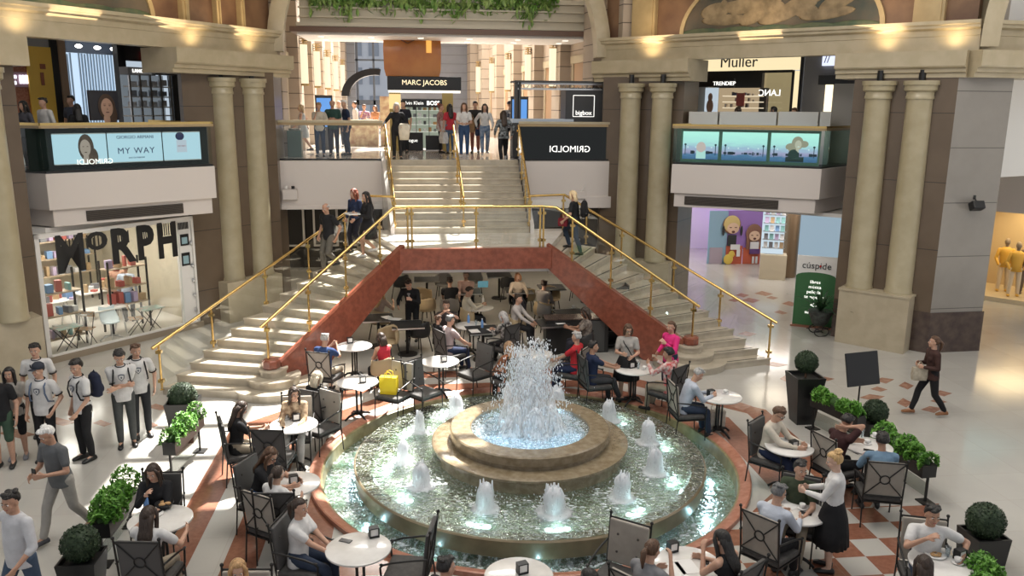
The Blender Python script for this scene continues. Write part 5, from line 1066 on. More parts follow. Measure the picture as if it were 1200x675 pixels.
m = MB(); m.box((5.15, 26.2, 5.9), (1.2, .9, 1.1)); m.box((4.3, 26.1, 6.62), (2.75, 1.1, .05)) ; part(m, 'cabinet', TR, t)
m = MB(); m.box((4.35, 25.75, 6.56), (2.65, .05, .05)); m.box((4.35, 25.75, 6.40), (2.65, .05, .05))
for i in range(10): m.tube([(3.05+i*.26, 25.75, 6.40), (3.18+i*.26, 25.75, 6.56), (3.31+i*.26, 25.75, 6.40)], .012, 5)
part(m, 'truss', STEEL, t)
for x in (3.02, 3.12): m = MB(); m.box((x, 25.9, 5.45), (.07, .4, 2.3)); part(m, 'post', TR, t)
m = MB(); m.box((4.4, 26.0, 4.85), (3.0, .7, 1.05)); part(m, 'counter', TR, t); m = MB(); m.box((3.85, 26.0, 5.44), (1.9, .7, .12)); part(m, 'glass_case', emitmat('case_glow', (.8, .85, .9), .3), t)
m = MB()
for (x, z, w_, h_) in ((5.12, 6.22, .66, .016), (5.12, 5.58, .66, .016), (4.79, 5.9, .016, .64), (5.45, 5.9, .016, .64)): m.box((x, 25.735, z), (w_, .01, h_))
part(m, 'outline', SIGNW, t); text('bigbox', .19, (5.12, 25.735, 5.69), (0, -1, 0), SIGNW, t)
for nm, x, y, side in (('info_screen', -3.3, 30.5, 'left'), ('info_screen', 3.45, 28.5, 'right')):
    t = thing(nm, 'slim upright blue information screen on the %s of the gallery' % side, 'screen', (x, y, 4.3)); m = MB(); m.box((0, 0, .95), (.6, .08, 1.9)); m.build('case', TR, t); m = MB(); m.box((0, -.045, 1.3), (.5, .01, 1.0)); m.build('display', emitmat('screen_blue', (.15, .4, .9), .9), t)
t = thing('waste_bin', 'dark green litter bin behind the glass of the left gallery balustrade', 'bin', (-3.75, 26.2, 4.3)); m = MB(); m.box((0, 0, .4), (.42, .35, .8)); m.build('body', mat('bin_green', (.06, .10, .08), .4), t, bevel=.02); m = MB(); m.cyl((0, 0), .16, .8, .86, 16, .19); m.build('lid', STEEL, t)
m = MB()                                          # shop front at far end below the window with an arch sign
t = root('arched_booth', 'booth with a curved dark arch sign left of the perfume kiosk', 'shop booth', (-1.6, 33, 4.3)); m.loft([[(-1.6+r*math.cos(a), y, 6.2+r*math.sin(a)*.8) for a in [PI*i/12*.55+PI*.45 for i in range(13)]] for r, y in ((1.3, 33), (1.0, 33), (1.0, 33.5), (1.3, 33.5))], cap=False, closed=False); part(m, 'arch_sign', BLACK, t, smooth=30)
m = MB(); m.box((-1.2, 33.3, 5.25), (.5, .5, 1.9)); m.box((-2.1, 33.3, 4.8), (1.1, .6, 1.0)); part(m, 'counter', mat('booth_brown', (.35, .2, .12), .5, col2=(.6, .5, .3), nscale=5), t)
# plants on the bridge
LEAF = mat('ivy_leaf', (.14, .30, .05), .45, col2=(.40, .52, .18), nscale=3); LEAF2 = mat('box_leaf', (.07, .22, .02), .5, col2=(.16, .36, .05), nscale=6); TOPI = mat('topiary_leaf', (.016, .035, .014), .6, col2=(.04, .07, .03), nscale=20)
def leafcloud(n, pos, size, seed, droop=.5):
    rn = random.Random(seed); mb = MB()
    for i in range(n):
        p = Vector(pos(rn)); s_ = size*rn.uniform(.6, 1.3); a = rn.uniform(0, 2*PI); tl = rn.uniform(-.9, .9)
        R = Matrix.Rotation(a, 3, 'Z') @ Matrix.Rotation(tl+droop, 3, 'X')
        vs = [p+R @ Vector(v) for v in ((0, -s_, 0), (s_*.42, -s_*.2, s_*.12), (s_*.3, s_*.5, 0), (0, s_, -s_*.12), (-s_*.3, s_*.5, 0), (-s_*.42, -s_*.2, s_*.12))]
        mb.add(vs, [(0, 1, 2, 3), (0, 3, 4, 5)])
    return mb
def ivy(rn):
    x = rn.uniform(-3.4, 4.6); c = math.sin(x*2.1)*.5+math.sin(x*5.3+1)*.5; d = abs(rn.gauss(0, .22+.16*max(0, c)))
    return (x, 28.05-rn.uniform(-.1, .14), 9.35-d+rn.uniform(0, .18))
leafcloud(3400, ivy, .14, 3, .9).build('ivy', LEAF, None, label='long trailing green ivy spilling over the front of the footbridge', cat='plant')
p = at(959, 392); t = thing('potted_fern', 'leafy dark green plant in a round iron wheeled pot by the banner', 'plant', (p.x, p.y, 0))
m = MB(); m.lathe([(.12, .25), (.2, .32), (.27, .52), (.31, .6), (.31, .66), (.27, .66)], 24); m.build('pot', mat('verdigris', (.06, .07, .06), .5, col2=(.02, .02, .02), nscale=12), t, smooth=40)
m = MB(); 
for s_ in (-1, 1): m.tube([(.2*math.cos(a)+s_*.02, s_*.2, .12+.12*math.sin(a)) for a in [i*PI/8 for i in range(17)]], .016, 6)
m.tube([(-.25, -.2, .12), (.25, -.2, .25)], .012, 6); m.tube([(-.25, .2, .12), (.25, .2, .25)], .012, 6); m.tube([(0, -.22, .12), (0, .22, .12)], .014, 6); m.build('cart_stand', IRON, t, smooth=40)
rn = random.Random(6); m = MB()
for i in range(46):
    a = rn.uniform(0, 2*PI); L_ = rn.uniform(.5, .95); el = rn.uniform(.5, 1.45); pr = None; w_ = .022
    pts = [(math.cos(a)*L_*math.cos(el)*u*(1+.3*u), math.sin(a)*L_*math.cos(el)*u*(1+.3*u), .62+L_*math.sin(el)*u-.25*u*u*u) for u in (0, .25, .5, .75, 1)]
    sx, sy = -math.sin(a)*w_, math.cos(a)*w_
    vs = []; 
    for k, q_ in enumerate(pts): ww = (.5, 1, 1.2, .9, .05)[k]; vs += [(q_[0]-sx*ww, q_[1]-sy*ww, q_[2]), (q_[0]+sx*ww, q_[1]+sy*ww, q_[2]+.005)]
    m.add(vs, [(2*k, 2*k+1, 2*k+3, 2*k+2) for k in range(4)])
m.build('leaves', mat('fern_leaf', (.012, .04, .015), .5, col2=(.03, .08, .025), nscale=4), t)
# ================================================================ cafe furniture
PADF = mat('cushion_charcoal', (.055, .052, .05), .7, col2=(.075, .07, .066), nscale=20); PADB = mat('back_panel_taupe', (.30, .27, .23), .65, col2=(.36, .325, .28), nscale=6)
MARB = mat('table_marble', (.66, .64, .61), .18, col2=(.76, .74, .71), nscale=5, coat=.3)
def make_armchair(arms=True, pad=PADB):
    t = thing('cafe_armchair', 'x', 'chair')
    m = MB(); m.box((0, .0, .44), (.52, .50, .07)); m.build('seat_cushion', PADF, t, bevel=.02)
    m = MB(); m.box((0, 0, .395), (.54, .52, .02)); m.build('seat_frame', IRON, t)
    R = Matrix.Rotation(.10, 3, 'X')
    m = MB(); m.box((0, -.265, .76), (.50, .045, .54), R=R); o = m.build('back_cushion', pad, t, bevel=.015)
    for x in (-.13, .13):
        for z in (.64, .86): m = MB(); m.ell((x, -.24+(z-.76)*-.1, z), (.016, .012, .016), 8, 6); m.build('button', mat('button_dark', (.06, .05, .045), .5), o)
    for sx in (-1, 1):
        m = MB(); m.tube([(sx*.265, .25, .44), (sx*.265, .27, 0)], .011, 6); m.build('leg', IRON, t)
        m = MB(); m.tube([(sx*.265, -.26, .42), (sx*.265, -.30, 0)], .011, 6); m.build('leg', IRON, t)
        m = MB(); m.tube([(sx*.265, -.25, .40), (sx*.265, -.325, 1.07)], .012, 6); m.ell((sx*.265, -.328, 1.08), (.022, .022, .022), 8, 6); m.build('back_post', IRON, t)
        if arms:
            m = MB(); m.tube([(sx*.275, -.29, .74), (sx*.285, -.1, .72), (sx*.285, .12, .68), (sx*.28, .24, .64), (sx*.27, .27, .60), (sx*.265, .26, .44)], .013, 8); m.ell((sx*.28, .25, .645), (.02, .03, .014), 8, 6); m.build('armrest', IRON, t, smooth=40)
    q = lambda x, z: (x, -.295-(z-.76)*.1, z)
    m = MB(); m.tube([q(-.26, 1.03), q(.26, 1.03)], .011, 6); m.tube([q(-.26, .5), q(.26, .5)], .011, 6)
    for a, b in (((-.26, 1.03), (-.05, .79)), ((.26, 1.03), (.05, .79)), ((-.26, .5), (-.05, .73)), ((.26, .5), (.05, .73))): m.tube([q(*a), q(*b)], .008, 6)
    m.tube([q(.065*math.cos(i*PI/8), .76+.065*math.sin(i*PI/8)) for i in range(17)], .009, 6, cap=False); m.build('back_lattice', IRON, t)
    return t
def make_table(r=.39):
    t = thing('cafe_table', 'x', 'table')
    m = MB(); m.lathe([(r-.02, .715), (r, .72), (r, .74), (r-.01, .745)], 40); m.build('table_top', MARB, t, smooth=35)
    m = MB(); m.cyl((0, 0), .12, .70, .715, 20)
    for i in range(3): a = i*2*PI/3; m.tube([(.055*math.cos(a), .055*math.sin(a), .70), (.055*math.cos(a), .055*math.sin(a), .12)], .018, 8)
    m.cyl((0, 0), .09, .10, .14, 16); m.build('pedestal', IRON, t, smooth=40)
    for i in range(4): a = i*PI/2+.4; m = MB(); m.tube([(.05*math.cos(a), .05*math.sin(a), .12), (.2*math.cos(a), .2*math.sin(a), .08), (.29*math.cos(a), .29*math.sin(a), .015)], [.03, .022, .018], 8); m.build('foot', IRON, t, smooth=True)
    return t
BEIGE = mat('seat_beige', (.38, .29, .17), .6); GRYC = mat('seat_grey', (.20, .19, .18), .6); BLKC = mat('seat_black', (.02, .02, .02), .5)
def make_tub(col):
    t = thing('dining_chair', 'x', 'chair')
    m = MB(); m.ell((0, .02, .44), (.24, .24, .05), 20, 6); m.build('seat', col, t, smooth=True)
    rings = []
    for v in range(6):
        z = .42+v*.078; rr = .25+.02*math.sin(v); rings.append([(math.sin((u/16-.5)*3.5)*rr, .02-math.cos((u/16-.5)*3.5)*rr*(1+.03*v), z if v < 5 else z-.10*abs(u/16-.5)*2) for u in range(17)])
    m = MB(); m.loft(rings, cap=False, closed=False); o = m.build('backrest', col, t, smooth=True); so = o.modifiers.new('s', 'SOLIDIFY'); so.thickness = .025
    for sx in (-1, 1):
        for y0, y1 in ((.16, .21), (-.14, -.22)): m = MB(); m.tube([(sx*.16, y0, .41), (sx*.21, y1, 0)], .013, 6); m.build('leg', IRON, t)
    return t
def make_square_table(col=BLKC, w_=.75, d_=.75):
    t = thing('square_table', 'x', 'table'); m = MB(); m.box((0, 0, .735), (w_, d_, .03)); o = m.build('table_top', col, t, bevel=.004); [MB().box((0, y_*(d_/2+.006), .735), (w_+.02, .012, .034)).build('edge_band', STEEL, o) for y_ in (-1, 1)]
    m = MB(); m.cyl((0, 0), .035, .02, .72, 12); m.cyl((0, 0), .05, .68, .72, 12); m.build('pedestal', IRON, t, smooth=40); m = MB(); m.cyl((0, 0), .24, 0, .025, 24); m.build('base', IRON, t, smooth=40); return t
def make_holder():
    t = thing('napkin_holder', 'x', 'napkin holder'); m = MB()
    for a in ((0, .035, .005, .13, .11, .01), (0, .0, .06, .13, .012, .11)): pass
    m.box((0, 0, .01), (.12, .09, .02)); m.box((-.055, 0, .065), (.012, .09, .11)); m.box((.055, 0, .065), (.012, .09, .11)); m.box((0, 0, .12), (.12, .09, .012)); m.build('case', BLACK, t)
    m = MB(); m.box((0, 0, .07), (.09, .075, .09)); m.build('napkins', WHITE, t); m = MB(); m.box((0, .062, .055), (.07, .035, .04)); m.build('sugar_sachets', WHITE, t); return t
TPL = []
def template(f, *a): t = f(*a); TPL.append(t); return t
def place(tp, loc, rz, label, group=None, z=None):
    key = tp.name
    if not tp.get('_used'): tp['_used'] = 1; c = tp; c.location = loc; c.rotation_euler = (0, 0, rz); c['label'] = label; 
    else: c = dup(tp, loc, rz, label)
    if '_used' in c and c is not tp: del c['_used']
    if group: c['group'] = group
    return c
ARM, ROUND, HOLD = template(make_armchair), template(make_table), template(make_holder); ARMD = template(make_armchair, True, mat('back_panel_dark', (.075, .072, .07), .6))
TUBB, TUBG, TUBK = template(make_tub, BEIGE), template(make_tub, GRYC), template(make_tub, BLKC); SQ = template(make_square_table)
def face(a, b): d = Vector(b)-Vector(a); return math.atan2(-d.x, d.y)      # rotation that turns local +Y towards b
TABS = {}
def armof(lb): return ARMD if any(w_ in lb for w_ in ('dark', 'black', 'lattice back to', 'navy', 'white T-shirt at front', 'leaning over')) else ARM
def tbl(key, px, py, label, holder=None, sc=1.):
    p = at(px, py, .745); c = place(ROUND, (p.x, p.y, 0), random.uniform(0, 1), label+', round white marble top', 'round marble cafe tables'); c.scale = (sc, sc, 1); TABS[key] = p
    if holder:
        h = at(holder[0], holder[1], .80); place(HOLD, (h.x, h.y, .746), holder[2] if len(holder) > 2 else .3, 'black napkin holder on the '+label, 'black napkin holders')
    return p
tbl('t1', 344, 497, 'cafe table by the foot of the left stairs', (347, 489)); tbl('t2', 419, 447, 'sunlit table of the grey-haired woman', (425, 445)); tbl('t3', 415, 405, 'shaded table beneath the left stairs', (410, 399))
tbl('t4', 516, 423, 'empty cafe table behind the fountain', (520, 421)); tbl('t5', 626, 414, 'cafe table behind the spray', (632, 411)); tbl('t6', 743, 432, 'table of four at the back right', (740, 428)); tbl('t7', 844, 464, 'cafe table by the foot of the right stairs', (833, 461))
tbl('t8', 925, 523, 'table of the man in the white jumper', (930, 521), .95); tbl('t9', 1017, 522, 'table beside the right hedge', None, .95); tbl('t10', 933, 598, 'table before the waitress', None); tbl('t11', 1107, 660, 'table at the bottom right', (1125, 650))
tbl('t12', 420, 642, 'table at the front left of the fountain', (438, 624), 1.0); tbl('t13', 342, 566, 'table of the two leaning women', (344, 562)); tbl('t14', 188, 608, 'table beside the left hedge', None); tbl('t15', 608, 674, 'front table at the bottom edge', (612, 666)); tbl('t16', 806, 660, 'front right table with menus', (788, 641))
def chair(px, py, tx, ty, label, z=.46):
    p = at(px, py, z); q = at(tx, ty, .6); c = place(armof(label), (p.x, p.y, 0), face(p.xy, q.xy), label, 'iron cafe armchairs'); return p, face(p.xy, q.xy)
# empty chairs first (occupied ones come with their sitters)
for a in [(374, 500, 340, 505, 'empty iron armchair turned away, right of the table by the left stairs'),
          (462, 462, 425, 472, 'iron armchair holding the yellow shopping bag'), (496, 459, 530, 462, 'empty dark iron armchair back to back with the yellow bag chair'),
          (556, 437, 516, 440, 'empty dark armchair right of the empty back table'), (322, 535, 344, 497, 'empty armchair with its lattice back to the camera below the left stair table'),
          (478, 665, 430, 650, 'empty dark armchair right of the front left table'), (330, 612, 345, 570, 'large dark armchair between the two leaning women and the white shirt woman'),
          (724, 676, 700, 690, 'pale armchair back seen beside the cut-off head at the bottom')]: chair(*a)
# ---- planters, hedges, topiary
def topiary(name, p, r, label, trunk=0, pot=None, seed=1):
    t = thing(name, label, 'topiary', (p[0], p[1], 0)); h = p[2]
    rn = random.Random(seed)
    m = MB(); m.ell((0, 0, h), (r*.93,)*3, 24, 14); m.build('crown_core', TOPI, t, smooth=True)
    def pos(rn): z = rn.uniform(-1, 1); a = rn.uniform(0, 2*PI); q = math.sqrt(1-z*z); rr = r*rn.uniform(.93, 1.02); return (q*math.cos(a)*rr, q*math.sin(a)*rr, h+z*rr)
    leafcloud(1800, pos, .018, seed).build('leaves', TOPI, t)
    if pot:
        w0, w1, ph = pot; m = MB(); m.loft([[(sx*w_/2, sy*w_/2, z) for sx, sy in ((-1, -1), (1, -1), (1, 1), (-1, 1))] for w_, z in ((w0, 0), (w1, ph), (w1*.88, ph), (w1*.86, ph-.06))]); m.build('pot', mat('planter_black', (.014, .014, .014), .35), t)
    if trunk: m = MB(); m.tube([(0, 0, trunk), (.01, .0, h-r*.8)], .025, 8); m.build('trunk', mat('trunk_brown', (.18, .10, .06), .7), t, smooth=True)
    return t
p = at(218, 515); topiary('potted_topiary', (p.x, p.y, .82), .25, 'half-hidden dark topiary ball in a black planter near the left stairs', 0, (.36, .52, .75), 3)
p = at(100, 690); topiary('potted_topiary', (p.x, p.y, .62), .225, 'round dark topiary ball at the bottom left beside the walking men', 0, (.36, .46, .45), 4)
p = at(939, 494); topiary('potted_topiary', (p.x, p.y, 1.20), .215, 'topiary ball on a bare stem in a tall black planter near the right stairs', .85, (.34, .56, .95), 5)
p = at(1022, 520); topiary('potted_topiary', (p.x, p.y, .62), .22, 'low dark topiary ball between the two right hedge troughs', 0, (.36, .44, .45), 6)
p = at(1148, 660); topiary('potted_topiary', (p.x, p.y, .62), .24, 'dark topiary ball behind the man in white at the bottom right', 0, (.4, .46, .45), 7)
def hedge(p0, p1, label, z=.62, h=.2, seed=1, screen=True, w_=.2, n=2300):
    a, b = Vector(p0[:2]), Vector(p1[:2]); c = (a+b)/2; L_ = (b-a).length; rz = math.atan2((b-a).y, (b-a).x); t = thing('hedge_planter', label, 'planter', (c.x, c.y, 0), rz)
    m = MB(); m.box((0, 0, z-.09), (L_, w_, .2)); m.build('trough', mat('planter_black', (.014, .014, .014), .35), t)
    ph = seed*1.7
    def pos(rn):
        x = rn.uniform(-L_/2, L_/2); a_ = rn.uniform(-.15, PI+.15); rr = 1+.28*math.sin(x*9+ph)+.2*math.sin(x*23+ph); q = rn.uniform(.8, 1.05)*rr
        return (x, w_*.62*math.cos(a_)*q, z+h*math.sin(a_)*q)
    leafcloud(n, pos, .036, seed).build('foliage', LEAF2, t, smooth=False)
    m = MB(); m.ell((0, 0, z+.02), (L_*.49, w_*.5, h*.75), 16, 8); m.build('foliage_core', mat('hedge_core', (.03, .08, .015), .8), t, smooth=True)
    for sx in (-1, 1):
        m = MB(); m.box((sx*(L_/2-.02), 0, (z-.15)/2), (.03, .03, z-.15)); m.box((sx*(L_/2-.02), 0, .01), (.2, .2, .02)); m.build('stand', IRON, t)
    if screen: m = MB(); m.box((0, 0, z/2-.1), (L_-.12, .012, z-.38)); m.build('glass_screen', glassmat('screen_glass', (.75, .78, .76), .4) if 'screen_glass' not in bpy.data.materials else bpy.data.materials['screen_glass'], t)
    return t
hedge(at(198, 528, .55), at(232, 487, .65), 'bright green hedge trough on a glass screen beside the left topiary', z=.66, seed=1, n=1700)
hedge(at(116, 618, .55), at(150, 570, .6), 'bushy green hedge trough beside the seated woman in black at left', z=.58, seed=2, h=.24, w_=.26)
hedge(at(955, 462, .68), at(1010, 492, .6), 'green hedge trough running right from the tall black planter', z=.66, seed=3, h=.15)
hedge(at(1030, 508, .6), at(1090, 548, .58), 'green hedge trough behind the man in the denim shirt', z=.6, seed=4, h=.19, w_=.24)
hedge(at(1150, 700, .6), at(1150, 656, .62), 'bushy green hedge trough in the bottom right corner', z=.56, seed=5, h=.22, w_=.3)
# menu board
p = at(1003, 505); t = thing('menu_board', 'black tilted menu board on a thin stand above the right hedge', 'board', (p.x, p.y, 0), .2)
m = MB(); m.box((0, 0, 1.22), (.72, .03, .62), R=Matrix.Rotation(-.25, 3, 'X')); m.build('board', BLACK, t, bevel=.01); m = MB(); m.tube([(0, .02, 0), (0, .02, 1.2)], .015, 8); m.build('pole', IRON, t); m = MB(); m.cyl((0, 0), .18, 0, .02, 20); m.build('base', IRON, t)
# ---- shaded cafe under the gallery
def sq(px, py, rz, label, col=None): p = at(px, py, .75); place(SQ, (p.x, p.y, 0), rz, label, 'black square cafe tables'); return p
sq(443, 372, .1, 'left one of the two joined black tables before the waiter'); sq(477, 380, .1, 'right one of the two joined black tables before the waiter')
sq(668, 366, .1, 'black table just behind the grey tub chair on the right'); sq(648, 378, .1, 'front black table right of the fountain spray in the shade'); sq(566, 386, .15, 'square table laid with bottles and napkins behind the fountain')
sq(548, 341, .0, 'black table with tablets deep under the landing'); sq(608, 340, .0, 'black table of the woman in white deep under the landing'); sq(646, 336, .0, 'black table with a newspaper deep under the landing'); sq(700, 350, .1, 'small black table under the right stairs'); sq(500, 327, 0, 'black table far back at the left of the shaded cafe'); sq(690, 326, 0, 'black table far back at the right of the shaded cafe'); sq(585, 322, 0, 'black table far back in the middle of the shaded cafe')
p = at(561, 360, .745); place(ROUND, (p.x, p.y, 0), 0, 'round marble table before the man in the cream jumper', 'round marble cafe tables'); p = at(552, 381, .745); place(ROUND, (p.x, p.y, 0), 0, 'round marble table crowded with glasses behind the pink shirt man', 'round marble cafe tables')
for tp, px, py, rz, lb in [(TUBB, 440, 356, .2, 'beige tub chair left of the waiter'), (TUBB, 498, 352, -2.2, 'beige tub chair right of the waiter'), (TUBK, 492, 392, .9, 'black tub chair beside the front black tables'), (TUBB, 532, 352, 0.1, 'beige tub chair with its back to the man in the cream jumper'),
      (TUBB, 500, 362, .3, 'pale tub chair facing the waiter from the right'), (TUBG, 640, 368, -1.4, 'grey tub chair at the right black tables'), (TUBB, 617, 350, .1, 'beige tub chair behind the man in the white shirt'), (TUBB, 646, 350, -2.9, 'beige tub chair of the newspaper reader'), (TUBK, 677, 335, 1.2, 'black tub chair deep at the right under the landing'),
      (TUBK, 596, 336, -.3, 'black tub chair deep in the middle under the landing'), (TUBG, 520, 333, 2.9, 'grey tub chair of the man in the black shirt'), (TUBG, 556, 330, 2.9, 'grey tub chair beside the man in the black shirt'), (TUBK, 470, 334, .8, 'black tub chair at the far left under the landing'), (TUBB, 612, 384, -1.6, 'beige tub chair at the right of the laid square table'), (TUBB, 455, 400, 2.6, 'beige tub chair behind the woman in the red top')]:
    p = at(px, py, .45); place(tp, (p.x, p.y, 0), rz, lb, 'tub chairs of the shaded cafe')
CAB = mat('cabinet_black', (.018, .017, .016), .4)
a, b = at(640, 415), at(716, 418); t = thing('low_cabinet', 'long low black cabinet behind the man in the red shirt', 'cabinet', ((a.x+b.x)/2, a.y+.25, 0), .0)
m = MB(); m.box((0, 0, .42), (1.55, .45, .84)); m.build('body', CAB, t, bevel=.01); m = MB(); m.box((0, 0, .855), (1.6, .5, .03)); m.build('top', DARKM, t); m = MB(); m.box((.42, -.235, .42), (.5, .02, .76)); m.build('door', mat('cabinet_grey', (.06, .06, .058), .4), t)
a = at(732, 412); t = thing('shelf_rack', 'tall black open shelf rack under the right stairs', 'shelf', (a.x-.2, a.y+.5, 0), 0.)
m = MB()
for x in (-.32, .32): m.box((x, 0, .8), (.03, .4, 1.6))
m.build('side_panel', mat('rack_grey', (.10, .10, .10), .5), t)
for i in range(5): m = MB(); m.box((0, 0, .08+i*.36), (.64, .4, .025)); m.build('shelf', mat('rack_grey', (.10, .10, .10), .5), t)
m = MB(); m.box((0, .2, .8), (.64, .02, 1.6)); m.build('back', BLACK, t)
a = at(760, 400); t = thing('slatted_bench', 'small dark slatted bench in the corner under the right stairs', 'bench', (a.x, a.y+.2, 0), 0)
for i in range(6): m = MB(); m.box((0, -.16+i*.065, .47), (.7, .04, .02)); m.build('slat', IRON, t)
for sx in (-1, 1):
    for sy in (-1, 1): m = MB(); m.box((sx*.32, sy*.15, .23), (.025, .025, .46)); m.build('leg', IRON, t)
for i, (x, y) in enumerate(((-2.6, 26.5), (3.8, 26.8), (.9, 28.5), (6, 28), (-5, 28))): lamp('AREA', 'cafe_lamp', (x, y, 2.85), 26, (1, .82, .6), .8, aim=(x, y, 0))
for i, (x, y) in enumerate(((-.2, 21.3), (2.6, 21.3), (1.2, 23.6))):
    m = MB(); m.cyl((x, y), .07, 1.88, 1.9, 16); S(m, 'downlight', emitmat('downlight_glow', (1, .85, .6), 6)); lamp('SPOT', 'cafe_downlight', (x, y, 1.86), 60, (1, .82, .6), .07, aim=(x, y, 0), spot_size=2.6, spot_blend=.5)
# ---- small things on tables
PAP = mat('paper', (.75, .74, .72), .6); PH = mat('phone_black', (.01, .01, .012), .15); CUP = mat('china', (.75, .74, .72), .2); AMB2 = mat('drink_amber', (.6, .3, .05), .2); BLUEB = mat('bottle_blue', (.15, .3, .6), .2)
def small(kind, px, py, label, z=.746, rz=0., col=None):
    p = at(px, py, z); 
    if kind == 'phone': m = MB(); m.box((0, 0, .005), (.075, .155, .009)); o = m.build('phone', PH, None, label=label, cat='phone', bevel=.003)
    elif kind == 'paper': m = MB(); m.box((0, 0, .002), (.22, .30, .004)); o = m.build('menu_sheet', col or PAP, None, label=label, cat='menu')
    elif kind == 'cup': 
        o = thing('coffee_cup', label, 'cup'); m = MB(); m.lathe([(.02, .01), (.035, .03), (.042, .07), (.038, .07), (.03, .03)], 16); m.build('cup', CUP, o, smooth=True); m = MB(); m.lathe([(.02, 0), (.07, .012), (.07, .016), (.02, .008)], 20); m.build('saucer', CUP, o, smooth=True); m = MB(); m.tube([(.04+.02*math.sin(i*PI/6), 0, .035+.02*math.cos(i*PI/6)) for i in range(7)], .005, 6); m.build('handle', CUP, o)
    elif kind == 'glass': m = MB(); m.lathe([(.028, 0), (.034, .13), (.031, .13), (.026, .008)], 16); o = m.build('drinking_glass', glassmat('glassware', (.8, .85, .88), .8) if 'glassware' not in bpy.data.materials else bpy.data.materials['glassware'], None, smooth=True, label=label, cat='glass')
    elif kind == 'bottle':
        o = thing('bottle', label, 'bottle'); m = MB(); m.lathe([(.03, 0), (.032, .12), (.03, .15), (.012, .19), (.012, .21)], 16); m.build('body', col or BLUEB, o, smooth=30); m = MB(); m.cyl((0, 0), .014, .205, .225, 12); m.build('cap', WHITE, o)
    elif kind == 'plate':
        o = thing('plate', label, 'plate'); m = MB(); m.lathe([(.06, 0), (.12, .015), (.12, .02), (.06, .008)], 24); m.build('dish', CUP, o, smooth=True); m = MB(); rn = random.Random(int(px)); 
        for i in range(7): m.ell((rn.uniform(-.05, .05), rn.uniform(-.05, .05), .025), (.03, .022, .015), 8, 6)
        m.build('food', mat('toast', (.45, .27, .12), .7), o, smooth=True)
    elif kind == 'bowl': o = thing('bread_bowl', label, 'bowl'); m = MB(); m.lathe([(.05, 0), (.10, .04), (.12, .07), (.11, .07), (.05, .02)], 24); m.build('bowl', BLACK, o, smooth=True); m = MB(); [m.ell((.04*math.cos(i*2.1), .04*math.sin(i*2.1), .06), (.045, .03, .025), 10, 6) for i in range(4)]; m.build('bread', mat('bread', (.55, .33, .15), .7), o, smooth=True)
    o.location = (p.x, p.y, z); o.rotation_euler = (0, 0, rz); return o
for a in [('phone', 405, 634, 'black phone lying on the front left table', .746, 1.1), ('phone', 901/4*0+827, 658, 'black phone beside the woman in the black top', .746, -.3), ('paper', 805, 664, 'white menu sheet on the front right table', .746, .1), ('paper', 790, 668, 'second white menu sheet beside the ponytail woman', .746, .1),
          ('phone', 917, 521, 'phone in front of the man in the white jumper', .746, .5), ('glass', 921, 514, 'drinking glass on the white jumper mans table'), ('paper', 937, 521, 'white paper on the white jumper mans table', .746, .6), ('glass', 1010, 512, 'drinking glass beside the man in brown'), ('cup', 1016, 520, 'white cup on the table beside the right hedge'), ('phone', 1018, 528, 'black phone on the table beside the right hedge', .746, 1.), ('cup', 1025, 512, 'white cup near the hedge end of the denim mans table'),
          ('cup', 940, 596, 'white cup on the table before the waitress'), ('paper', 924, 590, 'white paper on the table before the waitress', .746, .4), ('plate', 1096, 651, 'plate of food at the bottom right table'), ('glass', 1110, 652, 'glass on the bottom right table'), ('cup', 1122, 660, 'cup on the bottom right table'), ('phone', 944, 602, 'black phone on the table before the waitress', .746, .9),
          ('bowl', 193, 595, 'dark bowl of bread on the table beside the left hedge'), ('plate', 180, 603, 'plate of food on the table beside the left hedge'), ('bottle', 172, 597, 'small blue water bottle by the left hedge', .746, 0), ('cup', 335, 491, 'white cup before the beige blouse woman'), ('cup', 746, 426, 'white cup on the table of four'), ('glass', 748, 432, 'glass on the table of four'), ('cup', 755, 433, 'second white cup on the table of four'), ('cup', 850, 461, 'white cup beside the grey-haired mans arm'), ('paper', 836, 466, 'folded paper on the grey-haired mans table', .746, .8),
          ('bottle', 565, 384, 'blue labelled water bottle on the laid square table'), ('bottle', 549, 378, 'second blue water bottle behind the pink shirt man'), ('bottle', 566, 356, 'clear bottle beside the man in the cream jumper', .746, 0, CUP), ('glass', 558, 381, 'glass on the laid table'), ('paper', 556, 388, 'white napkin on the laid table', .766, .2), ('paper', 578, 387, 'second white napkin on the laid table', .766, .4),
          ('paper', 454, 372, 'white menu by the waiter, left', .766, .5), ('paper', 463, 374, 'white menu by the waiter, right', .766, 1.2), ('bottle', 442, 360, 'clear bottle on the black table left of the waiter', .766, 0, CUP), ('paper', 655, 378, 'menu on the front black table in the shade', .766, .3), ('cup', 672, 361, 'white cup on the rear black table in the shade', .766), ('cup', 642, 372, 'white cup on the front black table in the shade', .766), ('paper', 422, 455, 'white paper on the grey-haired womans table', .746, .9)]: small(*a)
p = at(566, 337, .77); m = MB(); m.box((0, 0, .1), (.3, .02, .2), R=Matrix.Rotation(.3, 3, 'X')); o = m.build('tablet', mat('tablet_screen', (.02, .05, .06), .2, emit=.3, emc=(.3, .7, .8)), None, label='dark tablet standing on the far black table', cat='tablet'); o.location = (p.x, p.y, .77)
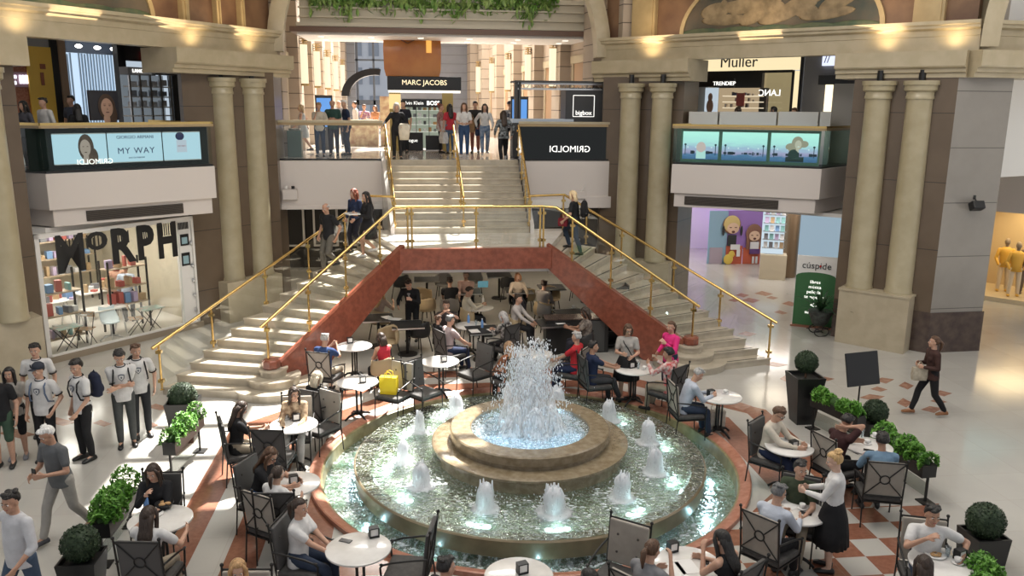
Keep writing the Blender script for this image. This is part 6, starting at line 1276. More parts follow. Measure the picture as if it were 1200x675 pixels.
def tote(px, py, z, label, col, s_=(.28, .12, .3), rz=0.):
    p = at(px, py, z); t = thing('shopping_bag', label, 'bag', (p.x, p.y, z), rz); m = MB(); w_, d_, h_ = s_; m.loft([[(sx*w_/2*k, sy*d_/2*k, zz) for sx, sy in ((-1, -1), (1, -1), (1, 1), (-1, 1))] for k, zz in ((.92, 0), (1, h_*.5), (.97, h_))]); m.build('bag_body', col, t)
    for sy in (-1, 1): m = MB(); m.tube([(-.07, sy*d_/2*.9, h_-.02), (-.06, sy*d_/2*.9, h_+.08), (0, sy*d_/2*.8, h_+.11), (.06, sy*d_/2*.9, h_+.08), (.07, sy*d_/2*.9, h_-.02)], .007, 6); m.build('handle', col, t)
    return t
tote(456, 461, .48, 'bright yellow shopping bag standing on an iron armchair', mat('bag_yellow', (.85, .62, .02), .45), (.34, .15, .34), -.25)
tote(838, 505, .0, 'pale paper shopping bag on the floor by the grey-haired man', mat('bag_pale', (.50, .44, .36), .6, col2=(.6, .55, .48), nscale=14), (.32, .16, .4), .2)
for m_ in ('x',): pass
# ================================================================ people
def vox(mb, name, mats, voxel, it=3, parent=None, **k):
    me = mb.mesh('tmp', []); o = bpy.data.objects.new('tmp', me); COL.objects.link(o)
    r = o.modifiers.new('r', 'REMESH'); r.mode = 'VOXEL'; r.voxel_size = voxel; r.adaptivity = 0
    if it: s_ = o.modifiers.new('s', 'SMOOTH'); s_.factor = .5; s_.iterations = it
    bpy.context.view_layer.update()
    me2 = bpy.data.meshes.new_from_object(o.evaluated_get(bpy.context.evaluated_depsgraph_get())); me2.name = name
    bpy.data.objects.remove(o); bpy.data.meshes.remove(me)
    me2.materials.clear()
    for m_ in (mats if isinstance(mats, (list, tuple)) else [mats]): me2.materials.append(m_)
    me2.polygons.foreach_set('use_smooth', [True]*len(me2.polygons))
    ob = bpy.data.objects.new(name, me2); COL.objects.link(ob); ob.parent = parent
    return ob
SKIN = {'a': (.56, .33, .23), 'b': (.48, .27, .18), 'c': (.36, .19, .12), 'd': (.62, .40, .30)}
def skinm(k): return mat('skin_'+k, SKIN[k], .5, col2=tuple(c*.9 for c in SKIN[k]), nscale=30, sss=.08)
def clothm(col, col2=None, ns=9, kind='cloth'):
    nm = 'cloth_%02d_%02d_%02d' % tuple(int(c*99) for c in col)+('p%d' % int(ns*10+col2[0]*99) if col2 else '')
    return mat(nm, col, .8, spec=.25, col2=col2 or tuple(c*.86 for c in col), nscale=ns, bump=.5, bscale=11)
def hairm(col): return mat('hair_%02d_%02d_%02d' % tuple(int(c*99) for c in col), col, .45, col2=tuple(min(1, c*1.7+.01) for c in col), nscale=45, stretch=(1, 1, .12), bump=.5, bscale=60, spec=.4)
BLKH, DKB, BRN, RDH, GRYH, BLND, WHTH = (.012, .010, .009), (.03, .018, .012), (.07, .035, .018), (.16, .04, .02), (.30, .29, .28), (.42, .27, .12), (.55, .54, .52)
def ik(a, c, l1, l2, pole):
    d = c-a; L = d.length; mx = (l1+l2)*.995
    if L > mx: c = a+d*(mx/L); d = c-a; L = mx
    x = (l1*l1-l2*l2+L*L)/(2*L); h = math.sqrt(max(0, l1*l1-x*x)); u = d/L; p = Vector(pole)-u*Vector(pole).dot(u)
    p = p.normalized() if p.length > 1e-4 else Vector((0, 1, 0)); return a+u*x+p*h, c
def person(label, loc, rz, pose='stand', sex='m', h=1.74, skin='a', top=((.6, .6, .6), 'short'), bottom=('trousers', (.03, .03, .04)), shoe=(.02, .02, .02), hair=('short', DKB), lean=None, turn=0., head=(0., 0.), feet=None, hands=None, det=1,
           belly=0., trim=None, hip=None, group=None, glasses=False, z0=0., emblem=False, name='person', elbow=None, curl=.5, tcol2=None, side=0., jacket=None, hipy=None):
    s = h/1.74; t = thing(name, label, 'person', (loc[0], loc[1], z0), rz, group); t.scale = (s, s, s)
    sit = pose == 'sit'; W = .93 if sex == 'f' else 1.
    if hip is None: hip = (.565/s if sit else .925) if pose != 'walk' else .90
    if lean is None: lean = .05 if sit else .03
    if feet is None: feet = {'sit': [(.12, .40, 0), (-.12, .36, 0)], 'walk': [(.09, .30, 0), (-.09, -.30, .05)], 'stand': [(.10, .02, 0), (-.10, -.01, 0)]}[pose]
    if hands is None: hands = {'sit': [(.14, .36, .66), (-.14, .36, .66)], 'walk': [(.24, -.14, .90), (-.24, .24, .92)], 'stand': [(.25, .05, .85), (-.25, .05, .85)]}[pose]
    hy = (-.09 if sit else 0.) if hipy is None else hipy
    HP = Vector((0, hy, hip)); RT = Matrix.Rotation(turn, 3, 'Z') @ Matrix.Rotation(side, 3, 'Y') @ Matrix.Rotation(-lean, 3, 'X'); T = lambda x, y, z: HP+RT @ Vector((x, y, z))
    neck = T(0, .005, .50); RH = Matrix.Rotation(head[0]+turn, 3, 'Z') @ Matrix.Rotation(-head[1]-lean*.3, 3, 'X'); HC = T(0, .02, .60)+RH @ Vector((0, .0, .055)); HD = lambda x, y, z: HC+RH @ Vector((x, y, z))
    vb = (.017, .0125, .0095)[det]; vc = (.02, .015, .0125)[det]; n = 14
    el = lambda cx, cy, z, rx, ry: [T(cx+rx*math.cos(2*PI*i/20), cy+ry*math.sin(2*PI*i/20), z) for i in range(20)]
    wst = .118 if sex == 'f' else .140; hipw = .172 if sex == 'f' else .160
    rings = [(-.08, .13, .10, 0), (0, hipw, .118, 0), (.07, hipw*.95, .112, .0), (.17, wst, .095+belly*.6, belly*.5), (.28, .145*W, .108+belly*.3, belly*.3), (.38, .165*W, .112, 0), (.44, .160*W, .095, 0), (.485, .10, .07, 0), (.52, .055, .052, .005)]
    joints = {}
    sh = .178*W
    for i, sg in ((0, 1), (1, -1)):
        SHJ = T(sg*sh, 0, .44); wr = Vector(hands[i]); pole = (Vector(elbow[i]) if elbow else Vector((sg*.6, -.6, -.8)))
        e, wr = ik(SHJ, wr, .285, .25, RT @ pole); HJ = HP+Matrix.Rotation(turn*.3, 3, 'Z') @ Vector((sg*.088, 0, 0)); an = Vector(feet[i])+Vector((0, 0, .085)); kn, an = ik(HJ, an, .425, .42, Vector((sg*.12, 1, .25 if sit else 0)))
        joints[sg] = (SHJ, e, wr, HJ, kn, an)
    # ---- body: one skin surface
    m = MB(); m.loft([el(0, cy, z, rx-.006, ry-.006) for z, rx, ry, cy in rings])
    m.cap(T(0, 0, .44), .058, HD(0, -.015, -.05), .052)
    m.ell(HD(0, -.008, .035), (.074, .093, .088), 18, 12, RH); m.ell(HD(0, .022, -.03), (.058, .066, .078), 16, 10, RH); m.ell(HD(0, .058, -.085), (.028, .026, .024), 10, 6, RH)
    m.cap(HD(0, .086, .012), .009, HD(0, .106, -.022), .013, 8); m.ell(HD(0, .088, -.052), (.024, .010, .010), 10, 6, RH); m.cap(HD(-.035, .077, .03), .010, HD(.035, .077, .03), .010, 8)
    for sg in (-1, 1):
        m.ell(HD(sg*.076, -.008, -.004), (.010, .020, .030), 8, 6, RH); m.ell(HD(sg*.036, .065, -.02), (.024, .02, .022), 8, 6, RH)
        SHJ, e, wr, HJ, kn, an = joints[sg]
        m.cap(T(sg*.07, 0, .445), .055, SHJ, .054, n); m.cap(SHJ, .052, e, .038, n); m.cap(e, .038, wr, .024, n)
        m.cap(HJ, .085, kn, .052, n); m.cap(kn, .052, kn.lerp(an, .3)+Vector((0, -.015, 0)), .056, n); m.cap(kn.lerp(an, .3)+Vector((0, -.012, 0)), .054, an, .034, n)
        ft = Vector(feet[i]) if 0 else an-Vector((0, 0, .085)); m.cap(an, .033, ft+Vector((sg*.02, .12, .03)), .026, 8)
        f = (wr-e).normalized(); inn = Vector((-sg, 0, 0)); pn = (inn-f*inn.dot(f)); pn = pn.normalized() if pn.length > .2 else Vector((0, 0, -1)); sd = pn.cross(f)*sg
        if sd.y < 0 and abs(sd.y) > .3: pass
        up = sd if sd.z > -.2 or abs(f.z) > .6 else -sd
        for k in range(3): m.cap(wr+up*(-.022+.022*k)*.6, .017, wr+f*.08+up*(-.026+.026*k), .0135, 8)
        for k in range(4):
            b = wr+f*.088+up*(-.033+.022*k); L1 = (.034, .042, .044, .038)[k]; d1 = (f+pn*curl*.8+up*(k-1.5)*.10).normalized(); d2 = (f*(1-curl)+pn*curl*1.6+up*(k-1.5)*.10).normalized()
            m.cap(b, .0095, b+d1*L1, .009, 6); m.cap(b+d1*L1, .009, b+d1*L1+d2*L1*.85, .0075, 6)
        b = wr+f*.025+up*.022; d1 = (f*.7+up*.75+pn*.3).normalized(); m.cap(b, .012, b+d1*.045, .0105, 6); m.cap(b+d1*.045, .0105, b+d1*.045+(f+pn*.4).normalized()*.032, .0085, 6)
    body = vox(m, 'body', [skinm(skin), mat('lips', (.38, .12, .10), .4)], vb, 2, t)
    if det > 0:
        me = body.data; lc = HD(0, .098, -.052); co_ = np.empty(len(me.polygons)*3); me.polygons.foreach_get('center', co_); co_ = co_.reshape(-1, 3); dl = (co_-np.array(lc)) @ np.array(RH); idx = ((np.abs(dl[:, 0]) < .022) & (np.abs(dl[:, 2]) < .0085) & (np.abs(dl[:, 1]) < .03)).astype(np.int32); me.polygons.foreach_set('material_index', idx)
        for sg in (-1, 1):
            m = MB(); m.mi = 0; m.ell(HD(sg*.031, .078, .010), (.0135, .011, .0075), 10, 6, RH); m.mi = 1; m.ell(HD(sg*.031, .0865, .010), (.0065, .004, .0065), 8, 6, RH)
            m.build('eye', [mat('eye_white', (.7, .68, .65), .3), mat('eye_iris', (.02, .012, .008), .2)], body, smooth=True)
            m = MB(); m.cap(HD(sg*.016, .090, .031), .0038, HD(sg*.046, .081, .034), .003, 6); m.build('eyebrow', hairm(hair[1] if hair[1] != WHTH else GRYH), body, smooth=True)
    if glasses:
        m = MB()
        for sg in (-1, 1): m.tube([HD(sg*.032+.021*math.cos(a), .100, .008+.016*math.sin(a)) for a in [k*PI/6 for k in range(13)]], .0028, 5, cap=False); m.tube([HD(sg*.053, .098, .012), HD(sg*.078, .0, .012)], .0025, 5)
        m.tube([HD(-.011, .101, .01), HD(.011, .101, .01)], .003, 5); m.build('glasses', PH, t)
    # ---- top
    tc, sl = top[0], top[1]; tm = clothm(tc, tcol2, 14 if tcol2 else 9)
    m = MB(); loose = .018
    lo = -.10 if bottom[0] not in ('tucked', 'skirt') else .05
    rr = ([(lo, hipw+.012+loose*.4, .128+belly*.3, belly*.2), (.0, hipw+.012, .132+belly*.3, belly*.2)] if lo < 0 else [(lo, hipw*.93, .118+belly*.5, belly*.3)])+[(.10, max(wst+.02, hipw*.9), .118+belly*.6, belly*.4), (.18, wst+loose, .112+belly*.6, belly*.5), (.28, .145*W+.014, .122+belly*.3, belly*.3), (.38, .165*W+.013, .125, 0), (.44, .162*W+.012, .108, 0), (.49, .105, .078, 0), (.515, .068, .062, .0)]
    m.loft([el(0, cy, z, rx, ry) for z, rx, ry, cy in rr])
    if sex == 'f':
        for sg in (-1, 1): m.ell(T(sg*.068, .09, .325), (.062, .050, .058), 12, 8, RT)
    for sg in (-1, 1):
        SHJ, e, wr, HJ, kn, an = joints[sg]
        if sl != 'none': m.cap(T(sg*.08, 0, .445), .064, SHJ, .066, n)
        if sl == 'short': q_ = SHJ.lerp(e, .62); m.cap(SHJ, .066, q_, .060, n)
        elif sl == 'long': m.cap(SHJ, .064, e, .050, n); m.cap(e, .050, wr.lerp(e, .06), .036, n)
        elif sl == 'elbow': m.cap(SHJ, .064, e, .052, n); m.cap(e, .052, e.lerp(wr, .25), .047, n)
    vox(m, 'shirt' if sl != 'none' else 'vest_top', tm, vc, 3, t)
    if trim:
        trm = clothm(trim); m = MB(); m.tube([T(.074*math.cos(a), .004+.068*math.sin(a), .508-.014*math.sin(a)) for a in [k*PI/8 for k in range(17)]], .011, 6, cap=False); m.build('collar', trm, t, smooth=True)
        if sl == 'short':
            for sg in (-1, 1):
                SHJ, e = joints[sg][:2]; q_ = SHJ.lerp(e, .78); d = (e-SHJ).normalized(); a = d.orthogonal().normalized(); b = d.cross(a)
                m = MB(); m.tube([q_+(a*math.cos(u)+b*math.sin(u))*.056 for u in [k*PI/8 for k in range(17)]], .010, 6, cap=False); m.build('sleeve_band', trm, t, smooth=True)
    if emblem:
        m = MB(); P_ = [(-.05, .05), (0, .062), (.05, .05), (.045, -.01), (0, -.06), (-.045, -.01)]; vs = [T(x, .128, .33+z) for x, z in P_]+[T(x, .142, .33+z) for x, z in P_]; m.add(vs, [tuple(range(6)), tuple(range(6, 12))[::-1]]+[(i, (i+1) % 6, 6+(i+1) % 6, 6+i) for i in range(6)]); vs = [(x*.72, z*.72) for x, z in P_]
        m.mi = 1; q_ = [T(x, .1435, .33+z) for x, z in vs]; m.add(q_, [tuple(range(6))[::-1]]); m.mi = 0; m.ell(T(0, .145, .335), (.014, .003, .02), 8, 6, RT); m.build('emblem', [mat('crest_dark', (.10, .11, .14), .6), mat('crest_pale', (.6, .6, .6), .6)], t)
    if jacket:                                   # crossed strap, scarf or lapels
        kind, jc = jacket
        m = MB()
        if kind == 'strap':
            pts = [(.10, .02, .49), (.07, .125, .40), (-.02, .145, .28), (-.10, .13, .14), (-.17, .03, .02), (-.1, -.13, .14), (.0, -.135, .3), (.08, -.12, .42), (.10, .0, .49)]; m.tube([T(*p_) for p_ in pts], .011, 6)
        elif kind == 'straps':
            for sg in (-1, 1): m.tube([T(sg*.10, -.13, .2), T(sg*.115, -.11, .42), T(sg*.11, 0, .50), T(sg*.115, .11, .42), T(sg*.13, .135, .3), T(sg*.15, .10, .16), T(sg*.15, -.05, .1)], .014, 6)
        elif kind == 'tie': m.box(T(0, .125, .45), (.07, .03, .03), R=RT); m.box(T(0, .135, .36), (.03, .012, .16), R=RT)
        m.build({'strap': 'bag_strap', 'straps': 'backpack_straps', 'tie': 'neck_bow'}[kind], clothm(jc), t, smooth=True)
    # ---- bottom
    bk, bc = bottom[0], bottom[1]; bm = clothm(bc, bottom[2] if len(bottom) > 2 else None)
    m = MB()
    if bk in ('trousers', 'tucked', 'shorts', 'capri'):
        m.loft([el(0, 0, z, rx, ry) for z, rx, ry in ((-.10, .14, .115), (0, hipw+.008, .124), (.07, hipw*.95+.008, .118), (.11, hipw*.86+.006, .112))])
        for sg in (-1, 1):
            _, _, _, HJ, kn, an = joints[sg]; m.cap(HJ, .097, kn, .068, n)
            if bk == 'shorts': m = m
            else: m.cap(kn, .067, kn.lerp(an, .5)+Vector((0, -.012, 0)), .062, n); m.cap(kn.lerp(an, .5)+Vector((0, -.012, 0)), .062, kn.lerp(an, .93 if bk != 'capri' else .7), .052, n)
        vox(m, 'shorts' if bk == 'shorts' else 'trousers', bm, vc, 3, t)
    elif bk in ('skirt', 'dress'):
        ln = bottom[3] if len(bottom) > 3 else .5
        if sit:
            c0, c1 = T(0, 0, .02), (joints[1][4]+joints[-1][4])/2; dd = (c1-c0).normalized(); sx = Vector((1, 0, 0)); uz = sx.cross(dd)
            m.loft([[c0.lerp(c1, u)+sx*math.cos(a)*w_+uz*math.sin(a)*hh for a in [k*PI/10 for k in range(20)]] for u, w_, hh in ((-.15, .15, .12), (.1, .185, .125), (.6, .19, .105), (1.02, .18, .095), (1.08, .17, .08))])
            m.loft([el(0, 0, z, rx, ry) for z, rx, ry in ((-.06, hipw, .12), (.1, hipw*.85, .11))])
            vox(m, 'skirt', bm, vc, 2, t)
        else:
            K = 48; rg = []
            for u in (0, .15, .4, .7, 1.):
                z = .11-u*ln; w_ = (hipw*.85+(.075 if ln > .3 else .03)*min(1, u*2)+.05*u*ln/.5); rg.append([T(0, 0, 0)*Vector((1, 1, 0)).x*0+Vector((HP.x+w_*math.cos(2*PI*k/K)*(1+.05*u*math.sin(k*PI/2*1.0+k)), HP.y+w_*.8*math.sin(2*PI*k/K)*(1+.05*u*math.sin(k*PI/2+k)), hip+z)) for k in range(K)])
            m.loft(rg); m.build('skirt', bm, t, smooth=True)
    # ---- shoes
    for i, sg in ((0, 1), (1, -1)):
        an = joints[sg][5]; ft = an-Vector((0, 0, .085)); yv = Vector((sg*.12, 1, 0)).normalized(); up = Vector((0, 0, 1)); m = MB(); R_ = Matrix(((yv.y, yv.x, 0), (-yv.x, yv.y, 0), (0, 0, 1)))
        P3 = lambda x, y, z: ft+R_ @ Vector((x, y, z))
        m.loft([[P3(w_*math.cos(a), y, c_+hh*math.sin(a)) for a in [k*PI/7 for k in range(14)]] for y, w_, c_, hh in ((-.075, .022, .035, .03), (-.055, .036, .045, .043), (0, .040, .05, .05), (.06, .043, .042, .040), (.12, .047, .032, .030), (.165, .038, .026, .024), (.185, .015, .022, .015))]); m.build('shoe', clothm(shoe) if shoe != (.02, .02, .02) else mat('shoe_black', (.015, .015, .015), .4), t, smooth=True)
    # ---- hair
    style, hc = hair; hm = hairm(hc); m = MB(); K, J = 26, 16; vs = []; rn = random.Random(int(abs(loc[0]*100+loc[1]*10)))
    longh = style in ('long', 'pony', 'bun', 'bob'); vol = {'curly': 1.17, 'long': 1.04, 'bob': 1.10, 'bald': .99, 'cap': 1.0}.get(style, 1.03)
    for j in range(J+1):
        a = -PI/2+PI*j/J
        for k in range(K):
            b = 2*PI*k/K; d = Vector((math.cos(a)*math.cos(b), math.cos(a)*math.sin(b), math.sin(a)))
            line = (.46 if style != 'bald' else .86) if d.y > 0 else (.40 if style != 'bald' else .62)*(1+d.y)-.55*(-d.y)
            if style == 'bald' and d.y < .1: line = -.35 if d.z < .45 else 2
            low = -.42 if not longh else -.75
            side_ = -.10 if not longh else -.35
            if d.y > .30: lim = line
            elif d.y > -.15: q_ = (d.y+.15)/.45; lim = side_*(1-q_)+line*q_ if style != 'bald' else (.1 if d.z < .45 else 2)
            else: lim = low if style != 'bald' else (low if d.z < .5 else 2)
            ins = d.z-lim; w_ = max(0., min(1., ins/.16+.3)); q_ = .80+(vol*1.0-.80)*w_
            q_ *= 1+rn.uniform(-.012, .012)*(3 if style == 'curly' else 1)*w_
            vs.append(HD(d.x*.086*q_, -.010+d.y*.105*q_, .034+d.z*.101*q_))
    fs = [(j*K+k, j*K+(k+1) % K, (j+1)*K+(k+1) % K, (j+1)*K+k) for j in range(J) for k in range(K)]; m.add(vs, fs)
    if style == 'short' or style == 'curly':
        for k in range(16 if style == 'curly' else 7): a = rn.uniform(0, 2*PI); m.ell(HD(.055*math.cos(a), -.01+.065*math.sin(a), .105+rn.uniform(-.01, .015)), (.03, .035, .022), 8, 6, RH)
        m.ell(HD(rn.choice((-.02, .02)), .068, .098), (.045, .028, .02), 10, 6, RH)
    if style in ('long', 'bob'):
        end = .30 if style == 'long' else .46
        seq = [(HD(0, -.045, .05), .088, .062), (HD(0, -.075, -.05), .088, .052), (T(0, -.075, .51), .085, .045), (T(0, -.10, .44), .095, .038), (T(0, -.13, .36), .085, .030), (T(0, -.135, end-.02), .05, .018)]
        if style == 'bob': seq = seq[:3]+[(T(0, -.06, .485), .07, .03)]
        m.loft([[c_+RH @ Vector((math.cos(a)*rx*(1+.06*math.sin(a*7)), math.sin(a)*ry, 0)) for a in [k*PI/12 for k in range(24)]] for c_, rx, ry in seq])
        for sg in (-1, 1): m.tube([HD(sg*.050, .045, .095), HD(sg*.082, .035, .03), HD(sg*.085, .02, -.05), T(sg*.085, .035, .50) if style == 'long' else HD(sg*.078, .015, -.09), T(sg*.085, .085, .40) if style == 'long' else HD(sg*.07, .01, -.11)], [.016, .026, .028, .026, .012], 8)
    if style == 'pony': m.ell(HD(0, -.10, .045), (.032, .03, .032), 10, 6, RH); m.tube([HD(0, -.11, .045), HD(0, -.155, .0), HD(0, -.15, -.09), HD(0, -.135, -.19)], [.028, .036, .030, .008], 10)
    if style == 'bun': m.ell(HD(0, -.07, .125), (.055, .055, .045), 14, 8, RH); m.tube([HD(.045*math.cos(a), -.07+.045*math.sin(a), .12) for a in [k*PI/6 for k in range(13)]], .018, 6)
    m.build('hair', hm, t, smooth=True)
    if style == 'cap':
        m = MB(); m.lathe([(.093, 0), (.098, .03), (.09, .07), (.05, .105), (.005, .115)], 20); mm = Matrix.Translation(HD(0, -.008, .045)) @ RH.to_4x4(); m.v = [tuple(mm @ Vector(v)) for v in m.v]; m.ell(HD(0, .12, .05), (.06, .06, .008), 14, 6, RH); m.build('cap', clothm((.04, .045, .06)), t, smooth=True)
    return t
def dirang(a, b): d = Vector(b)-Vector(a); return math.atan2(-d.x, d.y)
def seated(label, hx, hy, to, ch='arm', chlab=None, hz=1.25, **k):
    H = at(hx, hy, hz); tz = at(to[0], to[1], .74) if isinstance(to, tuple) else None
    rz = dirang(H.xy, tz.xy) if tz is not None else math.radians(to); s = k.get('h', 1.74)/1.74; ln = k.get('lean', .05)
    fwd = (-.09+.60*math.sin(ln)+.03)*s; d = Vector((-math.sin(rz), math.cos(rz))); loc = H.xy-d*fwd
    if ch == 'arm': place(armof(chlab), (loc.x, loc.y, 0), rz, chlab or 'iron cafe armchair used by the '+label.split(' ', 1)[0], 'iron cafe armchairs')
    elif ch: place({'b': TUBB, 'g': TUBG, 'k': TUBK}[ch], (loc.x, loc.y, 0), rz, chlab, 'tub chairs of the shaded cafe')
    return person(label, loc, rz, 'sit', **k)
def standing(label, fx, fy, deg, z=0., **k):
    p = at(fx, fy, z); return person(label, p.xy, math.radians(deg), z0=z, **k)
def byhead(label, hx, hy, deg, z=0., pose='stand', **k):
    h = k.get('h', 1.74); p = at(hx, hy, z+h-.12*h/1.74); return person(label, p.xy, math.radians(deg), pose, z0=z, **k)
def heldbox(parent_thing, name, m_, label, cat, size, hand):    # a thing held at a hand position of a person (kept as a thing of its own)
    p = parent_mat(parent_thing) @ Vector(hand); mb = MB(); mb.box((0, 0, 0), size); o = mb.build(name, m_, None, label=label, cat=cat, bevel=.003); o.location = p; o.rotation_euler = parent_thing.rotation_euler; return o
BK = (.018, .018, .02); WH = (.68, .67, .66); GR = (.22, .22, .23); JN = (.035, .05, .085); KH = (.33, .28, .21); NV = (.02, .03, .07)
# angle: 0 faces away along the hall, 180 faces the camera, 90 faces left of the picture, -90 faces right
def worn_pack(p, label, col, y=-.235, z=1.22, side=0.):
    t = thing('backpack', label, 'backpack', parent_mat(p) @ Vector((side, y, z-.2)), p.rotation_euler.z); m = MB(); cm = clothm(col)
    m.loft([[(w_*math.cos(a), d_*math.sin(a), zz) for a in [k*PI/8 for k in range(16)]] for w_, d_, zz in ((.10, .05, 0), (.15, .085, .03), (.155, .095, .2), (.13, .075, .36), (.07, .04, .42))]); m.build('pack_body', cm, t, smooth=True)
    m = MB(); m.ell((0, -.085, .13), (.10, .04, .09), 12, 8); m.build('front_pocket', cm, t, smooth=True); m = MB(); m.tube([(-.03, 0, .42), (0, 0, .46), (.03, 0, .42)], .008, 6); m.build('handle', cm, t, smooth=True); return t
def carried(p, hand, label, col, size=(.30, .12, .34), drop=None, cat='bag', name='shopping_bag'):
    w_, d_, h_ = size; q = parent_mat(p) @ Vector(hand); t = thing(name, label, cat, (q.x, q.y, q.z-h_-.12), p.rotation_euler.z+PI/2); cm = clothm(col, tuple(min(1, c*.75) for c in col), 14)
    m = MB(); m.loft([[(sx*w_/2*k, sy*d_/2*k2, zz) for sx, sy in ((-1, -1), (1, -1), (1, 1), (-1, 1))] for k, k2, zz in ((.92, .9, 0), (1.02, 1.1, h_*.4), (.98, .7, h_))]); m.build('bag_body', cm, t)
    for sy in (-1, 1): m = MB(); m.tube([(-.07, sy*d_*.3, h_-.02), (-.05, sy*d_*.2, h_+.06), (0, 0, h_+.115), (.05, sy*d_*.2, h_+.06), (.07, sy*d_*.3, h_-.02)], .007, 6); m.build('handle', cm, t)
    return t
def held_phone(p, hand, label): return heldbox(p, 'phone', PH, label, 'phone', (.075, .012, .14), hand)
C = 'iron armchair of the '
# ---- front and left of the fountain
seated('woman in a white T-shirt sitting at the front left marble table', 352, 590, (420, 642), sex='f', h=1.66, top=(WH, 'short'), bottom=('trousers', JN), hair=('pony', DKB), hands=[(.10, .42, .70), (-.02, .40, .68)], head=(-.2, .0), det=2, chlab=C+'woman in the white T-shirt at front left')
seated('woman in a black T-shirt looking at her phone beside the left stairs', 281, 474, (344, 500), sex='f', h=1.66, top=(BK, 'short'), bottom=('trousers', KH), hair=('long', DKB), hands=[(.07, .36, .84), (-.05, .36, .84)], head=(0, .45), det=2, chlab=C+'woman in black with the phone', lean=.12)
pp = seated('woman in a patterned beige blouse behind the table by the left stairs', 344, 457, (342, 500), sex='f', h=1.66, top=((.55, .42, .28), 'long'), tcol2=(.20, .12, .07), bottom=('trousers', (.5, .5, .48)), hair=('long', DKB), hands=[(.14, .38, .76), (-.10, .38, .76)], head=(.5, .15), det=2, chlab=C+'woman in the beige blouse', lean=.15)
seated('grey-blonde woman in a black jacket resting at the sunlit table', 371, 438, (419, 447), sex='f', h=1.62, top=(BK, 'long'), bottom=('trousers', BK), hair=('bob', (.42, .36, .27)), hands=[(.12, .30, .62), (-.12, .30, .62)], head=(-.1, .3), det=2, chlab=C+'grey-blonde woman in black')
seated('grey-haired man in a blue shirt and khaki shorts below the left stairs', 381, 396, (418, 404), top=((.03, .06, .16), 'short'), bottom=('shorts', KH), hair=('short', GRYH), hands=[(.08, .32, 1.0), (-.06, .32, 1.0)], head=(0, .1), lean=.1, det=1, glasses=True, chlab=C+'man in the blue shirt', elbow=[(.5, .2, -1), (-.5, .2, -1)])
seated('woman in a red sleeveless top looking down at the shaded table', 447, 392, (414, 405), sex='f', h=1.62, top=((.45, .03, .05), 'none'), bottom=('trousers', BK), hair=('bob', DKB), hands=[(.07, .34, .72), (-.06, .34, .72)], head=(.0, .5), lean=.15, ch='b', chlab='beige chair of the woman in red')
seated('dark-haired woman in a black T-shirt leaning across the small table', 316, 526, (350, 572), sex='f', h=1.68, top=(BK, 'short'), bottom=('trousers', (.04, .09, .20)), hair=('long', BRN), hands=[(.05, .48, .80), (-.18, .46, .80)], head=(-.2, .35), lean=.34, det=2, glasses=True, chlab=C+'black T-shirt woman leaning over')
seated('woman with a ponytail and white low-backed top seen from behind', 326, 551, -35, hz=1.2, sex='f', h=1.60, top=(WH, 'short'), bottom=('trousers', JN), hair=('pony', DKB), hands=[(.16, .36, .80), (-.16, .36, .80)], lean=.28, det=2, chlab=C+'ponytail woman seen from behind')
seated('blonde woman in a white top at the bottom edge of the picture', 278, 663, 175, sex='f', h=1.64, top=(WH, 'short'), bottom=('trousers', JN), hair=('bob', (.34, .20, .09)), head=(.3, .0), det=2, chlab=C+'blonde woman at the bottom edge')
seated('dark-haired man in black at the front table, facing right', 524, 662, (608, 674), top=(BK, 'short'), hair=('short', BLKH), det=2, chlab=C+'dark-haired man facing right at the bottom')
seated('dark-haired person half cut off at the bottom edge, facing left', 690, 672, (608, 676), sex='f', h=1.62, top=(BK, 'short'), hair=('bob', BLKH), det=2, head=(.2, .1), chlab=C+'dark-haired person cut off at the bottom')
seated('woman with a brown ponytail and grey T-shirt at the menu table', 765, 637, (812, 652), sex='f', h=1.68, top=(GR, 'short'), bottom=('trousers', JN), hair=('pony', BRN), hands=[(.10, .34, 1.02), (-.15, .40, .80)], head=(-.1, .05), lean=.28, det=2, chlab=C+'ponytail woman at the menu table', elbow=[(.4, .3, -1), (-.6, -.2, -.8)])
seated('woman with long dark hair and a black tank top at the menu table', 846, 625, (806, 655), sex='f', h=1.68, top=(BK, 'none'), bottom=('trousers', JN), hair=('long', BLKH), hands=[(.12, .42, .80), (-.05, .32, 1.0)], head=(.1, .1), lean=.3, det=2, chlab=C+'woman in the black tank top', elbow=[(.6, -.2, -.8), (-.4, .3, -1)])
# ---- left hedge pair
seated('woman with long hair in a black jacket eating beside the left hedge', 179, 548, 178, sex='f', h=1.66, top=(BK, 'long'), bottom=('trousers', BK), hair=('long', DKB), hands=[(.04, .26, 1.02), (-.08, .36, .80)], head=(-.1, .25), lean=.12, det=2, chlab=C+'woman in the black jacket by the left hedge', elbow=[(.6, 0, -1), (-.6, -.2, -.8)])
seated('long dark-haired woman in a white top seen from behind at left', 174, 598, -8, sex='f', h=1.66, top=(WH, 'short'), bottom=('trousers', KH), hair=('long', DKB), hands=[(.30, .34, .86), (-.12, .24, 1.12)], lean=.14, det=2, chlab='large armchair with lattice back to the camera at bottom left')
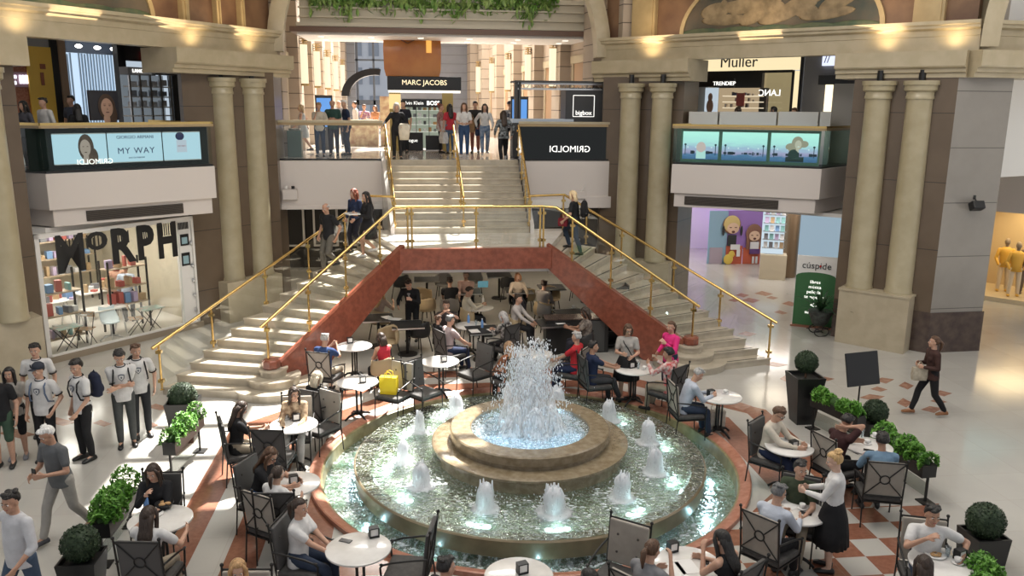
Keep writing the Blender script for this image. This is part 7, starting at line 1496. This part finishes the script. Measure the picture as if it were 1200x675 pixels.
# ---- right side tables
seated('grey-haired man in a pale blue shirt seen from behind at right', 913, 574, (945, 596), top=((.50, .54, .62), 'long'), bottom=('trousers', BK), hair=('short', (.10, .10, .10)), hands=[(.14, .42, .78), (-.14, .42, .78)], lean=.25, det=2, glasses=True, head=(-.2, .1), chlab=C+'man in the pale blue shirt')
seated('bearded man in a dark green shirt looking up at the waitress', 938, 548, (930, 600), top=((.045, .06, .035), 'short'), bottom=('trousers', KH), hair=('short', BLKH), hands=[(.16, .34, .74), (-.14, .34, .74)], head=(.65, .05), det=2, chlab=C+'man in the dark green shirt')
seated('man in a cream jumper looking at his phone on the right', 911, 482, (927, 523), top=((.62, .56, .47), 'long'), bottom=('trousers', NV), hair=('short', BRN), hands=[(.08, .42, .78), (-.14, .40, .78)], head=(0, .45), lean=.15, det=2, glasses=True, chlab='dark '+C+'man in the cream jumper at right')
seated('man in a dark brown T-shirt rubbing his neck by the right hedge', 992, 491, (1017, 522), top=((.05, .02, .02), 'short'), bottom=('shorts', BK), hair=('curly', BLKH), hands=[(.08, .02, 1.16), (-.10, .42, .80)], head=(.1, .45), lean=.28, det=2, chlab='pale '+C+'man rubbing his neck', elbow=[(.7, .7, -.4), (-.6, -.2, -.8)], skin='b')
seated('man in a denim shirt seen from behind by the right hedge', 1034, 513, (1014, 524), top=((.17, .27, .38), 'long'), bottom=('trousers', BK), hair=('curly', BLKH), hands=[(.14, .40, .78), (-.16, .40, .78)], lean=.22, det=2, skin='b', chlab='pale armchair with lattice back of the man in denim')
seated('young man in a white T-shirt leaning his cheek on his hand', 1093, 601, 160, top=(WH, 'short'), bottom=('trousers', JN), hair=('short', BLKH), hands=[(.10, .24, 1.04), (-.34, .12, .78)], head=(.2, .1), lean=.08, det=2, chlab=C+'young man in the white T-shirt', elbow=[(.8, .2, -.7), (-.9, -.3, -.3)], skin='b')
seated('long dark-haired woman in olive seen from behind at bottom right', 1084, 654, -20, sex='f', h=1.62, top=((.08, .08, .045), 'long'), bottom=('trousers', BK), hair=('long', DKB), lean=.15, det=2, hands=[(.2, .36, .78), (-.2, .36, .78)], chlab=C+'long-haired woman in olive')
seated('grey-haired man in a pale shirt bent over the table by the right stairs', 817, 434, (844, 464), top=((.46, .50, .58), 'long'), bottom=('trousers', JN), hair=('short', GRYH), hands=[(.08, .44, .78), (-.10, .42, .78)], head=(0, .5), lean=.36, det=2, chlab=C+'man bent over his table')
seated('man in a red checked shirt seen from behind at the table of four', 783, 413, (745, 432), top=((.50, .05, .05), 'long'), tcol2=(.62, .55, .52), bottom=('trousers', KH), hair=('curly', BLKH), hands=[(.12, .32, .98), (-.12, .36, .95)], head=(.3, .1), lean=.1, det=2, chlab='black '+C+'man in the checked shirt', skin='b')
seated('man in a navy T-shirt with crossed legs at the table of four', 696, 405, (743, 430), top=(NV, 'short'), bottom=('trousers', (.05, .05, .055)), hair=('short', BLKH), hands=[(.06, .40, .76), (-.04, .42, .78)], head=(-.1, .0), lean=.0, det=2, feet=[(.05, .50, .06), (-.14, .34, 0)], chlab=C+'man in the navy T-shirt', skin='b')
seated('grey-haired man in a red polo shirt sitting behind the spray', 675, 394, (628, 414), top=((.52, .03, .04), 'short'), bottom=('trousers', NV), hair=('short', GRYH), hands=[(.14, .36, .66), (-.12, .38, .68)], lean=-.02, det=1, chlab=C+'man in the red polo')
seated('woman with light brown hair in an orange patterned top behind the spray', 596, 402, 30, sex='f', h=1.62, top=((.45, .18, .08), 'long'), tcol2=(.15, .05, .03), bottom=('trousers', BK), hair=('long', (.26, .16, .09)), lean=.12, chlab=C+'woman in orange')
# ---- shaded cafe
TC = 'tub chair of the '
seated('man in a pinkish shirt seen from behind with legs to the right', 528, 374, -62, top=((.48, .38, .38), 'short'), bottom=('trousers', NV), hair=('short', (.08, .08, .08)), lean=.1, chlab='black '+C+'man in the pinkish shirt')
seated('small brown-haired child beside the man in the pinkish shirt', 514, 372, -60, hz=1.12, h=1.35, top=(BK, 'short'), hair=('short', BRN), ch=None)
seated('man holding a phone up before his face in the shade', 523, 357, 178, top=((.05, .04, .04), 'short'), hair=('short', DKB), hands=[(.05, .26, 1.14), (-.06, .26, 1.12)], chlab=TC+'man holding up his phone', ch='b', elbow=[(.8, .3, -.5), (-.8, .3, -.5)])
seated('man in a cream jumper looking at his phone in the shade', 549, 340, (558, 362), top=((.62, .57, .46), 'long'), bottom=('trousers', BK), hair=('short', DKB), hands=[(.06, .34, .84), (-.06, .34, .84)], head=(0, .4), ch='b', chlab=TC+'man in the cream jumper in the shade')
seated('man in a black T-shirt seen from behind deep in the shade', 527, 329, 5, top=(BK, 'short'), hair=('short', DKB), ch='g', chlab='grey '+TC+'man in the black T-shirt')
seated('person in a pale pink shirt deep in the shade under the landing', 546, 322, 170, top=((.55, .38, .33), 'long'), hair=('short', BRN), ch='g', chlab='grey '+TC+'person in pale pink')
seated('grey-haired woman in a black and white floral blouse reading her phone', 590, 367, (556, 383), sex='f', h=1.62, top=(BK, 'long'), tcol2=(.45, .43, .40), bottom=('trousers', BK), hair=('bob', GRYH), hands=[(.06, .34, .84), (-.06, .34, .84)], head=(0, .35), lean=.1, chlab='black '+C+'floral blouse woman', glasses=True)
seated('man in a white shirt and black trousers facing right in the shade', 608, 349, (648, 376), top=((.55, .50, .47), 'long'), bottom=('trousers', BK), hair=('short', DKB), lean=.12, ch='b', chlab='beige '+TC+'man in the white shirt')
seated('woman in a white blouse far back under the landing', 607, 322, 185, sex='f', h=1.64, top=((.62, .52, .42), 'long'), hair=('bob', (.30, .14, .07)), hands=[(.22, .32, .78), (-.22, .32, .78)], ch='k', chlab='black '+TC+'woman in the white blouse')
seated('person in grey reading a paper, seen from behind in the shade', 638, 332, -35, top=((.25, .23, .22), 'long'), bottom=('trousers', BK), hair=('short', DKB), lean=.2, ch='b', chlab='beige '+TC+'person reading a paper')
pp = seated('person in a striped shirt holding a lit phone behind the low cabinet', 686, 365, 80, sex='f', top=((.30, .26, .22), 'short'), tcol2=(.1, .08, .07), hair=('bob', DKB), hands=[(.05, .36, .86), (-.05, .36, .86)], head=(0, .3), ch='k', chlab='black '+TC+'person with the lit phone', skin='c')
seated('woman with long blonde hair turned to a far table at left', 446, 341, -30, sex='f', top=((.5, .38, .3), 'short'), hair=('long', BLND), lean=.2, hands=[(.2, .34, .9), (-.2, .34, .9)], ch='b', chlab='beige '+TC+'woman with long blonde hair')
standing('waiter in a black suit bending over the black tables', 484, 399, 165, h=1.78, top=(BK, 'long'), bottom=('trousers', BK), hair=('short', DKB), lean=.48, hands=[(.24, .42, .98), (-.10, .40, 1.14)], head=(0, .35), jacket=('tie', (.3, .3, .3)))
byhead('woman in a grey T-shirt with a black strap standing under the right stairs', 736, 384, 165, sex='f', h=1.66, top=((.42, .39, .36), 'short'), bottom=('skirt', BK, None, .55), hair=('bob', BRN), hands=[(.10, .28, 1.12), (-.12, .26, 1.06)], head=(.3, .2), det=2, jacket=('strap', BK), glasses=True)
byhead('woman in a bright pink shirt standing by the table of four', 788, 381, 118, sex='f', h=1.70, top=((.75, .04, .22), 'long'), bottom=('trousers', JN), hair=('pony', BRN), hands=[(.20, .18, 1.02), (-.10, .26, 1.28)], det=2, head=(.2, .0))
standing('waitress in a white blouse and black skirt taking an order at right', 970, 668, 60, sex='f', h=1.68, top=(WH, 'long'), bottom=('skirt', BK, None, .62), hair=('bun', BLND), hands=[(.12, .34, 1.10), (-.06, .36, 1.10)], head=(.1, .25), det=2, jacket=('tie', BK), skin='d')
# ---- walking and standing people on the floor
pw = person('woman in a sheer dark blouse walking left past the marble pier', at(1086, 487).xy, math.radians(82), 'walk', sex='f', h=1.68, top=((.06, .03, .025), 'long'), bottom=('trousers', BK), shoe=(.30, .14, .07), hair=('pony', BRN), hands=[(.10, .24, 1.10), (-.10, .22, 1.06)], head=(-.25, -.1), det=2)
carried(pw, (-.02, .26, 1.16), 'cream handbag carried by the woman walking at right', (.50, .44, .34), (.28, .1, .26))
SC_ = dict(top=(WH, 'short'), trim=BK, emblem=True, det=2)
standing('boy in a white crested T-shirt with folded arms and grey jeans', 150, 522, 200, h=1.80, bottom=('trousers', (.07, .075, .075)), hair=('curly', BLKH), hands=[(-.06, .22, 1.14), (.10, .22, 1.10)], head=(0, .35), jacket=('straps', BK), **SC_)
p6 = standing('boy in a white crested T-shirt with a backpack, rightmost of the group', 168, 511, 205, h=1.78, bottom=('trousers', (.03, .032, .036)), hair=('short', BRN), head=(.2, .1), jacket=('straps', BK), hands=[(.26, .06, .86), (-.25, .05, .88)], **SC_)
p4 = standing('curly-haired boy in a crested T-shirt looking left, navy backpack behind', 104, 538, 140, h=1.80, bottom=('trousers', BK), hair=('curly', BLKH), head=(.5, .15), jacket=('straps', BK), hands=[(.26, .05, .86), (-.18, .2, .90)], **SC_)
worn_pack(p4, 'dark navy backpack on the curly-haired boy looking left', (.02, .025, .05))
worn_pack(p6, 'black backpack on the rightmost boy of the group', BK)
p3 = byhead('boy in a dark cap and white crested T-shirt at the left', 46, 431, 172, h=1.74, bottom=('trousers', BK), hair=('cap', DKB), head=(-.2, .0), jacket=('straps', (.12, .16, .24)), hands=[(.24, .1, .86), (-.24, .14, .94)], **SC_)
byhead('boy with a dark shoulder strap at the back of the group', 41, 408, 190, h=1.76, bottom=('trousers', BK), hair=('curly', BLKH), top=(WH, 'short'), trim=BK, det=2, jacket=('strap', BK))
standing('girl with long dark hair, grey T-shirt and black shorts at far left', 24, 536, 190, sex='f', h=1.64, top=((.36, .34, .31), 'short'), bottom=('shorts', BK), hair=('long', BLKH), hands=[(.04, .22, .92), (-.03, .22, .90)], shoe=(.25, .25, .27), det=2)
byhead('person in black with green shorts cut off by the left edge', -6, 437, 185, h=1.74, top=(BK, 'short'), bottom=('shorts', (.05, .09, .06)), hair=('short', BLKH), det=1)
pm = person('white-haired man in a grey T-shirt walking and holding a phone', at(80, 630).xy, math.radians(150), 'walk', h=1.76, top=((.13, .135, .14), 'short'), bottom=('trousers', (.36, .34, .31)), shoe=(.08, .08, .09), hair=('short', WHTH), hands=[(.10, .34, 1.04), (-.14, .32, 1.08)], head=(-.1, .35), lean=.14, det=2, belly=.03, skin='b')
held_phone(pm, (-.04, .40, 1.12), 'phone in the hand of the white-haired walking man')
byhead('dark-haired man in a loose white shirt and jeans at the bottom left', 16, 580, 150, h=1.76, top=((.58, .58, .60), 'elbow'), bottom=('trousers', (.06, .09, .14)), hair=('short', BLKH), det=2, belly=.04, pose='walk', head=(.2, .1), skin='b')
# ---- people on the stairs
def onstairs(px, py, fl):                      # the tread whose middle line lies nearest to the sight line
    best = None
    for k in range(1, 15):
        p = at(px, py, k*RISE).xy; a, b = polyat(fl['inn'], k+.5), polyat(fl['out'], k+.5); u = max(.12, min(.88, (p-a).dot(b-a)/(b-a).length_squared)); c = a.lerp(b, u); e = (c-p).length
        if best is None or e < best[0]: best = (e, c, k*RISE)
    return best[1], best[2]
q_, z_ = onstairs(366, 322, flights[0]); person('man in a black polo and grey trousers coming down the left stairs', q_, math.radians(140), 'stand', z0=z_, h=1.78, top=(BK, 'short'), bottom=('trousers', (.13, .12, .10)), hair=('bald', GRYH), feet=[(.09, .12, -.0), (-.09, -.16, RISE)], hip=.90, hands=[(.26, .08, .88), (-.26, .0, .88)], head=(.1, .25), det=2, skin='b', lean=.06)
q_, z_ = onstairs(404, 297, flights[0]); person('red-haired woman in navy coming down the left stairs', q_, math.radians(140), 'stand', z0=z_, sex='f', h=1.70, top=(NV, 'long'), bottom=('trousers', (.02, .02, .03)), hair=('long', RDH), feet=[(.09, .12, 0), (-.09, -.14, RISE)], hip=.90, hands=[(.24, .1, .90), (-.16, .2, .92)], head=(-.4, .1), det=2)
q_, z_ = onstairs(420, 303, flights[0]); pt = person('woman in black with long dark hair carrying a white tray on the stairs', q_, math.radians(115), 'stand', z0=z_, sex='f', h=1.70, top=(BK, 'long'), bottom=('skirt', BK, None, .5), hair=('long', BLKH), feet=[(.09, .12, 0), (-.09, -.12, RISE)], hip=.90, hands=[(.12, .30, 1.14), (-.12, .30, 1.12)], head=(.1, .1), det=2, shoe=(.6, .6, .6))
heldbox(pt, 'serving_tray', CUP, 'white tray held by the dark-haired woman on the stairs', 'tray', (.36, .30, .025), (0, .42, 1.15))
q_, z_ = onstairs(680, 299, flights[1]); pb = person('blonde woman in a black T-shirt climbing the right stairs', q_, math.radians(62), 'stand', z0=z_, sex='f', h=1.68, top=(BK, 'short'), bottom=('trousers', (.03, .045, .07)), hair=('bob', (.55, .42, .25)), feet=[(.09, .18, RISE), (-.09, -.20, 0)], hip=.92, lean=.12, hands=[(.2, .26, 1.0), (-.2, .26, .92)], det=2)
carried(pb, (-.12, .30, 1.10), 'dark red handbag of the blonde woman on the right stairs', (.20, .02, .03), (.24, .1, .2)); worn_pack(pb, 'small black backpack of the blonde woman on the stairs', BK)
# ---- gallery floor
g = lambda lb, fx, fy, dg, **k: person(lb, at(fx, fy, 4.3).xy, math.radians(dg), k.pop('pose', 'stand'), z0=4.3, det=0, **k)
RAILH = [(.10, .26, 1.12), (-.10, .26, 1.12)]
g('woman in a pale grey dress walking left behind the glass rail', 356, 178, 90, pose='walk', sex='f', h=1.62, top=((.42, .45, .46), 'none'), bottom=('dress', (.42, .45, .46), None, .5), hair=('bob', (.36, .27, .16)))
g('woman in a cream top and navy trousers leaning on the glass rail', 376, 183.5, 180, sex='f', h=1.66, top=((.55, .50, .42), 'short'), bottom=('trousers', (.02, .04, .09)), hair=('curly', (.25, .15, .07)), hands=[(.08, .2, 1.36), (-.16, .28, 1.12)], lean=.1, head=(.3, .1))
g('man in a dark green polo leaning on the glass rail', 392, 183, 180, h=1.76, top=((.03, .07, .06), 'short'), bottom=('trousers', (.02, .02, .035)), hair=('bald', DKB), hands=RAILH, lean=.14, belly=.03, skin='b')
g('man in navy with a pale cap standing sideways at the glass rail', 408, 182, 110, h=1.76, top=(NV, 'short'), bottom=('trousers', NV), hair=('short', WHTH), lean=.1, head=(.5, .0))
g('dark-haired man in blue behind the two rail leaners', 383, 172, 120, h=1.74, top=((.05, .09, .18), 'short'), bottom=('trousers', NV), hair=('short', BLKH))
g('bald man behind the man in the green polo', 399, 172, 170, h=1.76, top=((.3, .3, .32), 'short'), hair=('bald', GRYH))
g('man in a white shirt further back in the gallery', 418, 170, 100, h=1.74, top=(WH, 'long'), bottom=('trousers', BK), hair=('short', DKB))
g('person in a purple checked shirt holding a hand to the face', 428, 170, 180, sex='f', h=1.62, top=((.28, .10, .24), 'short'), tcol2=(.5, .45, .5), bottom=('trousers', (.4, .4, .42)), hair=('short', BRN), hands=[(.06, .2, 1.4), (-.14, .2, 1.1)])
g('woman in an orange brown top beside the stair head at left', 441, 169, 150, sex='f', h=1.58, top=((.40, .20, .10), 'short'), bottom=('trousers', KH), hair=('bob', BRN))
g('person in a white shirt and dark trousers behind the woman in black', 453, 171, 200, h=1.68, top=(WH, 'long'), bottom=('trousers', BK), hair=('short', DKB))
pk = g('woman in black starting down the stairs with a cream coat over her arm', 466, 186.5, 180, sex='f', h=1.68, top=(BK, 'long'), bottom=('trousers', BK), hair=('bob', (.34, .30, .26)), hands=[(.42, .24, 1.02), (-.20, .22, 1.02)], head=(0, .3), lean=.08)
t = thing('coat', 'cream coat hanging over the arm of the woman in black', 'coat', parent_mat(pk) @ Vector((-.22, .26, .72)), pk.rotation_euler.z); m = MB(); m.loft([[(w_*math.cos(a)*(1+.15*math.sin(5*a)), d_*math.sin(a), z) for a in [k*PI/10 for k in range(20)]] for w_, d_, z in ((.12, .05, -.12), (.15, .07, .1), (.15, .08, .28), (.10, .06, .36))]); m.build('folds', clothm((.62, .56, .46)), t, smooth=True)
g('man in a dark T-shirt just behind the woman in black', 474, 179, 160, h=1.76, top=((.03, .03, .04), 'short'), bottom=('trousers', BK), hair=('short', BLKH))
pa = g('woman with an orange hair bow and a floral blouse, standing sideways', 516, 179, -100, sex='f', h=1.66, top=((.45, .28, .24), 'long'), tcol2=(.2, .1, .1), bottom=('trousers', BK), hair=('bun', (.10, .03, .02)))
carried(pa, (.18, .1, 1.25), 'white shoulder bag of the woman with the orange bow', (.6, .58, .55), (.3, .14, .34))
m = MB(); m.ell((0, 0, 0), (.06, .05, .04)); o = m.build('hair_bow', clothm((.75, .12, .03)), pa, smooth=True); o.location = (0, -.05, 1.70)
pn = g('woman in a red top with long black hair seen from behind in the gallery', 528, 180.5, 15, sex='f', h=1.66, top=((.50, .04, .06), 'short'), bottom=('trousers', (.10, .15, .24)), hair=('long', BLKH))
carried(pn, (-.28, -.12, .88), 'white printed shopping bag of the woman in red', (.62, .62, .62), (.44, .18, .36))
g('woman in a white T-shirt and jeans with long brown hair at the stair head', 544, 184, 178, sex='f', h=1.70, top=(WH, 'short'), bottom=('tucked', (.04, .08, .17)), hair=('long', BRN), shoe=(.6, .6, .6), hands=[(.1, .24, 1.06), (-.1, .24, 1.06)])
pq = g('dark-haired man in a black T-shirt and brick trousers in the gallery', 557, 179, 170, h=1.76, top=((.03, .03, .03), 'short'), bottom=('trousers', (.22, .08, .06)), hair=('short', BLKH))
carried(pq, (.1, .26, 1.30), 'big brown paper bag before the man in the black T-shirt', (.28, .17, .09), (.34, .2, .5))
pq2 = g('woman in a white blouse and ripped jeans with curly hair in the gallery', 568, 182.5, 178, pose='walk', sex='f', h=1.70, top=(WH, 'long'), bottom=('tucked', (.08, .14, .25), (.3, .36, .45)), hair=('long', DKB), shoe=(.6, .6, .6))
carried(pq2, (.24, -.05, .98), 'navy bag at the hip of the woman in ripped jeans', (.02, .03, .07), (.26, .14, .2))
g('man in a cap and a navy and white striped shirt by the kiosk post', 597, 178, 175, h=1.76, top=(NV, 'short'), tcol2=(.6, .6, .6), bottom=('trousers', BK), hair=('cap', DKB))
person('woman in a black blouse with pale blossoms climbing the top step', at(590, 192, 4.14).xy, math.radians(8), 'walk', z0=4.14, sex='f', h=1.66, top=(BK, 'long'), tcol2=(.25, .28, .3), bottom=('trousers', BK), hair=('long', DKB), shoe=(.5, .5, .5), det=1, feet=[(.09, .14, .16), (-.09, -.12, 0)])
# ---- behind the two side balconies
def upper(lb, P, px, py, dg, seat=True, **k):
    p = P.pt(px, py); z0 = 4.32
    hgt = p.z-z0
    if seat: t = thing('bar_stool', 'round stool under the '+lb[:40].rsplit(' ', 1)[0], 'stool', (p.x, p.y, z0)); m = MB(); m.cyl((0, 0), .17, .42, .47, 16); m.build('seat', BLACK, t, smooth=40); m = MB(); m.cyl((0, 0), .03, 0, .42, 8); m.cyl((0, 0), .16, 0, .02, 16); m.build('pedestal', STEEL, t, smooth=40)
    return person(lb, (p.x, p.y), math.radians(dg), 'sit' if seat else 'stand', z0=z0, det=0, **k)
upper('dark-haired man in a white shirt behind the upper left balcony', PL.off(-1.6), 51, 113, 150, False, h=1.70, top=(WH, 'long'), hair=('short', BLKH))
upper('woman with dark hair at the far left of the upper floor', PL.off(-1.6), 28, 118, 150, False, sex='f', h=1.62, top=((.1, .1, .12), 'long'), hair=('long', BLKH))
upper('woman in black with long dark hair behind the left balcony', PL.off(-2.0), 90, 120, 30, False, sex='f', h=1.56, top=(BK, 'long'), hair=('long', BLKH))
upper('dark-haired man standing before the bright striped shop', PL.off(-.6), 83, 110, 160, False, h=1.76, top=((.06, .07, .1), 'short'), hair=('short', BLKH))
upper('dark-haired person browsing before the warm shelves at upper right', PD.off(1.2), 866, 126, 20, False, sex='f', h=1.62, top=((.08, .07, .07), 'long'), hair=('bob', DKB))
upper('woman with dark bobbed hair seen through the tan window at upper right', PD.off(.9), 908, 125, 60, False, sex='f', h=1.64, top=((.1, .09, .1), 'long'), hair=('bob', BLKH))
upper('person with brown curly hair beside the tan window frame', PD.off(.9), 932, 126, 120, False, sex='f', h=1.60, top=((.2, .17, .14), 'long'), hair=('curly', BRN))
# ---- inside the shop at left
def inshop(lb, px, py, off, dg, **k):
    P = PM.off(off); p = P.pt(px, py); return person(lb, (p.x, p.y), math.radians(dg), k.pop('pose', 'stand'), z0=.12, det=0, **k)
inshop('red-haired woman in a peach top inside the corner shop', 136, 315, 2.0, 20, sex='f', h=1.66, top=((.6, .35, .25), 'none'), bottom=('trousers', BK), hair=('bob', (.25, .03, .02)))
inshop('man in a pale blue shirt with his back turned inside the corner shop', 148, 330, 1.6, 0, h=1.60, top=((.5, .56, .66), 'long'), bottom=('trousers', BK), hair=('short', DKB))
inshop('man in a dark T-shirt behind the counter of the corner shop', 194, 290, 3.2, 170, h=1.74, top=((.04, .05, .1), 'short'), bottom=('trousers', BK), hair=('short', BRN))
for o_ in TPL:
    if '_used' in o_: del o_['_used']
